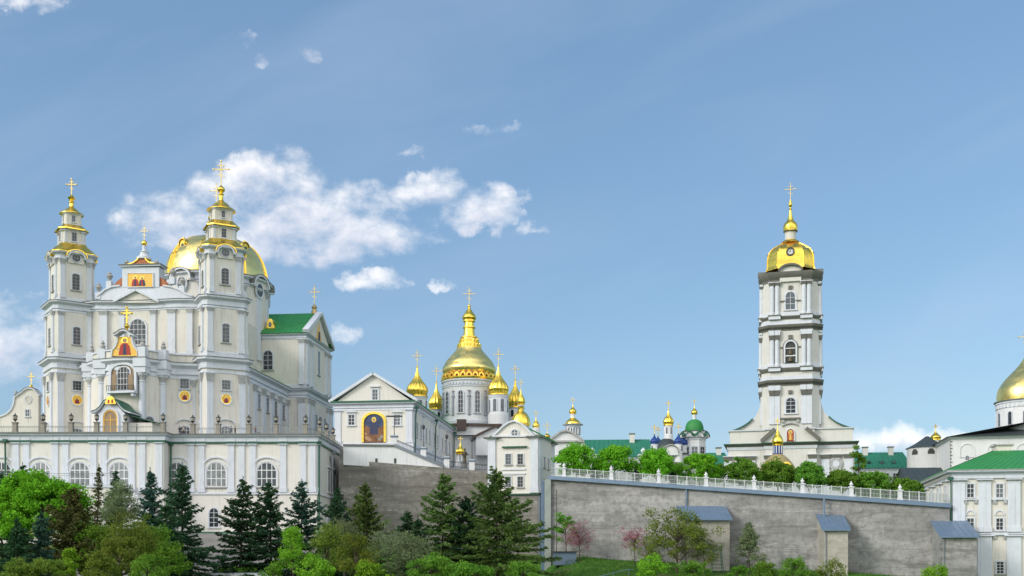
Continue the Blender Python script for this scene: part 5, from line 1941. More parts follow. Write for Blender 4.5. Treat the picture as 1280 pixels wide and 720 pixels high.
a3 = A * .98
tier(562, 482, a3, 482, 475, .95)
tier(475, 460, A * .99, 465, 460, .5)
tier(460, 412, A * .97, 413, 406, .9)
tier(406, 395, A * .97, 399, 395, .5)
tier(395, 340, A * .95, 352, 340, 1.0)
for k in range(4):
    bk = Matrix.Rotation(k * PI / 2, 4, 'Z')
    for (y0, y1, a, c0, c1, mm) in ((530, 482, a3, 494, 488, 'dark_trim'), (460, 413, A * .97, 425, 419, 'dark_trim'), (395, 352, A * .95, 357, 353, 'dark_trim')):
        for px in (-22.5, -16.2, 16.2, 22.5):
            x = px * sb
            z0_, zc0, zc1, z1_ = zq(y0), zq(c0), zq(c1), zq(y1)
            b.M = bk
            if y0 == 530:
                b.box(x - .6, x + .6, -a - .3, -a + .1, z0_, zc0, 'trim')
            else:
                b.lathe([(.62, z0_), (.62, z0_ + .8), (.48, z0_ + .9), (.46, zc0)], 12, 'trim', cx=x, cy=-a - .25)
            b.add([(x - .55, -a - .55, zc0), (x + .55, -a - .55, zc0), (x + .55, -a + .1, zc0), (x - .55, -a + .1, zc0), (x - .72, -a - .8, zc1), (x + .72, -a - .8, zc1), (x + .72, -a + .1, zc1), (x - .72, -a + .1, zc1)],
                  [(0, 3, 2, 1), (0, 1, 5, 4), (1, 2, 6, 5), (3, 0, 4, 7), (4, 5, 6, 7)], mm)
            b.box(x - .62, x + .62, -a - .7, -a + .1, zc1 + .001, z1_, 'trim')
        for sx in (-1, 1):
            xm = sx * 19.4 * sb
            b.M = bk
            b.box(xm - 1.35, xm + 1.35, -a - .62, -a + .1, zq(y1) - (.45 if y0 != 530 else .9), zq(y1) + .02, 'trim')
            if y0 != 530:
                b.box(xm - 1.3, xm + 1.3, -a - .85, -a + .1, z0_ - .7, z0_ + .05, 'trim')
                b.box(xm - 1.42, xm + 1.42, -a - 1.0, -a + .1, z0_ + .05, z0_ + .25, 'dark_trim')
    # impost mouldings and panels
    for (yy, a) in ((434, A * .97), (376, A * .95)):
        b.M = bk
        for sx in (-1, 1):
            b.box(sx * 6.2 * sb, sx * 12.5 * sb, -a - .25, -a + .1, zq(yy) - .12, zq(yy) + .12, 'dark_trim') if sx > 0 else b.box(-12.5 * sb, -6.2 * sb, -a - .25, -a + .1, zq(yy) - .12, zq(yy) + .12, 'dark_trim')
    b.M = bk
    b.box(-12 * sb, 12 * sb, -A * .97 - .12, -A * .97 + .1, zq(404), zq(401), 'pale_stone')
    b.box(-12 * sb, 12 * sb, -A * .99 - .12, -A * .99 + .1, zq(473), zq(468), 'pale_stone')
    # keystones
    for yy, a in ((421, A * .97), (359, A * .95), (490, a3)):
        b.box(-.45, .45, -a - .3, -a + .1, zq(yy + 2.5), zq(yy - 2), 'dark_trim')
    # segmental top cornice
    a = A * .95
    pts = [(13 * sb * math.cos(PI - PI * i / 12), zq(341) + .2 + 1.35 * math.sin(PI * i / 12)) for i in range(13)]
    b.extr([(-13 * sb, zq(352)), (13 * sb, zq(352))] + pts[::-1], -a - .5, -a + 1.2, 'pale_stone')
    b.band(pts, .4, -a - 1.1, -a + 1.2, 'dark_trim')
    b.box(-13 * sb, 13 * sb, -a - .7, -a + .1, zq(345.5), zq(343.5), 'dark_trim')
    # sill on brackets under the lowest window
    b.box(-12 * sb, 12 * sb, -a3 - .6, -a3 + .1, zq(524.3), zq(522.3), 'dark_trim')
    for sx in (-1, 1):
        b.box(sx * 9 * sb - .3, sx * 9 * sb + .3, -a3 - .45, -a3 + .1, zq(528), zq(524.5), 'grey_trim')
b.build('tiers', bt)
# flared wings on all four sides
for k in range(1):
    for sx in (-1, 1):
        wg = MB()
        cur = spline([(36, 488), (37, 500), (40, 512), (46, 521), (54, 528), (64, 533.2), (75, 537)], 4)
        pts = [(sx * c_[0] * sb, zq(c_[1])) for c_ in cur]
        out = [(sx * 33 * sb, zq(540)), (sx * 33 * sb, zq(488))] + pts + [(sx * 75 * sb, zq(540))]
        if sx > 0:
            out = out[::-1]
        wg.extr(out, -a3 * .62, a3 * .62, 'pale_stone')
        wg.band(pts if sx < 0 else pts[::-1], -.22 if sx < 0 else -.22, -a3 * .62 - .15, a3 * .62 + .15, 'trim') if False else None
        rp = pts[12:]
        if sx > 0:
            wg.band(rp, .28, -a3 * .62 - .5, a3 * .62 + .5, 'green_paint')
        else:
            wg.band(rp[::-1], .28, -a3 * .62 - .5, a3 * .62 + .5, 'green_paint')
        wg.build('wing', bt)
# square base with cornice, attic and central pediment
b = MB()
AB = 77 * bf.y(988, 540, -14)[2]
zb2 = lambda py: bf.z(988, py, -AB)
def plus(a, w):
    return [(-w, -a), (w, -a), (w, -a + 1.2), (a, -a + 1.2), (a, a), (-a, a), (-a, -a + 1.2), (-w, -a + 1.2)]
b.sweep(plus(AB, 30 * sb), [(.3, -6, 'trim'), (.3, 1.0, 'trim'), (0, 1.1, 'pale_stone'), (0, zb2(561), 'trim'), (.15, zb2(560.8), 'trim'), (.3, zb2(557), 'dark_trim'), (.85, zb2(554), 'green_paint'), (.95, zb2(553.8), 'green_paint'), (.95, zb2(552.8), 'green_paint'), (-.3, zb2(552.4), 'pale_stone'),
                                (-.3, zb2(537), 'trim'), (0, zb2(536.6), 'trim'), (.05, zb2(535), 'green_paint'), (-2.5, zb2(534.5), 'green_paint')], cap='green_paint')
for px in (-75, -60, -47, 41, 54, 68, -26, 26):
    b.pil(px * sb * 1.0, -AB + (1.2 if abs(px) > 30 else 0), .5, zb2(568), 1.7, .35, 0, cap='dark_trim', caph=1.2)
pts = [(p_ * sb, zb2(q_)) for p_, q_ in ((-33, 552.3), (-17, 537.5), (-10, 533), (-5, 530.5), (0, 529.7), (5, 530.5), (10, 533), (17, 537.5), (33, 552.3))]
b.extr([(-33 * sb, zb2(553)), (33 * sb, zb2(553))] + pts[::-1], -AB - .2, -AB + 3, 'pale_stone')
b.band(pts[:2], .75, -AB - .9, -AB + 3, 'dark_trim')
b.band(pts[7:], .75, -AB - .91, -AB + 3, 'dark_trim')
b.band(pts[2:7], .25, -AB - .6, -AB + 3, 'grey_trim')
b.build('base', bt)
b = MB()
for sx, px in ((1, 53),):
    x = px * sb
    z = zb2(580)
    cc = [(x + .75 * math.cos(2 * PI * i / 18), z + .75 * math.sin(2 * PI * i / 18)) for i in range(18)]
    b.ring([(x + (p - x) * 1.9, z + (q - z) * 1.9) for p, q in cc], cc, -AB + .8, -AB + 1.3, 'capital')
    b.extr(cc, -AB + 1.0, -AB + 1.3, 'lamp_glass')
    b.extr([(x + (p - x) * .5, z + (q - z) * .5) for p, q in cc], -AB + .95, -AB + 1.2, 'glass')
b.build('round_window', bt)
ic = MB()
x, z, s = bf.y(988, 551.5, -AB - .2)
ic.M = T(x, -AB - .2, z)
ic.ring(arch_out(8.5 * s + .4, 15 * s + .2, True), arch_out(8.5 * s, 15 * s, True), -.25, .1, 'trim')
ic.extr(arch_out(8.5 * s, 15 * s, True), -.08, .1, 'icon_red')
saint(ic, 0, -.14, .25, 2.1, 'icon_orange', 'icon_gold')
ic.build('icon_panel', bt)
fwin(bf, bt, 988.5, 497, 516.5, 12, -a3, arch=True, cols=2, rows=4, t=.35, fr='frame')
for k in (1, 3):
    win(bt, Matrix.Rotation(k * PI / 2, 4, 'Z') @ T(0, -a3, zq(516.5)), 2.1, 3.5, arch=True, cols=2, rows=4, t=.35)
# belfry openings with bells
for k in range(4):
    bk = Matrix.Rotation(k * PI / 2, 4, 'Z')
    a = A * .97
    o_ = MB()
    o_.M = bk @ T(0, -a, zq(453.5))
    w_, h_ = 12.5 * sb, zq(427) - zq(453.5)
    o_.ring(arch_out(w_ + .7, h_ + .35, True), arch_out(w_, h_, True), -.35, .2, 'trim')
    o_.ring(arch_out(w_ + 1.1, h_ + .55, True), arch_out(w_ + .7, h_ + .35, True), -.2, .2, 'dark_trim')
    o_.extr(arch_out(w_, h_, True), -.03, .12, 'dark_metal')
    o_.box(-w_ / 2, w_ / 2, -.2, .02, h_ * .66, h_ * .70, 'frame')
    o_.box(-w_ / 2, w_ / 2, -.2, .02, h_ * .30, h_ * .36, 'frame')
    o_.build('belfry_opening', bt)
    for zz_, rr in ((h_ * .40, .48), (h_ * .06, .62)):
        q = MB()
        q.M = bk @ T(0, -a - .32, zq(453.5) + zz_)
        q.lathe(spline([(rr, 0), (rr * .82, .12), (rr * .62, .5), (rr * .5, .85), (rr * .2, 1.0), (.05, 1.1)], 3), 14, 'bronze', sq=.5)
        q.build('bell', bt)
    win(bt, bk @ T(0, -A * .95, zq(387)), 12 * sb, zq(364.5) - zq(387), arch=True, cols=2, rows=3, t=.35, fr='frame', sur='trim')
# gold dome
b = MB()
zr = lambda py: bf.z(988, py, 0)
d0 = zr(342.5)
rd_ = 27.8 * bf.y(988, 330, 0)[2]
oc = square(1.0, .44)
pr = [(1.05, 342), (1.0, 338), (1.0, 331), (.965, 323), (.88, 317), (.73, 312.5), (.53, 308.5), (.36, 305.5), (.29, 303.5)]
pr = spline(pr, 3)
vs, fs = [], []
for (k_, py) in pr:
    for (x_, y_) in oc:
        vs.append((x_ * k_ * rd_, y_ * k_ * rd_, zr(py)))
for i in range(len(pr) - 1):
    for j in range(8):
        l = (j + 1) % 8
        fs.append((i * 8 + j, i * 8 + l, (i + 1) * 8 + l, (i + 1) * 8 + j))
fs.append(tuple((len(pr) - 1) * 8 + j for j in range(8)))
b.add(vs, fs, 'gold')
for j in range(8):
    b.tube([(oc[j][0] * k_ * rd_ * 1.005, oc[j][1] * k_ * rd_ * 1.005, zr(py)) for k_, py in pr], .16, .1, 5, 'gold')
s0 = bf.y(988, 300, 0)[2]
b.lathe([(12 * s0, zr(304.5)), (11 * s0, zr(303)), (7.5 * s0, zr(300.5))], 16, 'gold')
gd_ = b.build('gold_dome', bt, 30)
b = MB()
b.lathe([(6.6 * s0, zr(302), 'pale_stone'), (6.6 * s0, zr(292), 'trim'), (7.6 * s0, zr(291), 'dark_trim'), (9 * s0, zr(289.5), 'gold'), (8.6 * s0, zr(288.5), 'gold')], 16)
b.lathe(spline([(8.4 * s0, zr(289)), (8.9 * s0, zr(284)), (7.6 * s0, zr(280)), (4.4 * s0, zr(276)), (2.6 * s0, zr(271)), (1.6 * s0, zr(265)), (1.2 * s0, zr(262.5)), (2.0 * s0, zr(261.5)), (1.0 * s0, zr(260)), (2.4 * s0, zr(256)), (1.6 * s0, zr(253)), (.8 * s0, zr(250))], 4), 20, 'gold')
lt = b.build('lantern', gd_)
b = MB()
b.cross(0, 0, zr(251), zr(229) - zr(251))
b.build('cross', lt)
for k in range(4):
    b = MB()
    zc = zr(322)
    b.M = Matrix.Rotation(k * PI / 2, 4, 'Z')
    yf = -rd_ * .99
    cc = [(.68 * math.cos(2 * PI * i / 20), zc + .68 * math.sin(2 * PI * i / 20)) for i in range(20)]
    b.ring([(x_ * 1.4, (z_ - zc) * 1.4 + zc) for x_, z_ in cc], cc, yf - .15, yf + 1.6, 'dark_metal')
    b.extr(cc, yf - .03, yf + 1.2, 'frame')
    b.box(-.05, .05, yf - .1, yf, zc, zc + .52, 'dark_metal')
    b.box(-.34, .02, yf - .1, yf, zc - .05, zc + .06, 'dark_metal')
    for i in range(12):
        a = 2 * PI * i / 12
        b.box(.56 * math.cos(a) - .06, .56 * math.cos(a) + .06, yf - .08, yf, zc + .56 * math.sin(a) - .06, zc + .56 * math.sin(a) + .06, 'dark_metal')
    b.build('clock', gd_)

# ================================================================== small chapel with a flat bronze-gold dome before the tower
kf2 = W(972, 600, 222)
k2 = thing('holy_well_chapel', 'low chapel with a broad tan-gold dome and blue drum in front of the bell tower', 'chapel', kf2.x, kf2.y, 15.0, R(-12))
z = lambda py: W(972, py, 222).z - 15.0
s = 222 / F
b = MB()
b.lathe([(19 * s, -3), (19 * s, z(588), 'trim'), (20.5 * s, z(587), 'gold')], 8, 'white', rot=PI / 8)
b.build('wall', k2)
b = MB()
b.lathe(spline([(22 * s, z(589)), (21 * s, z(584)), (17 * s, z(578)), (11 * s, z(571.5)), (5.5 * s, z(567.5)), (4.5 * s, z(566.5))], 5), 32, 'old_gold')
b.build('dome', k2)
b = MB()
b.lathe([(6.3 * s, z(568), 'blue_roof'), (6.3 * s, z(557.5), 'gold'), (7.0 * s, z(556.5), 'gold')], 12)
for i in range(12):
    a = 2 * PI * (i + .5) / 12
    b.tube([(6.4 * s * math.cos(a), 6.4 * s * math.sin(a), z(567)), (6.4 * s * math.cos(a), 6.4 * s * math.sin(a), z(557.5))], .09, n=5, m='frame')
b.build('drum', k2)
b = MB()
b.lathe(onion(7.0 * s, z(532) - z(557), z(557), .75), 24, 'gold')
b.build('onion_dome', k2)
b = MB()
b.cross(0, 0, z(533), 1.6, 'gold')
b.build('cross', k2)
for a in (-.55, .45, 2.6, -2.6):
    b = MB()
    b.M = Matrix.Rotation(a, 4, 'Z') @ Matrix.Translation((0, -19.4 * s, z(595)))
    b.ring(arch_out(2.3, 2.6, True), arch_out(1.5, 2.2, True), -.7, .6, 'gold')
    b.extr(arch_out(1.5, 2.2, True), -.3, .4, 'glass')
    b.build('dormer', k2)

# ================================================================== buildings along the plateau behind the trees
def house(name, label, cat, px0, px1, pe, pr_, pb, Y, rz, depth, wallm, roofm, wins=0, ridge='x', chim=(), group=None, hip=0.0, winpy=None):
    """body with a pitched roof; columns px0..px1, rows of eave / ridge / base"""
    f = Fr(*(lambda p: (p.x, p.y))(W(px0, 500, Y)), R(rz), W(px0, pb, Y).z)
    t = f.thing(name, label, cat, group)
    w = f.y(px1, 500, 0)[0]
    ze, zr_ = f.z((px0 + px1) / 2, pe), f.z((px0 + px1) / 2, pr_, depth / 2)
    b = MB()
    b.sweep([(0, 0), (w, 0), (w, depth), (0, depth)], [(0, -8, wallm), (0, ze - .5, 'trim'), (.15, ze - .48, 'trim'), (.35, ze, 'lead')], cap='lead')
    b.build('wall', t)
    r = MB()
    h = hip * w
    e = .5
    roof_plane(r, (-e, -e, ze), (w + e, -e, ze), (w - h, depth / 2, zr_), (h, depth / 2, zr_), max(6, int(w / 1.1)), roofm)
    roof_plane(r, (w + e, depth + e, ze), (-e, depth + e, ze), (h, depth / 2, zr_), (w - h, depth / 2, zr_), max(6, int(w / 1.1)), roofm)
    if hip:
        roof_plane(r, (-e, depth + e, ze), (-e, -e, ze), (h, depth / 2, zr_), (h + .01, depth / 2, zr_), 8, roofm)
        roof_plane(r, (w + e, -e, ze), (w + e, depth + e, ze), (w - h, depth / 2, zr_), (w - h - .01, depth / 2, zr_), 8, roofm)
    else:
        for x_ in (0.02, w - .02):
            r.add([(x_, 0, ze), (x_, depth, ze), (x_, depth / 2, zr_ - .1)], [(0, 1, 2)], wallm)
    ro = r.build('roof', t)
    for px in chim:
        c = MB()
        x = f.y(px, 500, depth * .45)[0]
        c.box(x - .6, x + .6, depth * .40, depth * .40 + 1.2, ze, zr_ + 1.1, 'pale_cream')
        c.box(x - .75, x + .75, depth * .40 - .15, depth * .40 + 1.35, zr_ + 1.1, zr_ + 1.35, 'lead')
        c.build('chimney', ro)
    for i in range(wins):
        x = w * (i + .5) / wins
        win(t, T(x, 0, ze - 3.4), 1.2, 2.0, rows=3, cols=2, t=.16)
    return t, f, w, ze, zr_


house('monastery_house', 'long building with a ribbed teal roof behind the round trees beside the blue domes', 'house', 726, 814, 571, 549.5, 600, 262, -4, 18, 'white', 'teal_roof', 6, chim=(790,))
house('monastery_house', 'low teal-roofed house with a tall chimney between the green dome and the bell tower', 'house', 876, 912, 582, 566, 600, 285, 0, 14, 'white', 'teal_roof', 2, chim=(898,))
hs, hfr, hw_, hze, hzr = house('monastery_house', 'teal-roofed white house with two chimneys right of the bell tower', 'house', 1064, 1138, 585, 565.5, 605, 275, -6, 16, 'white', 'teal_roof', 6, chim=(1081, 1113))
for px in (1085, 1101, 1116):
    x, z, s = hfr.y(px, 579, 3)
    b = MB()
    b.M = T(x, 2.2, hze + (hzr - hze) * .28)
    b.extr(arch_out(1.1, .9, True), -.5, 2.5, 'teal_roof')
    b.extr(arch_out(.8, .6, True), -.56, -.4, 'glass')
    b.build('dormer', hs)
house('gable_shed', 'black-roofed low building between the round turret and the retaining wall', 'shed', 1135, 1186, 603, 584.5, 625, 222, -6, 12, 'dark_roof', 'dark_roof', 0)

# small octagonal gold cupola on a baroque church front
of = Fr(*(lambda p: (p.x, p.y))(W(709, 560, 245)), R(-3), 15.0)
oc_ = of.thing('baroque_church', 'small white church front with a pediment and an octagonal gold-roofed cupola', 'church')
oy = lambda pts: [of.y(a_, b_, 0)[:2] for a_, b_ in pts]
b = MB()
ol = oy([(686, 600), (730, 600), (730, 551), (688, 551), (686, 562)])
b.extr(ol, 0, 1.5, 'white')
b.box(ol[0][0] + .5, ol[1][0] - .2, 1.5, 22, -4, ol[2][1] - .4, 'white')
pd = oy([(687, 551), (728, 551), (713, 541), (707, 539.5), (701, 541)])
b.extr(pd, -.2, 1.5, 'white')
b.band([pd[0], pd[4], pd[3]], .4, -.7, 1.8, 'grey_trim')
b.band([pd[3], pd[2], pd[1]], .4, -.71, 1.8, 'grey_trim')
b.box(pd[0][0] - .4, pd[1][0] + .4, -.6, 1.6, pd[0][1] - .35, pd[0][1] + .05, 'grey_trim')
b.extr(oy([(729.8, 600), (746, 600), (746, 570), (741, 565), (735, 561), (731, 554), (729.8, 552)]), .2, 1.3, 'white')
b.build('facade', oc_)
b = MB()
x, _, s = of.y(716, 530, 5)
z = lambda py: of.z(716, py, 5)
b.M = T(x, 5, 0, PI / 8)
r8 = 8.8 * s
b.sweep(ngon(r8, 8), [(0, z(560), 'white'), (0, z(533), 'trim')] + corn(z(534), z(530.5), .8, lip='grey_trim', top='gold'), cap='gold')
cu = b.build('cupola', oc_)
b = MB()
b.M = T(x, 5, 0, PI / 8)
b.lathe(spline([(r8 * 1.12, z(531)), (r8 * 1.05, z(528)), (r8 * .72, z(525)), (r8 * .45, z(523.3)), (r8 * .4, z(522.5))], 4), 16, 'gold')
b.lathe([(r8 * .38, z(523), 'white'), (r8 * .36, z(517.5), 'gold'), (r8 * .5, z(517), 'gold')], 8)
b.lathe(onion(r8 * .54, z(505) - z(517), z(517), .7), 16, 'gold')
b.build('gold_roof', cu)
b = MB()
b.M = T(x, 5, 0)
b.cross(0, 0, z(506), z(497) - z(506))
b.build('cross', cu)
for k in range(8):
    w = MB()
    w.M = T(x, 5, 0) @ Matrix.Rotation(2 * PI * (k + .5) / 8, 4, 'Z') @ Matrix.Translation((0, -r8 * .925, z(543.5)))
    w.ring(arch_out(1.5, 2.0, True), arch_out(1.0, 1.6, True), -.15, .1, 'trim')
    w.extr(arch_out(1.0, 1.6, True), -.04, .1, 'glass')
    w.build('window', cu)
# turret finials by the house
for px, pt in ((740.5, 555), (804, 558)):
    v_ = W(px, 572, 240)
    q = thing('gate_finial', 'white urn-topped pillar ' + ('right of the small baroque church' if px < 760 else 'at the right end of the teal roof'), 'pillar', v_.x, v_.y, v_.z)
    b = MB()
    b.box(-.9, .9, -.9, .9, -9, .4, 'white')
    b.box(-1.15, 1.15, -1.15, 1.15, .4, .7, 'trim')
    b.build('pillar', q)
    b = MB()
    b.lathe(spline([(.3, .7), (.2, .9), (.55, 1.4), (.45, 1.8), (.15, 2.0), (.08, 2.2)], 3), 12, 'trim')
    b.build('urn', q)

# blue-domed church with black barrel roof and gold onion
uf = Fr(*(lambda p: (p.x, p.y))(W(836, 560, 250)), R(0), 15.0)
uc = uf.thing('blue_domed_church', 'white church with a black vaulted roof, dark blue onion domes and one gold onion', 'church')
b = MB()
s = uf.y(836, 560, 0)[2]
z = lambda py: uf.z(836, py, -3)
b.box(-25 * s, 24 * s, 0, 14, -4, z(566), 'white')
b.box(-25 * s, 25 * s, -.4, 14.5, z(566), z(564.5), 'dark_roof')
vault = spline([(15.5 * s, z(566)), (14.5 * s, z(558)), (11.5 * s, z(551)), (7 * s, z(546)), (5 * s, z(545))], 4)
b.lathe(vault, 24, 'dark_roof', cy=3)
b.extr([(-9 * s + 0, z(569)), (9 * s, z(569))] + [(9 * s * math.cos(PI * i / 10), z(565) + 1.4 * math.sin(PI * i / 10)) for i in range(11)], -3.2, 2, 'white')
b.band([(9.4 * s * math.cos(PI - PI * i / 10), z(565) + 1.5 * math.sin(PI * i / 10)) for i in range(11)], .25, -3.5, 2, 'grey_trim')
b.build('wall', uc)
cupola(uc, uf, 835.5, 3, (501, 511, 531.5, 545.5), 10.5, 13.5, 10, nwin=6)
for px, yl, P in ((818, -2, (531, 541.5, 554.5, 566)), (822.5, 7, (534, 544, 555, 566)), (848, -2, (530, 540.5, 554.5, 566)), (855.5, 7, (538, 544, 556, 566))):
    cupola(uc, uf, px, yl, P, 9, 11, 0, m='blue_roof', nwin=4)

# tower with the green dome
tf = Fr(*(lambda p: (p.x, p.y))(W(868, 560, 258)), R(-8), 15.0)
gt = tf.thing('green_domed_tower', 'white octagonal tower with a dark green dome and small gold onion', 'tower')
s = tf.y(868, 540, 0)[2]
z = lambda py: tf.z(868, py, -3)
b = MB()
b.M = Matrix.Rotation(PI / 8, 4, 'Z')
b.sweep(ngon(14.5 * s, 8), [(0, -6, 'white'), (0, z(549), 'trim')] + corn(z(549), z(545), .6, lip='grey_trim', top='dark_roof'), cap='dark_roof')
for k in range(8):
    b.M = Matrix.Rotation(2 * PI * (k) / 8, 4, 'Z')
    ys_ = -14.5 * s * .924
    pts = [(2.0 * math.cos(PI - PI * i / 8), z(545) + 1.3 * math.sin(PI * i / 8)) for i in range(9)]
    b.extr([(-2.0, z(546)), (2.0, z(546))] + pts[::-1], ys_ - .3, ys_ + 1.0, 'white')
    b.band(pts, .16, ys_ - .5, ys_ + 1.2, 'green_paint')
b.build('wall', gt)
b = MB()
b.lathe(spline([(11.2 * s, z(546)), (11.6 * s, z(537)), (11.0 * s, z(531)), (8.5 * s, z(525.5)), (4.5 * s, z(523)), (2.5 * s, z(522.3))], 5), 32, 'green_roof')
gdm = b.build('dome', gt)
b = MB()
b.lathe([(2.4 * s, z(523), 'white'), (2.3 * s, z(516.5), 'gold'), (3.2 * s, z(515.8), 'gold')], 12)
b.lathe(onion(4.2 * s, z(504.5) - z(516), z(516), .7), 16, 'gold')
lt = b.build('lantern', gdm)
b = MB()
b.cross(0, 0, z(505), z(497) - z(505))
b.build('cross', lt)
for k in range(8):
    win(gt, Matrix.Rotation(2 * PI * k / 8, 4, 'Z') @ T(0, -14.5 * s * .924, z(567)), 1.5, z(558) - z(567), rows=2, t=.25, dep=.1)

# ================================================================== right-hand group
# round turret
rt = W(1159, 590, 245)
tu = thing('round_turret', 'round white turret with a black conical roof and two small windows', 'turret', rt.x, rt.y, 14.0)
z = lambda py: W(1159, py, 245).z - 14.0
s = 245 / F
b = MB()
b.lathe([(24 * s, -4), (24 * s, z(561), 'trim'), (24.6 * s, z(560), 'dark_roof')], 36, 'white')
b.build('wall', tu)
b = MB()
b.lathe(spline([(26 * s, z(560.6)), (17 * s, z(556)), (8 * s, z(550)), (.3, z(545.5))], 3), 36, 'dark_roof')
b.build('roof', tu)
b = MB()
for a in (-1.0, -.17):
    w = MB()
    w.M = Matrix.Rotation(a, 4, 'Z') @ Matrix.Translation((0, -24 * s + .02, z(569.5)))
    w.extr([(-.7, 0), (.7, 0), (.7, .6), (.35, 1.2), (-.35, 1.2), (-.7, .6)], -.08, .3, 'dark_metal')
    w.build('window', tu)
gc = W(1169.5, 551, 255)
go = thing('small_cupola', 'small gold onion cupola behind the black conical turret roof', 'cupola', gc.x, gc.y, gc.z)
b = MB()
s = 255 / F
zz = lambda py: W(1169.5, py, 255).z - gc.z
b.lathe([(5.5 * s, -12, 'white'), (5.5 * s, 0, 'gold'), (6.2 * s, .1, 'gold'), (6.2 * s, .4, 'gold')], 16)
b.build('drum', go)
b = MB()
b.lathe(onion(6.6 * s, zz(537) - .3, .3, .9), 32, 'gold', flute=14, fa=.07)
b.build('onion_dome', go)
b = MB()
b.cross(0, 0, zz(539), zz(530) - zz(539), 'gold')
b.build('cross', go)

# white cathedral with the helmet dome
tc_ = Fr(*(lambda p: (p.x, p.y))(W(1188, 560, 225)), R(-12), 13.0)
tri = tc_.thing('white_cathedral', 'plain white cathedral with a dark hipped roof and large gold helmet dome', 'cathedral')
b = MB()
wd = 34.0
ze = tc_.z(1230, 545.5)
dd2 = tc_.x(1176.5, 560, 0)[0]
b.sweep([(0, 0), (wd, 0), (wd, dd2 + 8), (0, dd2 + 8)], [(0, -6, 'white'), (0, ze - .5, 'trim'), (.2, ze - .45, 'trim'), (.55, ze, 'dark_roof')], cap='dark_roof')
zp = tc_.z(1262, 531, 14)
rr_ = [(-.9, -.9, ze), (wd + .9, -.9, ze), (wd + .9, dd2 + 9, ze), (-.9, dd2 + 9, ze), (wd * .62, 14, zp), (wd * .55, dd2 - 6, zp)]
b.add(rr_, [(0, 1, 4), (1, 2, 5, 4), (2, 3, 5), (3, 0, 4, 5)], 'dark_roof')
b.build('wall', tri)
for px in (1209, 1243, 1279):
    x, z, s = tc_.y(px, 572, 0)
    b = MB()
    b.M = T(x, 0, z)
    w_ = 18 * s
    h_ = tc_.z(px, 554) - z
    b.ring(arch_out(w_, h_, True), arch_out(w_ - .35, h_ - .18, True), -.14, .05, 'white')
    b.build('blind_arch', tri)
    fwin(tc_, tri, px, 569.5, 575.5, 4.5, 0, rows=2, t=.1, dep=.1, arch=True)
b = MB()
b.box(-.03, .12, -.05, .2, tc_.z(1189, 586), tc_.z(1189, 546), 'grey_trim')
for i in range(9):
    z = tc_.z(1189, 547 + i * 4.3)
    b.box(-.05, .25 + .15 * (i % 2), -.06, .3, z - .25, z, 'lead')
b.build('quoins', tri)
xq, _, s = tc_.y(1283, 500, 12)
z = lambda py: tc_.z(1283, py, 8)
b = MB()
b.at(xq, 12)
rq = 34.5 * s
b.sweep(ngon(rq, 40), [(0, z(540), 'white'), (0, z(509), 'trim'), (.12, z(508.5), 'white'), (.12, z(503), 'trim'), (.3, z(502.5), 'trim'), (.3, z(500.5), 'lead'), (.55, z(500), 'lead'), (.55, z(499), 'lead')], cap='lead')
for k in range(40):
    b.M = T(xq, 12, 0) @ Matrix.Rotation(2 * PI * k / 40, 4, 'Z')
    b.box(-.25, .25, -rq - .22, -rq, z(508), z(503.5), 'trim')
dr = b.build('drum', tri)
for k in range(12):
    w = MB()
    w.M = T(xq, 12, 0) @ Matrix.Rotation(2 * PI * (k + .5) / 12, 4, 'Z') @ Matrix.Translation((0, -rq, z(530)))
    w.ring(arch_out(1.1, z(514) - z(530) + .3, True), arch_out(.8, z(514) - z(530), True), -.12, .1, 'trim')
    w.extr(arch_out(.8, z(514) - z(530), True), -.02, .1, 'glass')
    w.build('window', dr)
b = MB()
b.at(xq, 12)
b.lathe(spline([(rq * .99, z(499)), (rq * 1.0, z(492)), (rq * .95, z(483)), (rq * .80, z(474)), (rq * .58, z(465)), (rq * .36, z(457)), (rq * .18, z(449)), (rq * .07, z(442)), (rq * .03, z(437))], 6), 64, 'gold_pale', flute=0)
gg = b.build('gold_dome', dr)
b = MB()
b.at(xq, 12)
b.ball(0, 0, z(438), .5, 'gold')
b.cross(0, 0, z(437), 5.2)
b.build('cross', gg)

# cream palace with the green roof
qf = Fr(*(lambda p: (p.x, p.y))(W(1190.5, 600, 165)), R(-12), -6.0)
pal = qf.thing('palace', 'cream three-storey palace with wide white pilasters and a bright green hipped roof', 'palace')
b = MB()
wq = 22.0
dq = 24.0
e0_, e1_ = qf.z(1230, 598), qf.z(1230, 587)
b.sweep([(0, 0), (wq, 0), (wq, dq), (0, dq)], [(.3, -3, 'trim'), (.3, .8, 'trim'), (0, 1, 'cream'), (0, qf.z(1240, 668), 'trim'), (.2, qf.z(1240, 667.8), 'trim'), (.25, qf.z(1240, 665.6), 'cream'), (0, qf.z(1240, 665.3), 'cream'), (0, e0_ - .1, 'trim'), (.15, e0_ - .08, 'trim')] + corn(e0_, e1_, .9, lip='grey_trim', top='green_roof'), cap='green_roof')
for px in (1198.5, 1230.5, 1267):
    x = qf.y(px, 640, 0)[0]
    b.pil(x, 0, qf.z(px, 665), e0_ - .1, 1.75, .3, 0, caph=.55, basem='trim', m='trim')
    b.pil(x, 0, 0, qf.z(px, 669), 2.0, .28, 0, caph=.2, cap='trim', m='trim')
    b.box(x - .12, x + .12, -.36, -.25, qf.z(px, 664), e0_ - .8, 'trim')
for t in (.08, .36, .64, .92):
    b.pil(0, dq * t, qf.z(1200, 665), e0_ - .1, 1.5, .28, -PI / 2, caph=.55, m='white')
for i in range(30):
    b.box(-.55, -.1, dq * (i + .4) / 30, dq * (i + .4) / 30 + .3, e0_ + .35, e0_ + .75, 'grey_trim')
b.build('wall', pal)
r = MB()
zr2 = qf.z(1243, 563, dq * .42)
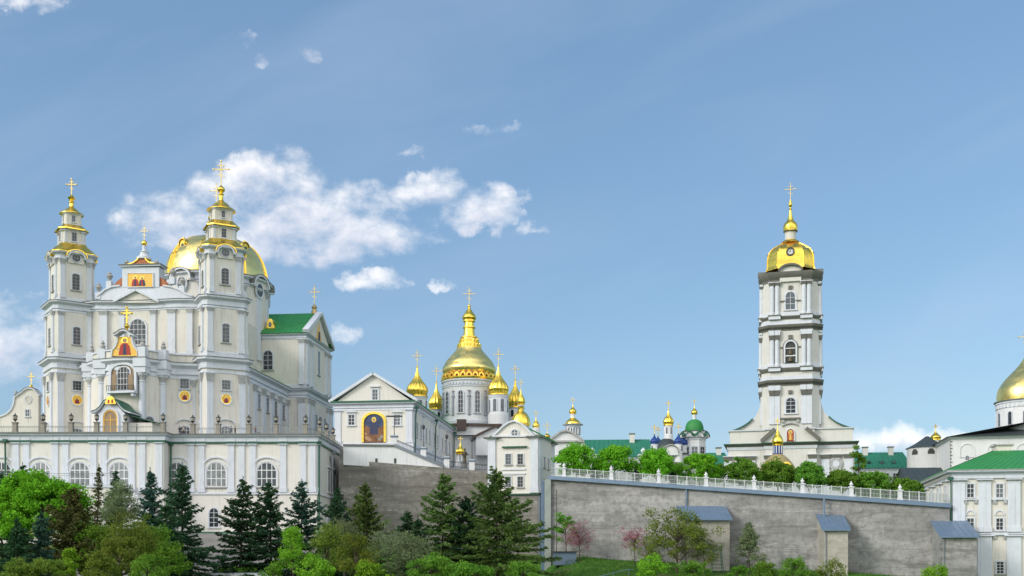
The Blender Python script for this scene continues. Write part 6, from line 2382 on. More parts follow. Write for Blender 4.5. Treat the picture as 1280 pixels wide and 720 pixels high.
xr_ = qf.y(1243, 563, dq * .42)[0]
E = .95
roof_plane(r, (-E, -E, e1_), (wq + E, -E, e1_), (wq + E, dq * .45, zr2), (xr_, dq * .45, zr2), 24, 'green_roof')
roof_plane(r, (-E, dq + E, e1_), (-E, -E, e1_), (xr_, dq * .45, zr2), (xr_, dq * .55, zr2), 16, 'green_roof')
roof_plane(r, (wq + E, dq + E, e1_), (-E, dq + E, e1_), (xr_, dq * .55, zr2), (wq + E, dq * .55, zr2), 24, 'green_roof')
ro = r.build('roof', pal)
c = MB()
x, z, s = qf.y(1255, 563, dq * .47)
c.box(x - 1.2, x + 1.2, dq * .45, dq * .6, z - 1.2, z + .75, 'cream')
c.box(x - 1.35, x + 1.35, dq * .44, dq * .61, z + .75, z + .95, 'grey_trim')
c.build('chimney', ro)
for px in (1213, 1249.5):
    fwin(qf, pal, px, 605, 622, 8.5, 0, rows=3, cols=2, t=.18)
    fwin(qf, pal, px, 648, 662.5, 8.5, 0, rows=3, cols=2, t=.18)
    x, z, s = qf.y(px, 644.5, 0)
    for p_ in (-6.5, 6.5):
        pass
    for py in (627, 671):
        b = MB()
        xa, za, sa = qf.y(px, py, 0)
        b.box(xa - 1.2, xa + 1.2, -.32, .05, za + .25, za + .5, 'trim')
        for sx in (-1, 1):
            b.box(xa + sx * .75 - .22, xa + sx * .75 + .22, -.3, .05, za - .3, za + .26, 'capital')
        b.build('window_bracket', pal)
    b = MB()
    b.ring([(x + p, z + q) for p, q in arch_out(1.5, .95, True, 8, .75)], [(x + p * .75, z + q * .72) for p, q in arch_out(1.5, .95, True, 8, .75)], -.12, .05, 'trim')
    b.build('window_hood', pal)
for px in (1250, 1216):
    fwin(qf, pal, px, 702, 717, 8.5, 0, rows=4, cols=2, t=.16, sill='dark')
for t in (.22, .5, .78):
    win(pal, T(0, dq * t, qf.z(1200, 622), -PI / 2), 1.0, 2.0, rows=3, t=.18)
    win(pal, T(0, dq * t, qf.z(1200, 661), -PI / 2), 1.0, 1.8, rows=3, t=.18)
pipe(pal, [(-.35, -.35, e0_ - .2), (-.25, -.3, e0_ - 1), (-.2, -.25, 0)], .1)

# ================================================================== buttress sheds against the wall
def shed(px0, px1, pt, pe, pb, Y, dep_, label, m='concrete_pale', left=0):
    f = Fr(*(lambda p: (p.x, p.y))(W(px0, 600, Y)), R(left), W(px0, pb, Y).z)
    t = f.thing('buttress_shed', label, 'shed', 'sheds built against the wall')
    w = f.y(px1, 600, 0)[0]
    ze = f.z(px0, pe)
    zt_ = f.z((px0 + px1) / 2, pt, dep_)
    b = MB()
    b.add([(0, 0, -4), (w, 0, -4), (w, dep_, -4), (0, dep_, -4), (0, 0, ze), (w, 0, ze), (w, dep_, zt_ - .1), (0, dep_, zt_ - .1)], [(0, 3, 2, 1), (4, 5, 6, 7), (0, 1, 5, 4), (1, 2, 6, 5), (2, 3, 7, 6), (3, 0, 4, 7)], m)
    b.build('wall', t)
    r = MB()
    roof_plane(r, (-.3, -.5, ze - .1), (w + .3, -.5, ze - .1), (w + .3, dep_, zt_), (-.3, dep_, zt_), max(6, int(w / .7)), 'slate_metal', .14)
    r.box(-.3, w + .3, -.62, -.5, ze - .32, ze - .08, 'slate_metal')
    r.build('roof', t)
    p = MB()
    p.tube([(.25, -.12, ze - .3), (.25, -.12, -4)], .09, n=6, m='steel')
    p.build('drainpipe', t)
    return t


shed(853.5, 912, 632.5, 648, 720, 171.8, 4.9, 'wide lean-to shed with a blue-grey metal roof beside the olive tree')
shed(1030, 1060, 641.5, 661, 725, 164.5, 7.2, 'narrow tall lean-to shed with a blue-grey roof in the middle of the long wall', left=-8)
shed(1177.5, 1221, 651, 669.5, 725, 156, 9.5, 'lean-to shed with a grey roof standing against the corner of the palace', 'concrete', left=-13)

# ================================================================== railing above the long wall
wr = thing('wall_railing', 'white railing of pale grilles between finial-topped posts along the long wall', 'railing', 0, 0, 0)
ppx = [705, 764, 823.2, 882.5, 942.5, 1003, 1064, 1125]
xs_ = []
for px in ppx:
    u_ = (px - 640) / F
    Y = (187.6 + 22.5 * WALL_R[0][0] / L_) / (1 + 22.5 * u_ / L_)
    xs_.append((W(px, 600, Y).x, Y))
ps = MB()
ps.box(-.42, .42, -.42, .42, -.1, .35, 'white')
ps.box(-.32, .32, -.32, .32, .35, 1.65, 'white')
ps.box(-.45, .45, -.45, .45, 1.65, 1.85, 'white')
ps.lathe(spline([(.3, 1.85), (.18, 1.95), (.36, 2.2), (.3, 2.4), (.12, 2.55), (.15, 2.62), (.02, 2.85)], 3), 10, 'white')
p0 = None
ends = [(WALL_R[0][0] + .1, 187.6)] + xs_ + [(W(1185, 600, 165.1).x, 165.1)]
for i, (x, y) in enumerate(xs_):
    if p0 is None:
        p0 = ps.build('post', wr, loc=(x, y, ztop_r(x) + .05))
        p0.scale = (.85, .85, .86)
    else:
        q = p0.copy()
        COL.objects.link(q)
        q.parent = wr
        q.location = (x, y, ztop_r(x) + .05)
for (xa, ya_), (xb, yb_) in zip(ends[:-1], ends[1:]):
    b = MB()
    A_, B_ = Vector((xa, ya_, ztop_r(xa) + .05)), Vector((xb, yb_, ztop_r(xb) + .05))
    for h_, rr in ((1.4, .05), (.15, .05), (.75, .02)):
        b.tube([A_ + Vector((0, 0, h_)), B_ + Vector((0, 0, h_))], rr, n=4, m='rail_pale')
    L = (B_ - A_).length
    n_ = max(1, round(L / 1.46))
    for k in range(1, n_):
        p = A_ + (B_ - A_) * (k / n_)
        b.box(p.x - .06, p.x + .06, p.y - .06, p.y + .06, p.z, p.z + 1.55, 'rail_pale')
    n_ = int(L / .20)
    for k in range(1, n_):
        p = A_ + (B_ - A_) * (k / n_)
        b.box(p.x - .035, p.x + .035, p.y - .016, p.y + .016, p.z + .15, p.z + 1.35, 'rail')
    b.build('grille_panel', wr)

# ================================================================== trees and plants
rng = np.random.default_rng(11)


def quad_mesh(name, C, A, B, m):
    """leaf faces: centres C, half axes A and B (diamonds)"""
    n = len(C)
    V = np.empty((n, 4, 3), np.float32)
    V[:, 0] = C + A
    V[:, 1] = C + B
    V[:, 2] = C - A
    V[:, 3] = C - B
    me = bpy.data.meshes.new(name)
    me.vertices.add(n * 4)
    me.vertices.foreach_set('co', V.reshape(-1))
    me.loops.add(n * 4)
    me.loops.foreach_set('vertex_index', np.arange(n * 4, dtype=np.int32))
    me.polygons.add(n)
    me.polygons.foreach_set('loop_start', np.arange(0, n * 4, 4, dtype=np.int32))
    me.polygons.foreach_set('loop_total', np.full(n, 4, np.int32))
    me.materials.append(MATS[m])
    me.update(calc_edges=True)
    return me


def unit(v):
    return v / np.maximum(np.linalg.norm(v, axis=-1, keepdims=True), 1e-6)


def rand_dirs(n):
    return unit(rng.normal(size=(n, 3)))


def leaf_axes(n, size, flat=.55):
    d = rand_dirs(n)
    e = unit(np.cross(d, rand_dirs(n)))
    s = size * rng.uniform(.6, 1.3, (n, 1))
    return d * s, e * s * flat


def spruce_mesh(h, r, m, dens=1.0, droop=.35, seed=0, open_=0.0):
    global rng
    rng = np.random.default_rng(seed)
    Cs, As, Bs = [], [], []
    z = h * .07
    lop, a0 = rng.uniform(.08, .28), rng.uniform(0, 6.28)
    while z < h * .985:
        t = z / h
        L0 = r * (1 - t) ** .78 + .10
        nb = max(4, int((7 - 2.6 * t) * dens))
        ph = rng.uniform(0, 6.28)
        if rng.random() < open_:
            z += .5
            continue
        for k in range(nb):
            a = ph + 2 * PI * k / nb + rng.normal() * .22
            L = L0 * rng.uniform(.50, 1.30) * (1 + lop * math.cos(a - a0 + z * .35))
            dzb = rng.normal() * .16
            if L < .1:
                continue
            n = max(4, int(L * 9))
            s = np.linspace(.12, 1, n)
            rad = np.array([math.cos(a), math.sin(a), 0])
            up = (.55 * t - .05) * L
            path = rad[None] * (s * L)[:, None]
            zz = z + dzb + up * s - droop * L * (s ** 1.5) * (1.1 - t) + .16 * L * s ** 4
            path[:, 2] = zz
            side = np.array([-math.sin(a), math.cos(a), 0])
            for rep in range(3):
                w = (1.05 - s * .8) * L * .26 + .08
                off = rng.uniform(-1, 1, n)
                P = path + side[None] * (off * w)[:, None] + rng.normal(size=(n, 3)) * .07
                P[:, 2] -= np.abs(off) * w * .35 + rng.uniform(0, .18, n)
                ax = unit(rad[None] * .75 + side[None] * (off * .8)[:, None] + np.array([0, 0, -.30]) + rng.normal(size=(n, 3)) * .25)
                ln = rng.uniform(.18, .46, (n, 1)) * (1.0 if r > 2 else .8)
                bx = unit(np.cross(ax, rand_dirs(n)))
                Cs.append(P)
                As.append(ax * ln)
                Bs.append(bx * ln * .30)
        z += (.40 + .42 * (1 - t)) * rng.uniform(.7, 1.35)
    # leader
    n = 14
    P = np.zeros((n, 3))
    P[:, 2] = np.linspace(h * .95, h * 1.02, n)
    Cs.append(P)
    ax = unit(rng.normal(size=(n, 3)) * .5 + np.array([0, 0, 1.0]))
    As.append(ax * .22)
    Bs.append(unit(np.cross(ax, rand_dirs(n))) * .08)
    return quad_mesh('crown', np.concatenate(Cs), np.concatenate(As), np.concatenate(Bs), m)


def trunk_obj(par, h, r, m='bark', limbs=(), lean=0.0):
    b = MB()
    pts = [(lean * t * h * .3 + .08 * math.sin(t * 5), .06 * math.cos(t * 4), h * t) for t in (0, .15, .3, .45, .6, .75, .9, 1)]
    b.tube(pts, r, r * .22, 8, m)
    for (p, q, r0) in limbs:
        p, q = Vector(p), Vector(q)
        mid = (p + q) / 2 + Vector((0, 0, .12 * (q - p).length))
        b.tube([p, mid, q], r0, r0 * .3, 6, m)
    return b.build('trunk', par)


def crown_obj(par, me):
    o = bpy.data.objects.new('crown', me)
    COL.objects.link(o)
    o.parent = par
    return o


def place_spruce(px, top, hw, Y, label, m='needle_dark', dens=1.0, droop=.35, seed=None, group='spruces on the slope', name='spruce', open_=0.0, base=None):
    x = (px - 640) / F * Y
    zb_ = gh(x, Y) - .1 if base is None else base
    h = (YH - top) / F * Y - zb_
    r = hw * 1.5 / F * Y
    t = thing(name, label, 'tree', x, Y, zb_, random.uniform(0, 6.28), group)
    sd_ = seed if seed is not None else int(px * 7 + top)
    t.rotation_euler = (random.uniform(-.025, .025), random.uniform(-.025, .025), random.uniform(0, 6.28))
    crown_obj(t, spruce_mesh(h, r, m, dens, droop, sd_, open_))
    trunk_obj(t, h * .97, max(.12, h * .013), 'bark')
    return t


def crown_mesh(rx, rz_, m, n_clump=60, per=90, leaf=.22, seed=0, spread=.34, flat=.55, shape='ball', gap=.25, m2=None):
    """leaf clumps spread through a rounded, uneven crown; returns mesh and clump centres"""
    global rng
    rng = np.random.default_rng(seed)
    d = rand_dirs(n_clump)
    d[:, 2] = np.where(d[:, 2] < -.55, -d[:, 2], d[:, 2])
    rad = rng.uniform(.35, 1.0, n_clump) ** .5
    lob = 1 + .20 * np.sin(d[:, 0] * 3.1 + seed) * np.cos(d[:, 1] * 2.7 + seed * 2) + rng.normal(size=n_clump) * gap * .3
    K = d * (rad * lob)[:, None] * np.array([rx, rx, rz_])
    if shape == 'cone':
        t = (K[:, 2] / rz_ + 1) / 2
        K[:, :2] *= (1.15 - t * .95)[:, None]
    if shape == 'vase':
        t = (K[:, 2] / rz_ + 1) / 2
        K[:, :2] *= (.35 + .8 * t)[:, None]
    idx = rng.integers(0, n_clump, n_clump * per)
    cs = rng.uniform(.55, 1.25, n_clump) * spread * min(rx, rz_)
    off = rng.normal(size=(len(idx), 3))
    off = unit(off) * (rng.uniform(0, 1, (len(idx), 1)) ** .45)
    C = K[idx] + off * cs[idx][:, None] * np.array([1.15, 1.15, .8])
    A, B = leaf_axes(len(C), leaf, flat)
    return quad_mesh('crown', C, A, B, m), K


def place_tree(px, top, bot, hw, Y, label, m, group, name='broadleaf_tree', base=None, leaf=.22, n_clump=60, per=90, shape='ball', seed=None, bark='bark', spread=.34, trunk=True, gap=.25, nlimb=9, flat=.55):
    """crown between rows top and bot, half width hw"""
    x = (px - 640) / F * Y
    zb_ = gh(x, Y) - .1 if base is None else base
    zt_, zc_ = (YH - top) / F * Y - zb_, (YH - bot) / F * Y - zb_
    rz_ = max(.4, (zt_ - zc_) / 2 / 1.12)
    rx = hw / F * Y / 1.15
    sd_ = seed if seed is not None else int(px * 3 + top)
    t = thing(name, label, 'tree', x, Y, zb_, 0, group)
    me, K = crown_mesh(rx, rz_, m, n_clump, per, leaf, sd_, spread, flat, shape, gap)
    zc = (zt_ + zc_) / 2
    o = crown_obj(t, me)
    o.location = (0, 0, zc)
    rs = random.Random(sd_)
    ht = max(.6, zc + rz_ * .35)
    limbs = []
    ks = rs.sample(range(len(K)), min(nlimb, len(K)))
    for k in ks:
        q = Vector(K[k]) * .9 + Vector((0, 0, zc))
        s0 = max(.15 * ht, min(ht * .8, q.z - .55 * math.hypot(q.x, q.y) - .2))
        limbs.append(((0, 0, s0), q, max(.035, ht * .010)))
    trunk_obj(t, ht, max(.06, ht * .022), bark, limbs)
    return t


# ---- spruces and other conifers in front
SPR = [
    (227, 580, 36, 166, 'tall dark spruce with bare lower trunk in front of the step in the white terrace', dict(m='needle_dark', droop=.42)),
    (301, 598, 34, 172, 'dark green spruce in front of the lower arched window of the terrace building', dict(m='needle_dark')),
    (339, 604, 32, 175, 'dark spruce under the right-hand arched window of the terrace building', dict(m='needle_dark')),
    (376, 601, 29, 180, 'blue-green spruce at the right corner of the white terrace building', dict(m='needle_blue')),
    (421, 610, 25, 187, 'small spruce where the white terrace meets the brown concrete wall', dict(m='needle_dark')),
    (460, 604, 31, 176, 'brown-tipped dark spruce in front of the left half of the brown concrete wall', dict(m='needle_mid')),
    (552, 592, 44, 168, 'tall spruce with a bare pale trunk and open branches before the brown concrete wall', dict(m='needle_mid', droop=.55, dens=.85, open_=.12)),
    (621, 588, 58, 164, 'broad dense spruce below the four-windowed gate building', dict(m='needle_mid', dens=1.25, droop=.5)),
    (586, 622, 40, 170, 'dark spruce squeezed between the open-branched and the broad dense spruce', dict(m='needle_dark')),
    (508, 640, 22, 168, 'short dark spruce with a forked top left of the open-branched spruce', dict(m='needle_dark')),
    (522, 646, 20, 166, 'short dark spruce touching the left side of the open-branched spruce', dict(m='needle_dark')),
    (188, 587, 20, 184, 'bluish spruce with a dense narrow tip below the corner of the projecting terrace', dict(m='needle_blue', dens=1.2)),
    (143, 589, 15, 190, 'dark spruce tip between two arched windows above the silvery willow', dict(m='needle_dark')),
    (121, 582, 9, 188, 'very thin brownish spruce tip right of the bright green maple', dict(m='needle_brown')),
    (30, 581, 14, 190, 'dark spruce tip rising behind the bright green maple', dict(m='needle_dark')),
    (3, 590, 16, 186, 'dark spruce at the left edge behind the bright green maple', dict(m='needle_dark')),
    (90, 612, 46, 150, 'broad olive-brown conifer in front of the bright green maple', dict(m='needle_brown', dens=1.2, droop=.15)),
    (20, 650, 22, 140, 'dark bluish conifer under the left side of the bright green maple', dict(m='needle_dark', droop=.3)),
    (48, 640, 18, 142, 'small bluish spruce under the middle of the bright green maple', dict(m='needle_blue', droop=.3)),
    (205, 628, 24, 158, 'dark spruce left of the spruce with the bare lower trunk', dict(m='needle_dark')),
]
for px, top, hw, Y, lab, kw in SPR:
    place_spruce(px, top, hw, Y, lab, **kw)

# ---- broadleaf trees and bushes in front
FR = [
    (55, 586, 700, 62, 158, 'large bright green maple at the left edge below the terrace windows', 'leaf_bright', dict(n_clump=150, per=190, leaf=.24, spread=.22)),
    (150, 604, 670, 27, 172, 'silvery grey-green willow below the arched terrace windows', 'leaf_grey', dict(n_clump=70, per=110, leaf=.17, flat=.35)),
    (165, 640, 735, 40, 146, 'loose mid-green larch-like tree between the olive-brown conifer and the dark spruces', 'leaf_olive', dict(n_clump=90, per=100, leaf=.16, flat=.3)),
    (195, 655, 735, 28, 150, 'mid-green loose tree left of the bare-trunked spruce', 'leaf_green', dict(n_clump=60, per=90, leaf=.16)),
    (150, 664, 740, 24, 132, 'yellow-tinged bush in front of the loose larch-like tree', 'leaf_olive', dict(n_clump=50, per=100, leaf=.15)),
    (88, 680, 740, 20, 128, 'light green pointed bush at the foot of the olive-brown conifer', 'leaf_lime', dict(n_clump=40, per=90, leaf=.14, shape='cone')),
    (60, 694, 745, 24, 124, 'olive bush in the bottom left corner, second from the edge', 'leaf_olive', dict(n_clump=40, per=90, leaf=.14)),
    (24, 698, 745, 24, 122, 'olive bush filling the bottom left corner', 'leaf_olive', dict(n_clump=40, per=90, leaf=.14)),
    (125, 690, 745, 24, 122, 'olive bush at the bottom right of the light green pointed bush', 'leaf_olive', dict(n_clump=40, per=90, leaf=.14)),
    (185, 690, 745, 26, 122, 'dull green bush at the bottom under the loose mid-green tree', 'leaf_green', dict(n_clump=40, per=90, leaf=.14)),
    (366, 650, 735, 25, 150, 'vivid lime-green young larch in front of the dark spruces', 'leaf_lime', dict(n_clump=70, per=120, leaf=.14, shape='cone', flat=.35)),
    (408, 655, 735, 34, 152, 'olive-yellow loose tree right of the vivid lime larch', 'leaf_olive', dict(n_clump=70, per=110, leaf=.16, flat=.35)),
    (445, 668, 740, 30, 148, 'olive tree right of the olive-yellow loose tree', 'leaf_olive', dict(n_clump=60, per=100, leaf=.16, flat=.35)),
    (486, 652, 735, 32, 160, 'soft green airy tree in front of the brown concrete wall', 'leaf_grey', dict(n_clump=60, per=100, leaf=.16, flat=.35)),
    (462, 700, 745, 24, 138, 'small lime bush at the bottom between the olive trees', 'leaf_lime', dict(n_clump=36, per=90, leaf=.15)),
    (340, 700, 740, 16, 150, 'small green bush at the foot of the dark spruces', 'leaf_green', dict(n_clump=30, per=80, leaf=.13)),
    (540, 690, 740, 34, 150, 'dark green bush under the open-branched spruce', 'leaf_green', dict(n_clump=50, per=90, leaf=.15)),
    (590, 702, 745, 30, 146, 'low green bush at the bottom under the broad dense spruce', 'leaf_green', dict(n_clump=40, per=90, leaf=.15)),
    (118, 648, 735, 32, 150, 'dull green broadleaf between the olive-brown conifer and the loose larch-like tree', 'leaf_green', dict(n_clump=60, per=110, leaf=.16)),
    (212, 676, 740, 26, 146, 'fresh green bush at the foot of the spruce with the bare lower trunk', 'leaf_green', dict(n_clump=46, per=100, leaf=.15)),
    (430, 640, 735, 30, 166, 'tall soft green tree behind the olive trees before the brown wall', 'leaf_grey', dict(n_clump=64, per=110, leaf=.16, flat=.35)),
    (515, 664, 740, 32, 154, 'grey-green airy tree in front of the short forked spruces', 'leaf_grey', dict(n_clump=60, per=100, leaf=.16, flat=.35)),
    (395, 690, 745, 26, 140, 'bright green bush at the bottom below the olive-yellow tree', 'leaf_lime', dict(n_clump=40, per=100, leaf=.15)),
    (655, 698, 740, 26, 156, 'small green bush at the right foot of the broad dense spruce', 'leaf_green', dict(n_clump=40, per=90, leaf=.15)),
    (707, 641, 692, 15, 183, 'small light green tree at the corner of the gate building base', 'leaf_green', dict(n_clump=30, per=70, leaf=.16)),
    (724, 650, 700, 25, 180, 'pink blossoming tree beside the gate building base', 'blossom_pink', dict(n_clump=70, per=26, leaf=.12, bark='bark', nlimb=26, shape='vase', gap=.5, spread=.26)),
    (793, 657, 702, 23, 178, 'pink blossoming tree left of the olive tree', 'blossom_pink', dict(n_clump=64, per=24, leaf=.12, nlimb=26, shape='vase', gap=.5, spread=.26)),
    (846, 638, 726, 52, 168, 'spreading olive-green tree in front of the wide buttress shed', 'leaf_olive', dict(n_clump=110, per=75, leaf=.16, nlimb=34, gap=.6, spread=.22)),
    (880, 668, 715, 24, 169, 'pale greenish thin tree beside the green ladder frame', 'leaf_grey', dict(n_clump=40, per=40, leaf=.13, nlimb=14)),
    (936, 652, 722, 27, 168, 'pale grey-green slender tree against the long wall', 'leaf_grey', dict(n_clump=80, per=55, leaf=.14, nlimb=24, shape='cone', gap=.4, spread=.24)),
    (815, 695, 735, 26, 160, 'yellow-green bush at the foot of the spreading olive tree', 'leaf_lime', dict(n_clump=40, per=80, leaf=.14)),
    (866, 700, 738, 26, 162, 'dark bush right of the spreading olive tree', 'leaf_green', dict(n_clump=40, per=80, leaf=.14)),
    (955, 702, 738, 22, 164, 'dark green low bush right of the slender grey-green tree', 'leaf_green', dict(n_clump=40, per=80, leaf=.14)),
    (995, 696, 738, 24, 162, 'rounded green bush left of the narrow buttress shed', 'leaf_green', dict(n_clump=40, per=80, leaf=.14)),
    (1040, 698, 738, 22, 158, 'twiggy olive bush in front of the narrow buttress shed', 'leaf_olive', dict(n_clump=36, per=50, leaf=.13, nlimb=14)),
    (1168, 704, 738, 22, 150, 'yellow-green bush at the foot of the corner shed', 'leaf_lime', dict(n_clump=36, per=60, leaf=.13, nlimb=12)),
    (920, 708, 738, 16, 165, 'low dark bush left of the slender grey-green tree', 'leaf_green', dict(n_clump=30, per=80, leaf=.13)),
]
for px, top, bot, hw, Y, lab, mm, kw in FR:
    nm = 'bush' if 'bush' in lab else 'broadleaf_tree'
    t = place_tree(px, top, bot, hw, Y, lab, mm, 'bushes on the slope' if nm == 'bush' else 'broadleaf trees on the slope', name=nm, **kw)
    if nm == 'bush':
        t['category'] = 'bush'

# ---- clipped round trees on the plateau behind the white railing
RT = [
    (720, 555, 604, 23, 'leftmost round tree behind the white railing, below the octagonal gold cupola'),
    (768, 558, 604, 23, 'round tree in front of the ribbed teal roof'),
    (820, 564, 606, 24, 'round tree in front of the blue-domed church'),
    (874, 568, 610, 26, 'round tree in front of the green-domed tower'),
    (931, 571, 612, 19, 'round tree under the left side of the bell tower base'),
    (972, 574, 616, 21, 'round tree directly under the tan-gold chapel dome'),
    (1011, 577, 618, 20, 'round tree under the right half of the bell tower base'),
    (1052, 585, 620, 20, 'round tree at the right corner of the bell tower base'),
    (1088, 588, 622, 22, 'round tree in front of the two-chimney teal house'),
    (1132, 596, 626, 26, 'low round tree below the black shed roof, last on the right'),
]
for px, top, bot, hw, lab in RT:
    x = (px - 640) / F * 196
    place_tree(px, top - (3 if px < 900 else -1), bot + 2, hw * (1.15 if px < 900 else 1.08), 196 + (px % 7) * .4, lab, 'leaf_bright' if px < 900 else 'leaf_green', 'round clipped trees behind the railing', name='round_tree', base=hz(x, 196) - .2, leaf=.19, n_clump=95, per=110, spread=.30, gap=.12)
BT = [
    (748, 572, 606, 12, 'leaf_green', 'small loose tree between the two leftmost round trees'),
    (845, 578, 606, 13, 'leaf_grey', 'thin grey-green tree between the blue domes and the green-domed tower'),
    (905, 576, 612, 15, 'leaf_green', 'small green tree left of the bell tower base'),
    (1073, 556, 615, 11, 'leaf_green', 'tall thin birch at the right edge of the bell tower base'),
    (1108, 592, 624, 18, 'leaf_green', 'low loose tree between the last two round trees'),
    (950, 588, 616, 12, 'leaf_green', 'low shrub left of the tan-gold chapel'),
]
for px, top, bot, hw, mm, lab in BT:
    x = (px - 640) / F * 203
    place_tree(px, top, bot, hw, 203, lab, mm, 'small trees behind the railing', name='small_tree', base=hz(x, 203) - .2, leaf=.17, n_clump=40, per=60, gap=.5)
for px, top, lab in ((795, 577, 'dark thuja column between two round trees'), (743, 585, 'dark low thuja behind the railing by the leftmost round tree'), (840, 588, 'dark thuja right of the round tree by the blue domes')):
    x = (px - 640) / F * 199
    place_spruce(px, top, 6, 199, lab, 'needle_dark', 1.5, .1, group='thujas behind the railing', name='thuja', base=hz(x, 199) - .2)
# grass tufts on the slope by the wall
n = 26000
gx_ = rng.uniform(2, 80, n)
gy_ = rng.uniform(150, 187, n)
ok_ = gy_ < np.array([lerp_tab(FOOT, a_) for a_ in gx_]) - .3
gx_, gy_ = gx_[ok_], gy_[ok_]
n = len(gx_)
gz_ = np.array([gh(a_, b_) for a_, b_ in zip(gx_, gy_)])
C = np.stack([gx_, gy_, gz_ + .12], 1)
ax = unit(np.stack([rng.normal(size=n) * .3, rng.normal(size=n) * .3, np.ones(n)], 1)) * rng.uniform(.10, .30, (n, 1))
bx = unit(np.cross(ax, rand_dirs(n))) * .035
foliage('grass_blade', (.04, .12, .015), (.08, .19, .025), (.12, .22, .03), .3)
go = bpy.data.objects.new('grass', quad_mesh('grass', C, ax, bx, 'grass_blade'))
COL.objects.link(go)
tag(go, 'rough green grass on the slope below the long wall', 'grass', None, 'stuff')

# ================================================================== people on the terrace
def person(x, y, z, rz, label, top, bottom, pose=0, hair='hair', h=1.72):
    """one skinned body with face, ears and fingers; clothes are materials of the body, hair is a child"""
    V, E, Rr = [], [], []

    def v(p, r, par=None):
        V.append(p)
        Rr.append(r)
        if par is not None:
            E.append((par, len(V) - 1))
        return len(V) - 1
    k = h / 1.75
    pel = v((0, 0, .96), .145)
    ab = v((0, 0, 1.10), .135, pel)
    chs = v((0, 0, 1.30), .165, ab)
    nk = v((0, 0, 1.47), .065, chs)
    hd0 = v((0, -.01, 1.57), .080, nk)
    hd1 = v((0, -.015, 1.66), .098, hd0)
    hd2 = v((0, -.01, 1.73), .075, hd1)
    v((0, -.115, 1.635), .018, hd1)          # nose
    for s in (-1, 1):
        v((s * .098, 0, 1.64), .018, hd1)    # ears
        sh = v((s * .19, 0, 1.42), .068, chs)
        sw = (.10, -.14)[pose % 2]
        el = v((s * (.25 + .02 * pose), .03, 1.14), .050, sh)
        wr_ = v((s * (.26 if pose == 0 else .14), -.04 - .16 * (pose == 1), .90 if pose == 0 else 1.10), .034, el)
        pm = v((s * (.265 if pose == 0 else .08), -.06 - .18 * (pose == 1), .82 if pose == 0 else 1.12), .032, wr_)
        for f in range(4):
            ln = (.075, .085, .08, .065)[f]
            f1 = v((V[pm][0] - s * .004, V[pm][1] - .03 + .018 * f, V[pm][2] - ln * .6), .009, pm)
            v((V[f1][0] - s * .01, V[f1][1] - .004, V[f1][2] - ln * .5), .008, f1)
        v((V[pm][0] - s * .03, V[pm][1] - .045, V[pm][2] - .01), .010, pm)
        hp = v((s * .095, 0, .88), .100, pel)
        st = (.10 if s > 0 else -.08) * (1 if pose == 2 else .25)
        kn = v((s * .105, -.02 - st * .5, .50), .064, hp)
        an = v((s * .11, .02 - st, .09), .042, kn)
        v((s * .125, -.15 - st, .045), .040, an)
    me = bpy.data.meshes.new('person')
    me.from_pydata([(a * k, b_ * k, c_ * k) for a, b_, c_ in V], E, [])
    o = bpy.data.objects.new('person_src', me)
    COL.objects.link(o)
    me.skin_vertices or None
    sm = o.modifiers.new('skin', 'SKIN')
    sm.use_smooth_shade = True
    if me.skin_vertices:
        for i, r in enumerate(Rr):
            me.skin_vertices[0].data[i].radius = (r * k, r * k)
        me.skin_vertices[0].data[0].use_root = True
    ss = o.modifiers.new('sub', 'SUBSURF')
    ss.levels = ss.render_levels = 1
    dg = bpy.context.evaluated_depsgraph_get()
    ev = bpy.data.meshes.new_from_object(o.evaluated_get(dg))
    bpy.data.objects.remove(o)
    for nm in ('skin', top, bottom, 'cloth_dark'):
        ev.materials.append(MATS[nm])
    for p in ev.polygons:
        c_ = p.center / k
        mi_ = 0
        if c_.z < .10:
            mi_ = 3
        elif c_.z < .93 and abs(c_.x) < .215:
            mi_ = 2
        elif c_.z < 1.475 and not ((abs(c_.x) > .2 and c_.z < .90) or (pose == 1 and c_.y < -.22)):
            mi_ = 1
        p.material_index = mi_
    po = bpy.data.objects.new('person', ev)
    COL.objects.link(po)
    po.location = (x, y, z)
    po.rotation_euler = (0, 0, rz)
    tag(po, label, 'person', 'visitors on the terrace')
    b = MB()
    b.lathe(spline([(.108 * k, 1.62 * k), (.112 * k, 1.69 * k), (.09 * k, 1.77 * k), (.01, 1.81 * k)], 3), 12, hair, cy=.018 * k)
    b.build('hair', po)
    f = MB()
    for s in (-1, 1):
        f.ball(s * .036 * k, -.096 * k, 1.66 * k, .011 * k, 'hair', 8)
    f.box(-.025 * k, .025 * k, -.104 * k, -.09 * k, 1.588 * k, 1.596 * k, 'icon_red')
    f.build('face', po)
    return po


PPL = [(224.5, 'person in a dark coat standing left of the pair of medallion doors, hands together', 'cloth_dark', 'cloth_dark', 1, .2),
       (229.5, 'person in a beige jacket beside the one in the dark coat', 'cloth_beige', 'cloth_dark', 0, -.4),
       (289, 'person in a blue jacket standing at the right tower door', 'cloth_blue', 'cloth_dark', 0, .5),
       (293.8, 'person in black standing right of the one in the blue jacket', 'cloth_dark', 'cloth_dark', 1, -.5),
       (319.5, 'person in a red top walking along the railing by the aisle wall', 'cloth_red', 'cloth_blue', 2, 1.2),
       (171, 'person in a blue top walking right of the cathedral porch', 'cloth_blue', 'cloth_dark', 2, -1.0)]
for px, lab, tp, bt_, ps_, rz_ in PPL:
    Y = 206.6 if px > 205 else 203.6
    person((px - 640) / F * Y, Y, TOP, rz_, lab, tp, bt_, ps_)

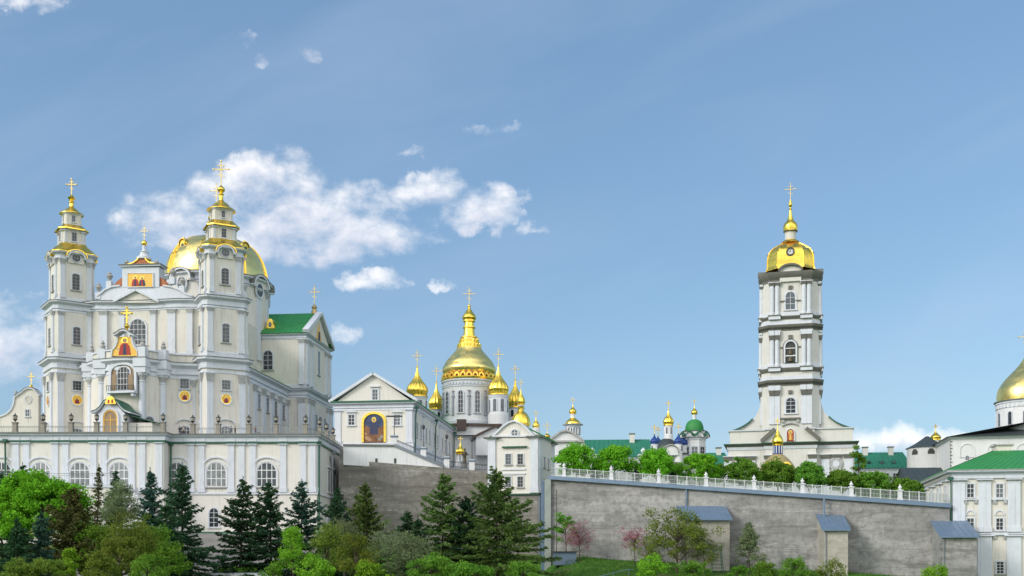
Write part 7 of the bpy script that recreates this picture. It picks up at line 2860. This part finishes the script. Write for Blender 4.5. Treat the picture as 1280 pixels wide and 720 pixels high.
# green steel ladder frame beside the olive tree
lf = thing('ladder_frame', 'green steel climbing frame with rungs in front of the wide buttress shed', 'ladder', *W(898, 722, 169))
b = MB()
s = 169 / F
for x, tx in ((-9, -5), (8, 4)):
    for y in (0, 1.6):
        b.tube([(x * s, y, -1.5), (tx * s, y * .6 + .3, 40 * s)], .06, n=6, m='green_paint')
b.build('frame', lf)
b = MB()
for k in range(9):
    t = .08 + k * .11
    xa, xb = (-9 + 4 * t) * s, (8 - 4 * t) * s
    b.tube([(xa, .3 * t, 40 * s * t), (xb, .3 * t, 40 * s * t)], .04, n=5, m='green_paint')
b.tube([(-17 * s, 0, 8 * s), (16 * s, 0, 8 * s)], .05, n=5, m='green_paint')
b.tube([(-17 * s, 0, 8 * s), (-17 * s, 0, -1.5)], .05, n=5, m='green_paint')
b.tube([(16 * s, 0, 8 * s), (16 * s, 0, -1.5)], .05, n=5, m='green_paint')
b.build('rungs', lf)
# pale green handrail over the grass
hr_ = thing('handrail', 'pale green pipe handrail running over the grass below the long wall', 'handrail', *W(745, 722, 168))
b = MB()
p_, q_ = W(742, 722, 168) - W(745, 722, 168), W(787, 711.5, 170) - W(745, 722, 168)
b.tube([p_, q_, q_ + Vector((.6, 0, -.1))], .06, n=6, m='slate_metal')
b.build('rail', hr_)
for t in (.1, .55, .98):
    b = MB()
    c_ = p_ + (q_ - p_) * t
    b.tube([c_, c_ + Vector((0, 0, -1.6))], .05, n=6, m='slate_metal')
    b.build('post', hr_)
# blue-grey kiosk under the blossom
v_ = W(706, 699, 181)
kb_ = thing('garden_hut', 'small blue-grey hut with a dark flat roof under the pink blossom', 'hut', v_.x, v_.y, v_.z)
b = MB()
b.box(-1.9, 1.9, 0, 2, -1, 1.15, 'slate_metal')
for k in range(7):
    b.box(-1.85 + k * .6, -1.79 + k * .6, -.03, .05, -1, 1.15, 'steel')
b.build('wall', kb_)
b = MB()
b.box(-2.1, 2.1, -.3, 2.2, 1.15, 1.32, 'dark_metal')
b.build('roof', kb_)
# kerb wall at the foot of the paved slope
kw_ = thing('kerb_wall', 'low whitewashed kerb wall at the bottom of the paved slope, under the dark spruces', 'kerb', *W(290, 717, 168))
b = MB()
b.box(-7.5, 7, 0, .35, -1.2, .10, 'white')
b.box(-7.6, 7.1, -.05, .40, .10, .18, 'slate_metal')
b.build('wall', kw_)
# low hedge along the slope
t = place_tree(300, 708, 722, 34, 171, 'low clipped dark hedge along the foot of the paved slope', 'leaf_green', None, name='hedge', n_clump=70, per=60, leaf=.12)
t['category'] = 'hedge'

# handrail and white stair in front of the projecting terrace
st_ = thing('stair', 'short white stair flight before the projecting part of the terrace, beside the bluish spruce', 'stair', *W(170, 640, 197))
b = MB()
s = 197 / F
for k in range(10):
    b.box((-16 + 3.6 * k) * s, (-16 + 3.6 * (k + 1)) * s, 0, 1.8, -4, (34 - 3.2 * k) * s, 'white')
b.build('steps', st_)
zr_ = W(0, 607, 197).z
railing('stair_railing', 'thin dark railing in front of the arched windows of the projecting terrace', [(W(-30, 600, 197).x, 197.0), (W(150, 600, 197).x, 197.0)], zr_, 2.2, .45)
lt_ = thing('lower_terrace', 'plain white retaining block carrying the thin dark railing below the arched windows', 'terrace', W(-30, 600, 197).x, 196.8, zr_)
b = MB()
wl_ = W(152, 600, 197).x - W(-30, 600, 197).x
b.box(-1, wl_, 0, 4.3, -14, -.35, 'pale_cream')
b.box(-1.1, wl_ + .15, -.18, 4.3, -.35, -.02, 'trim')
b.build('wall', lt_)
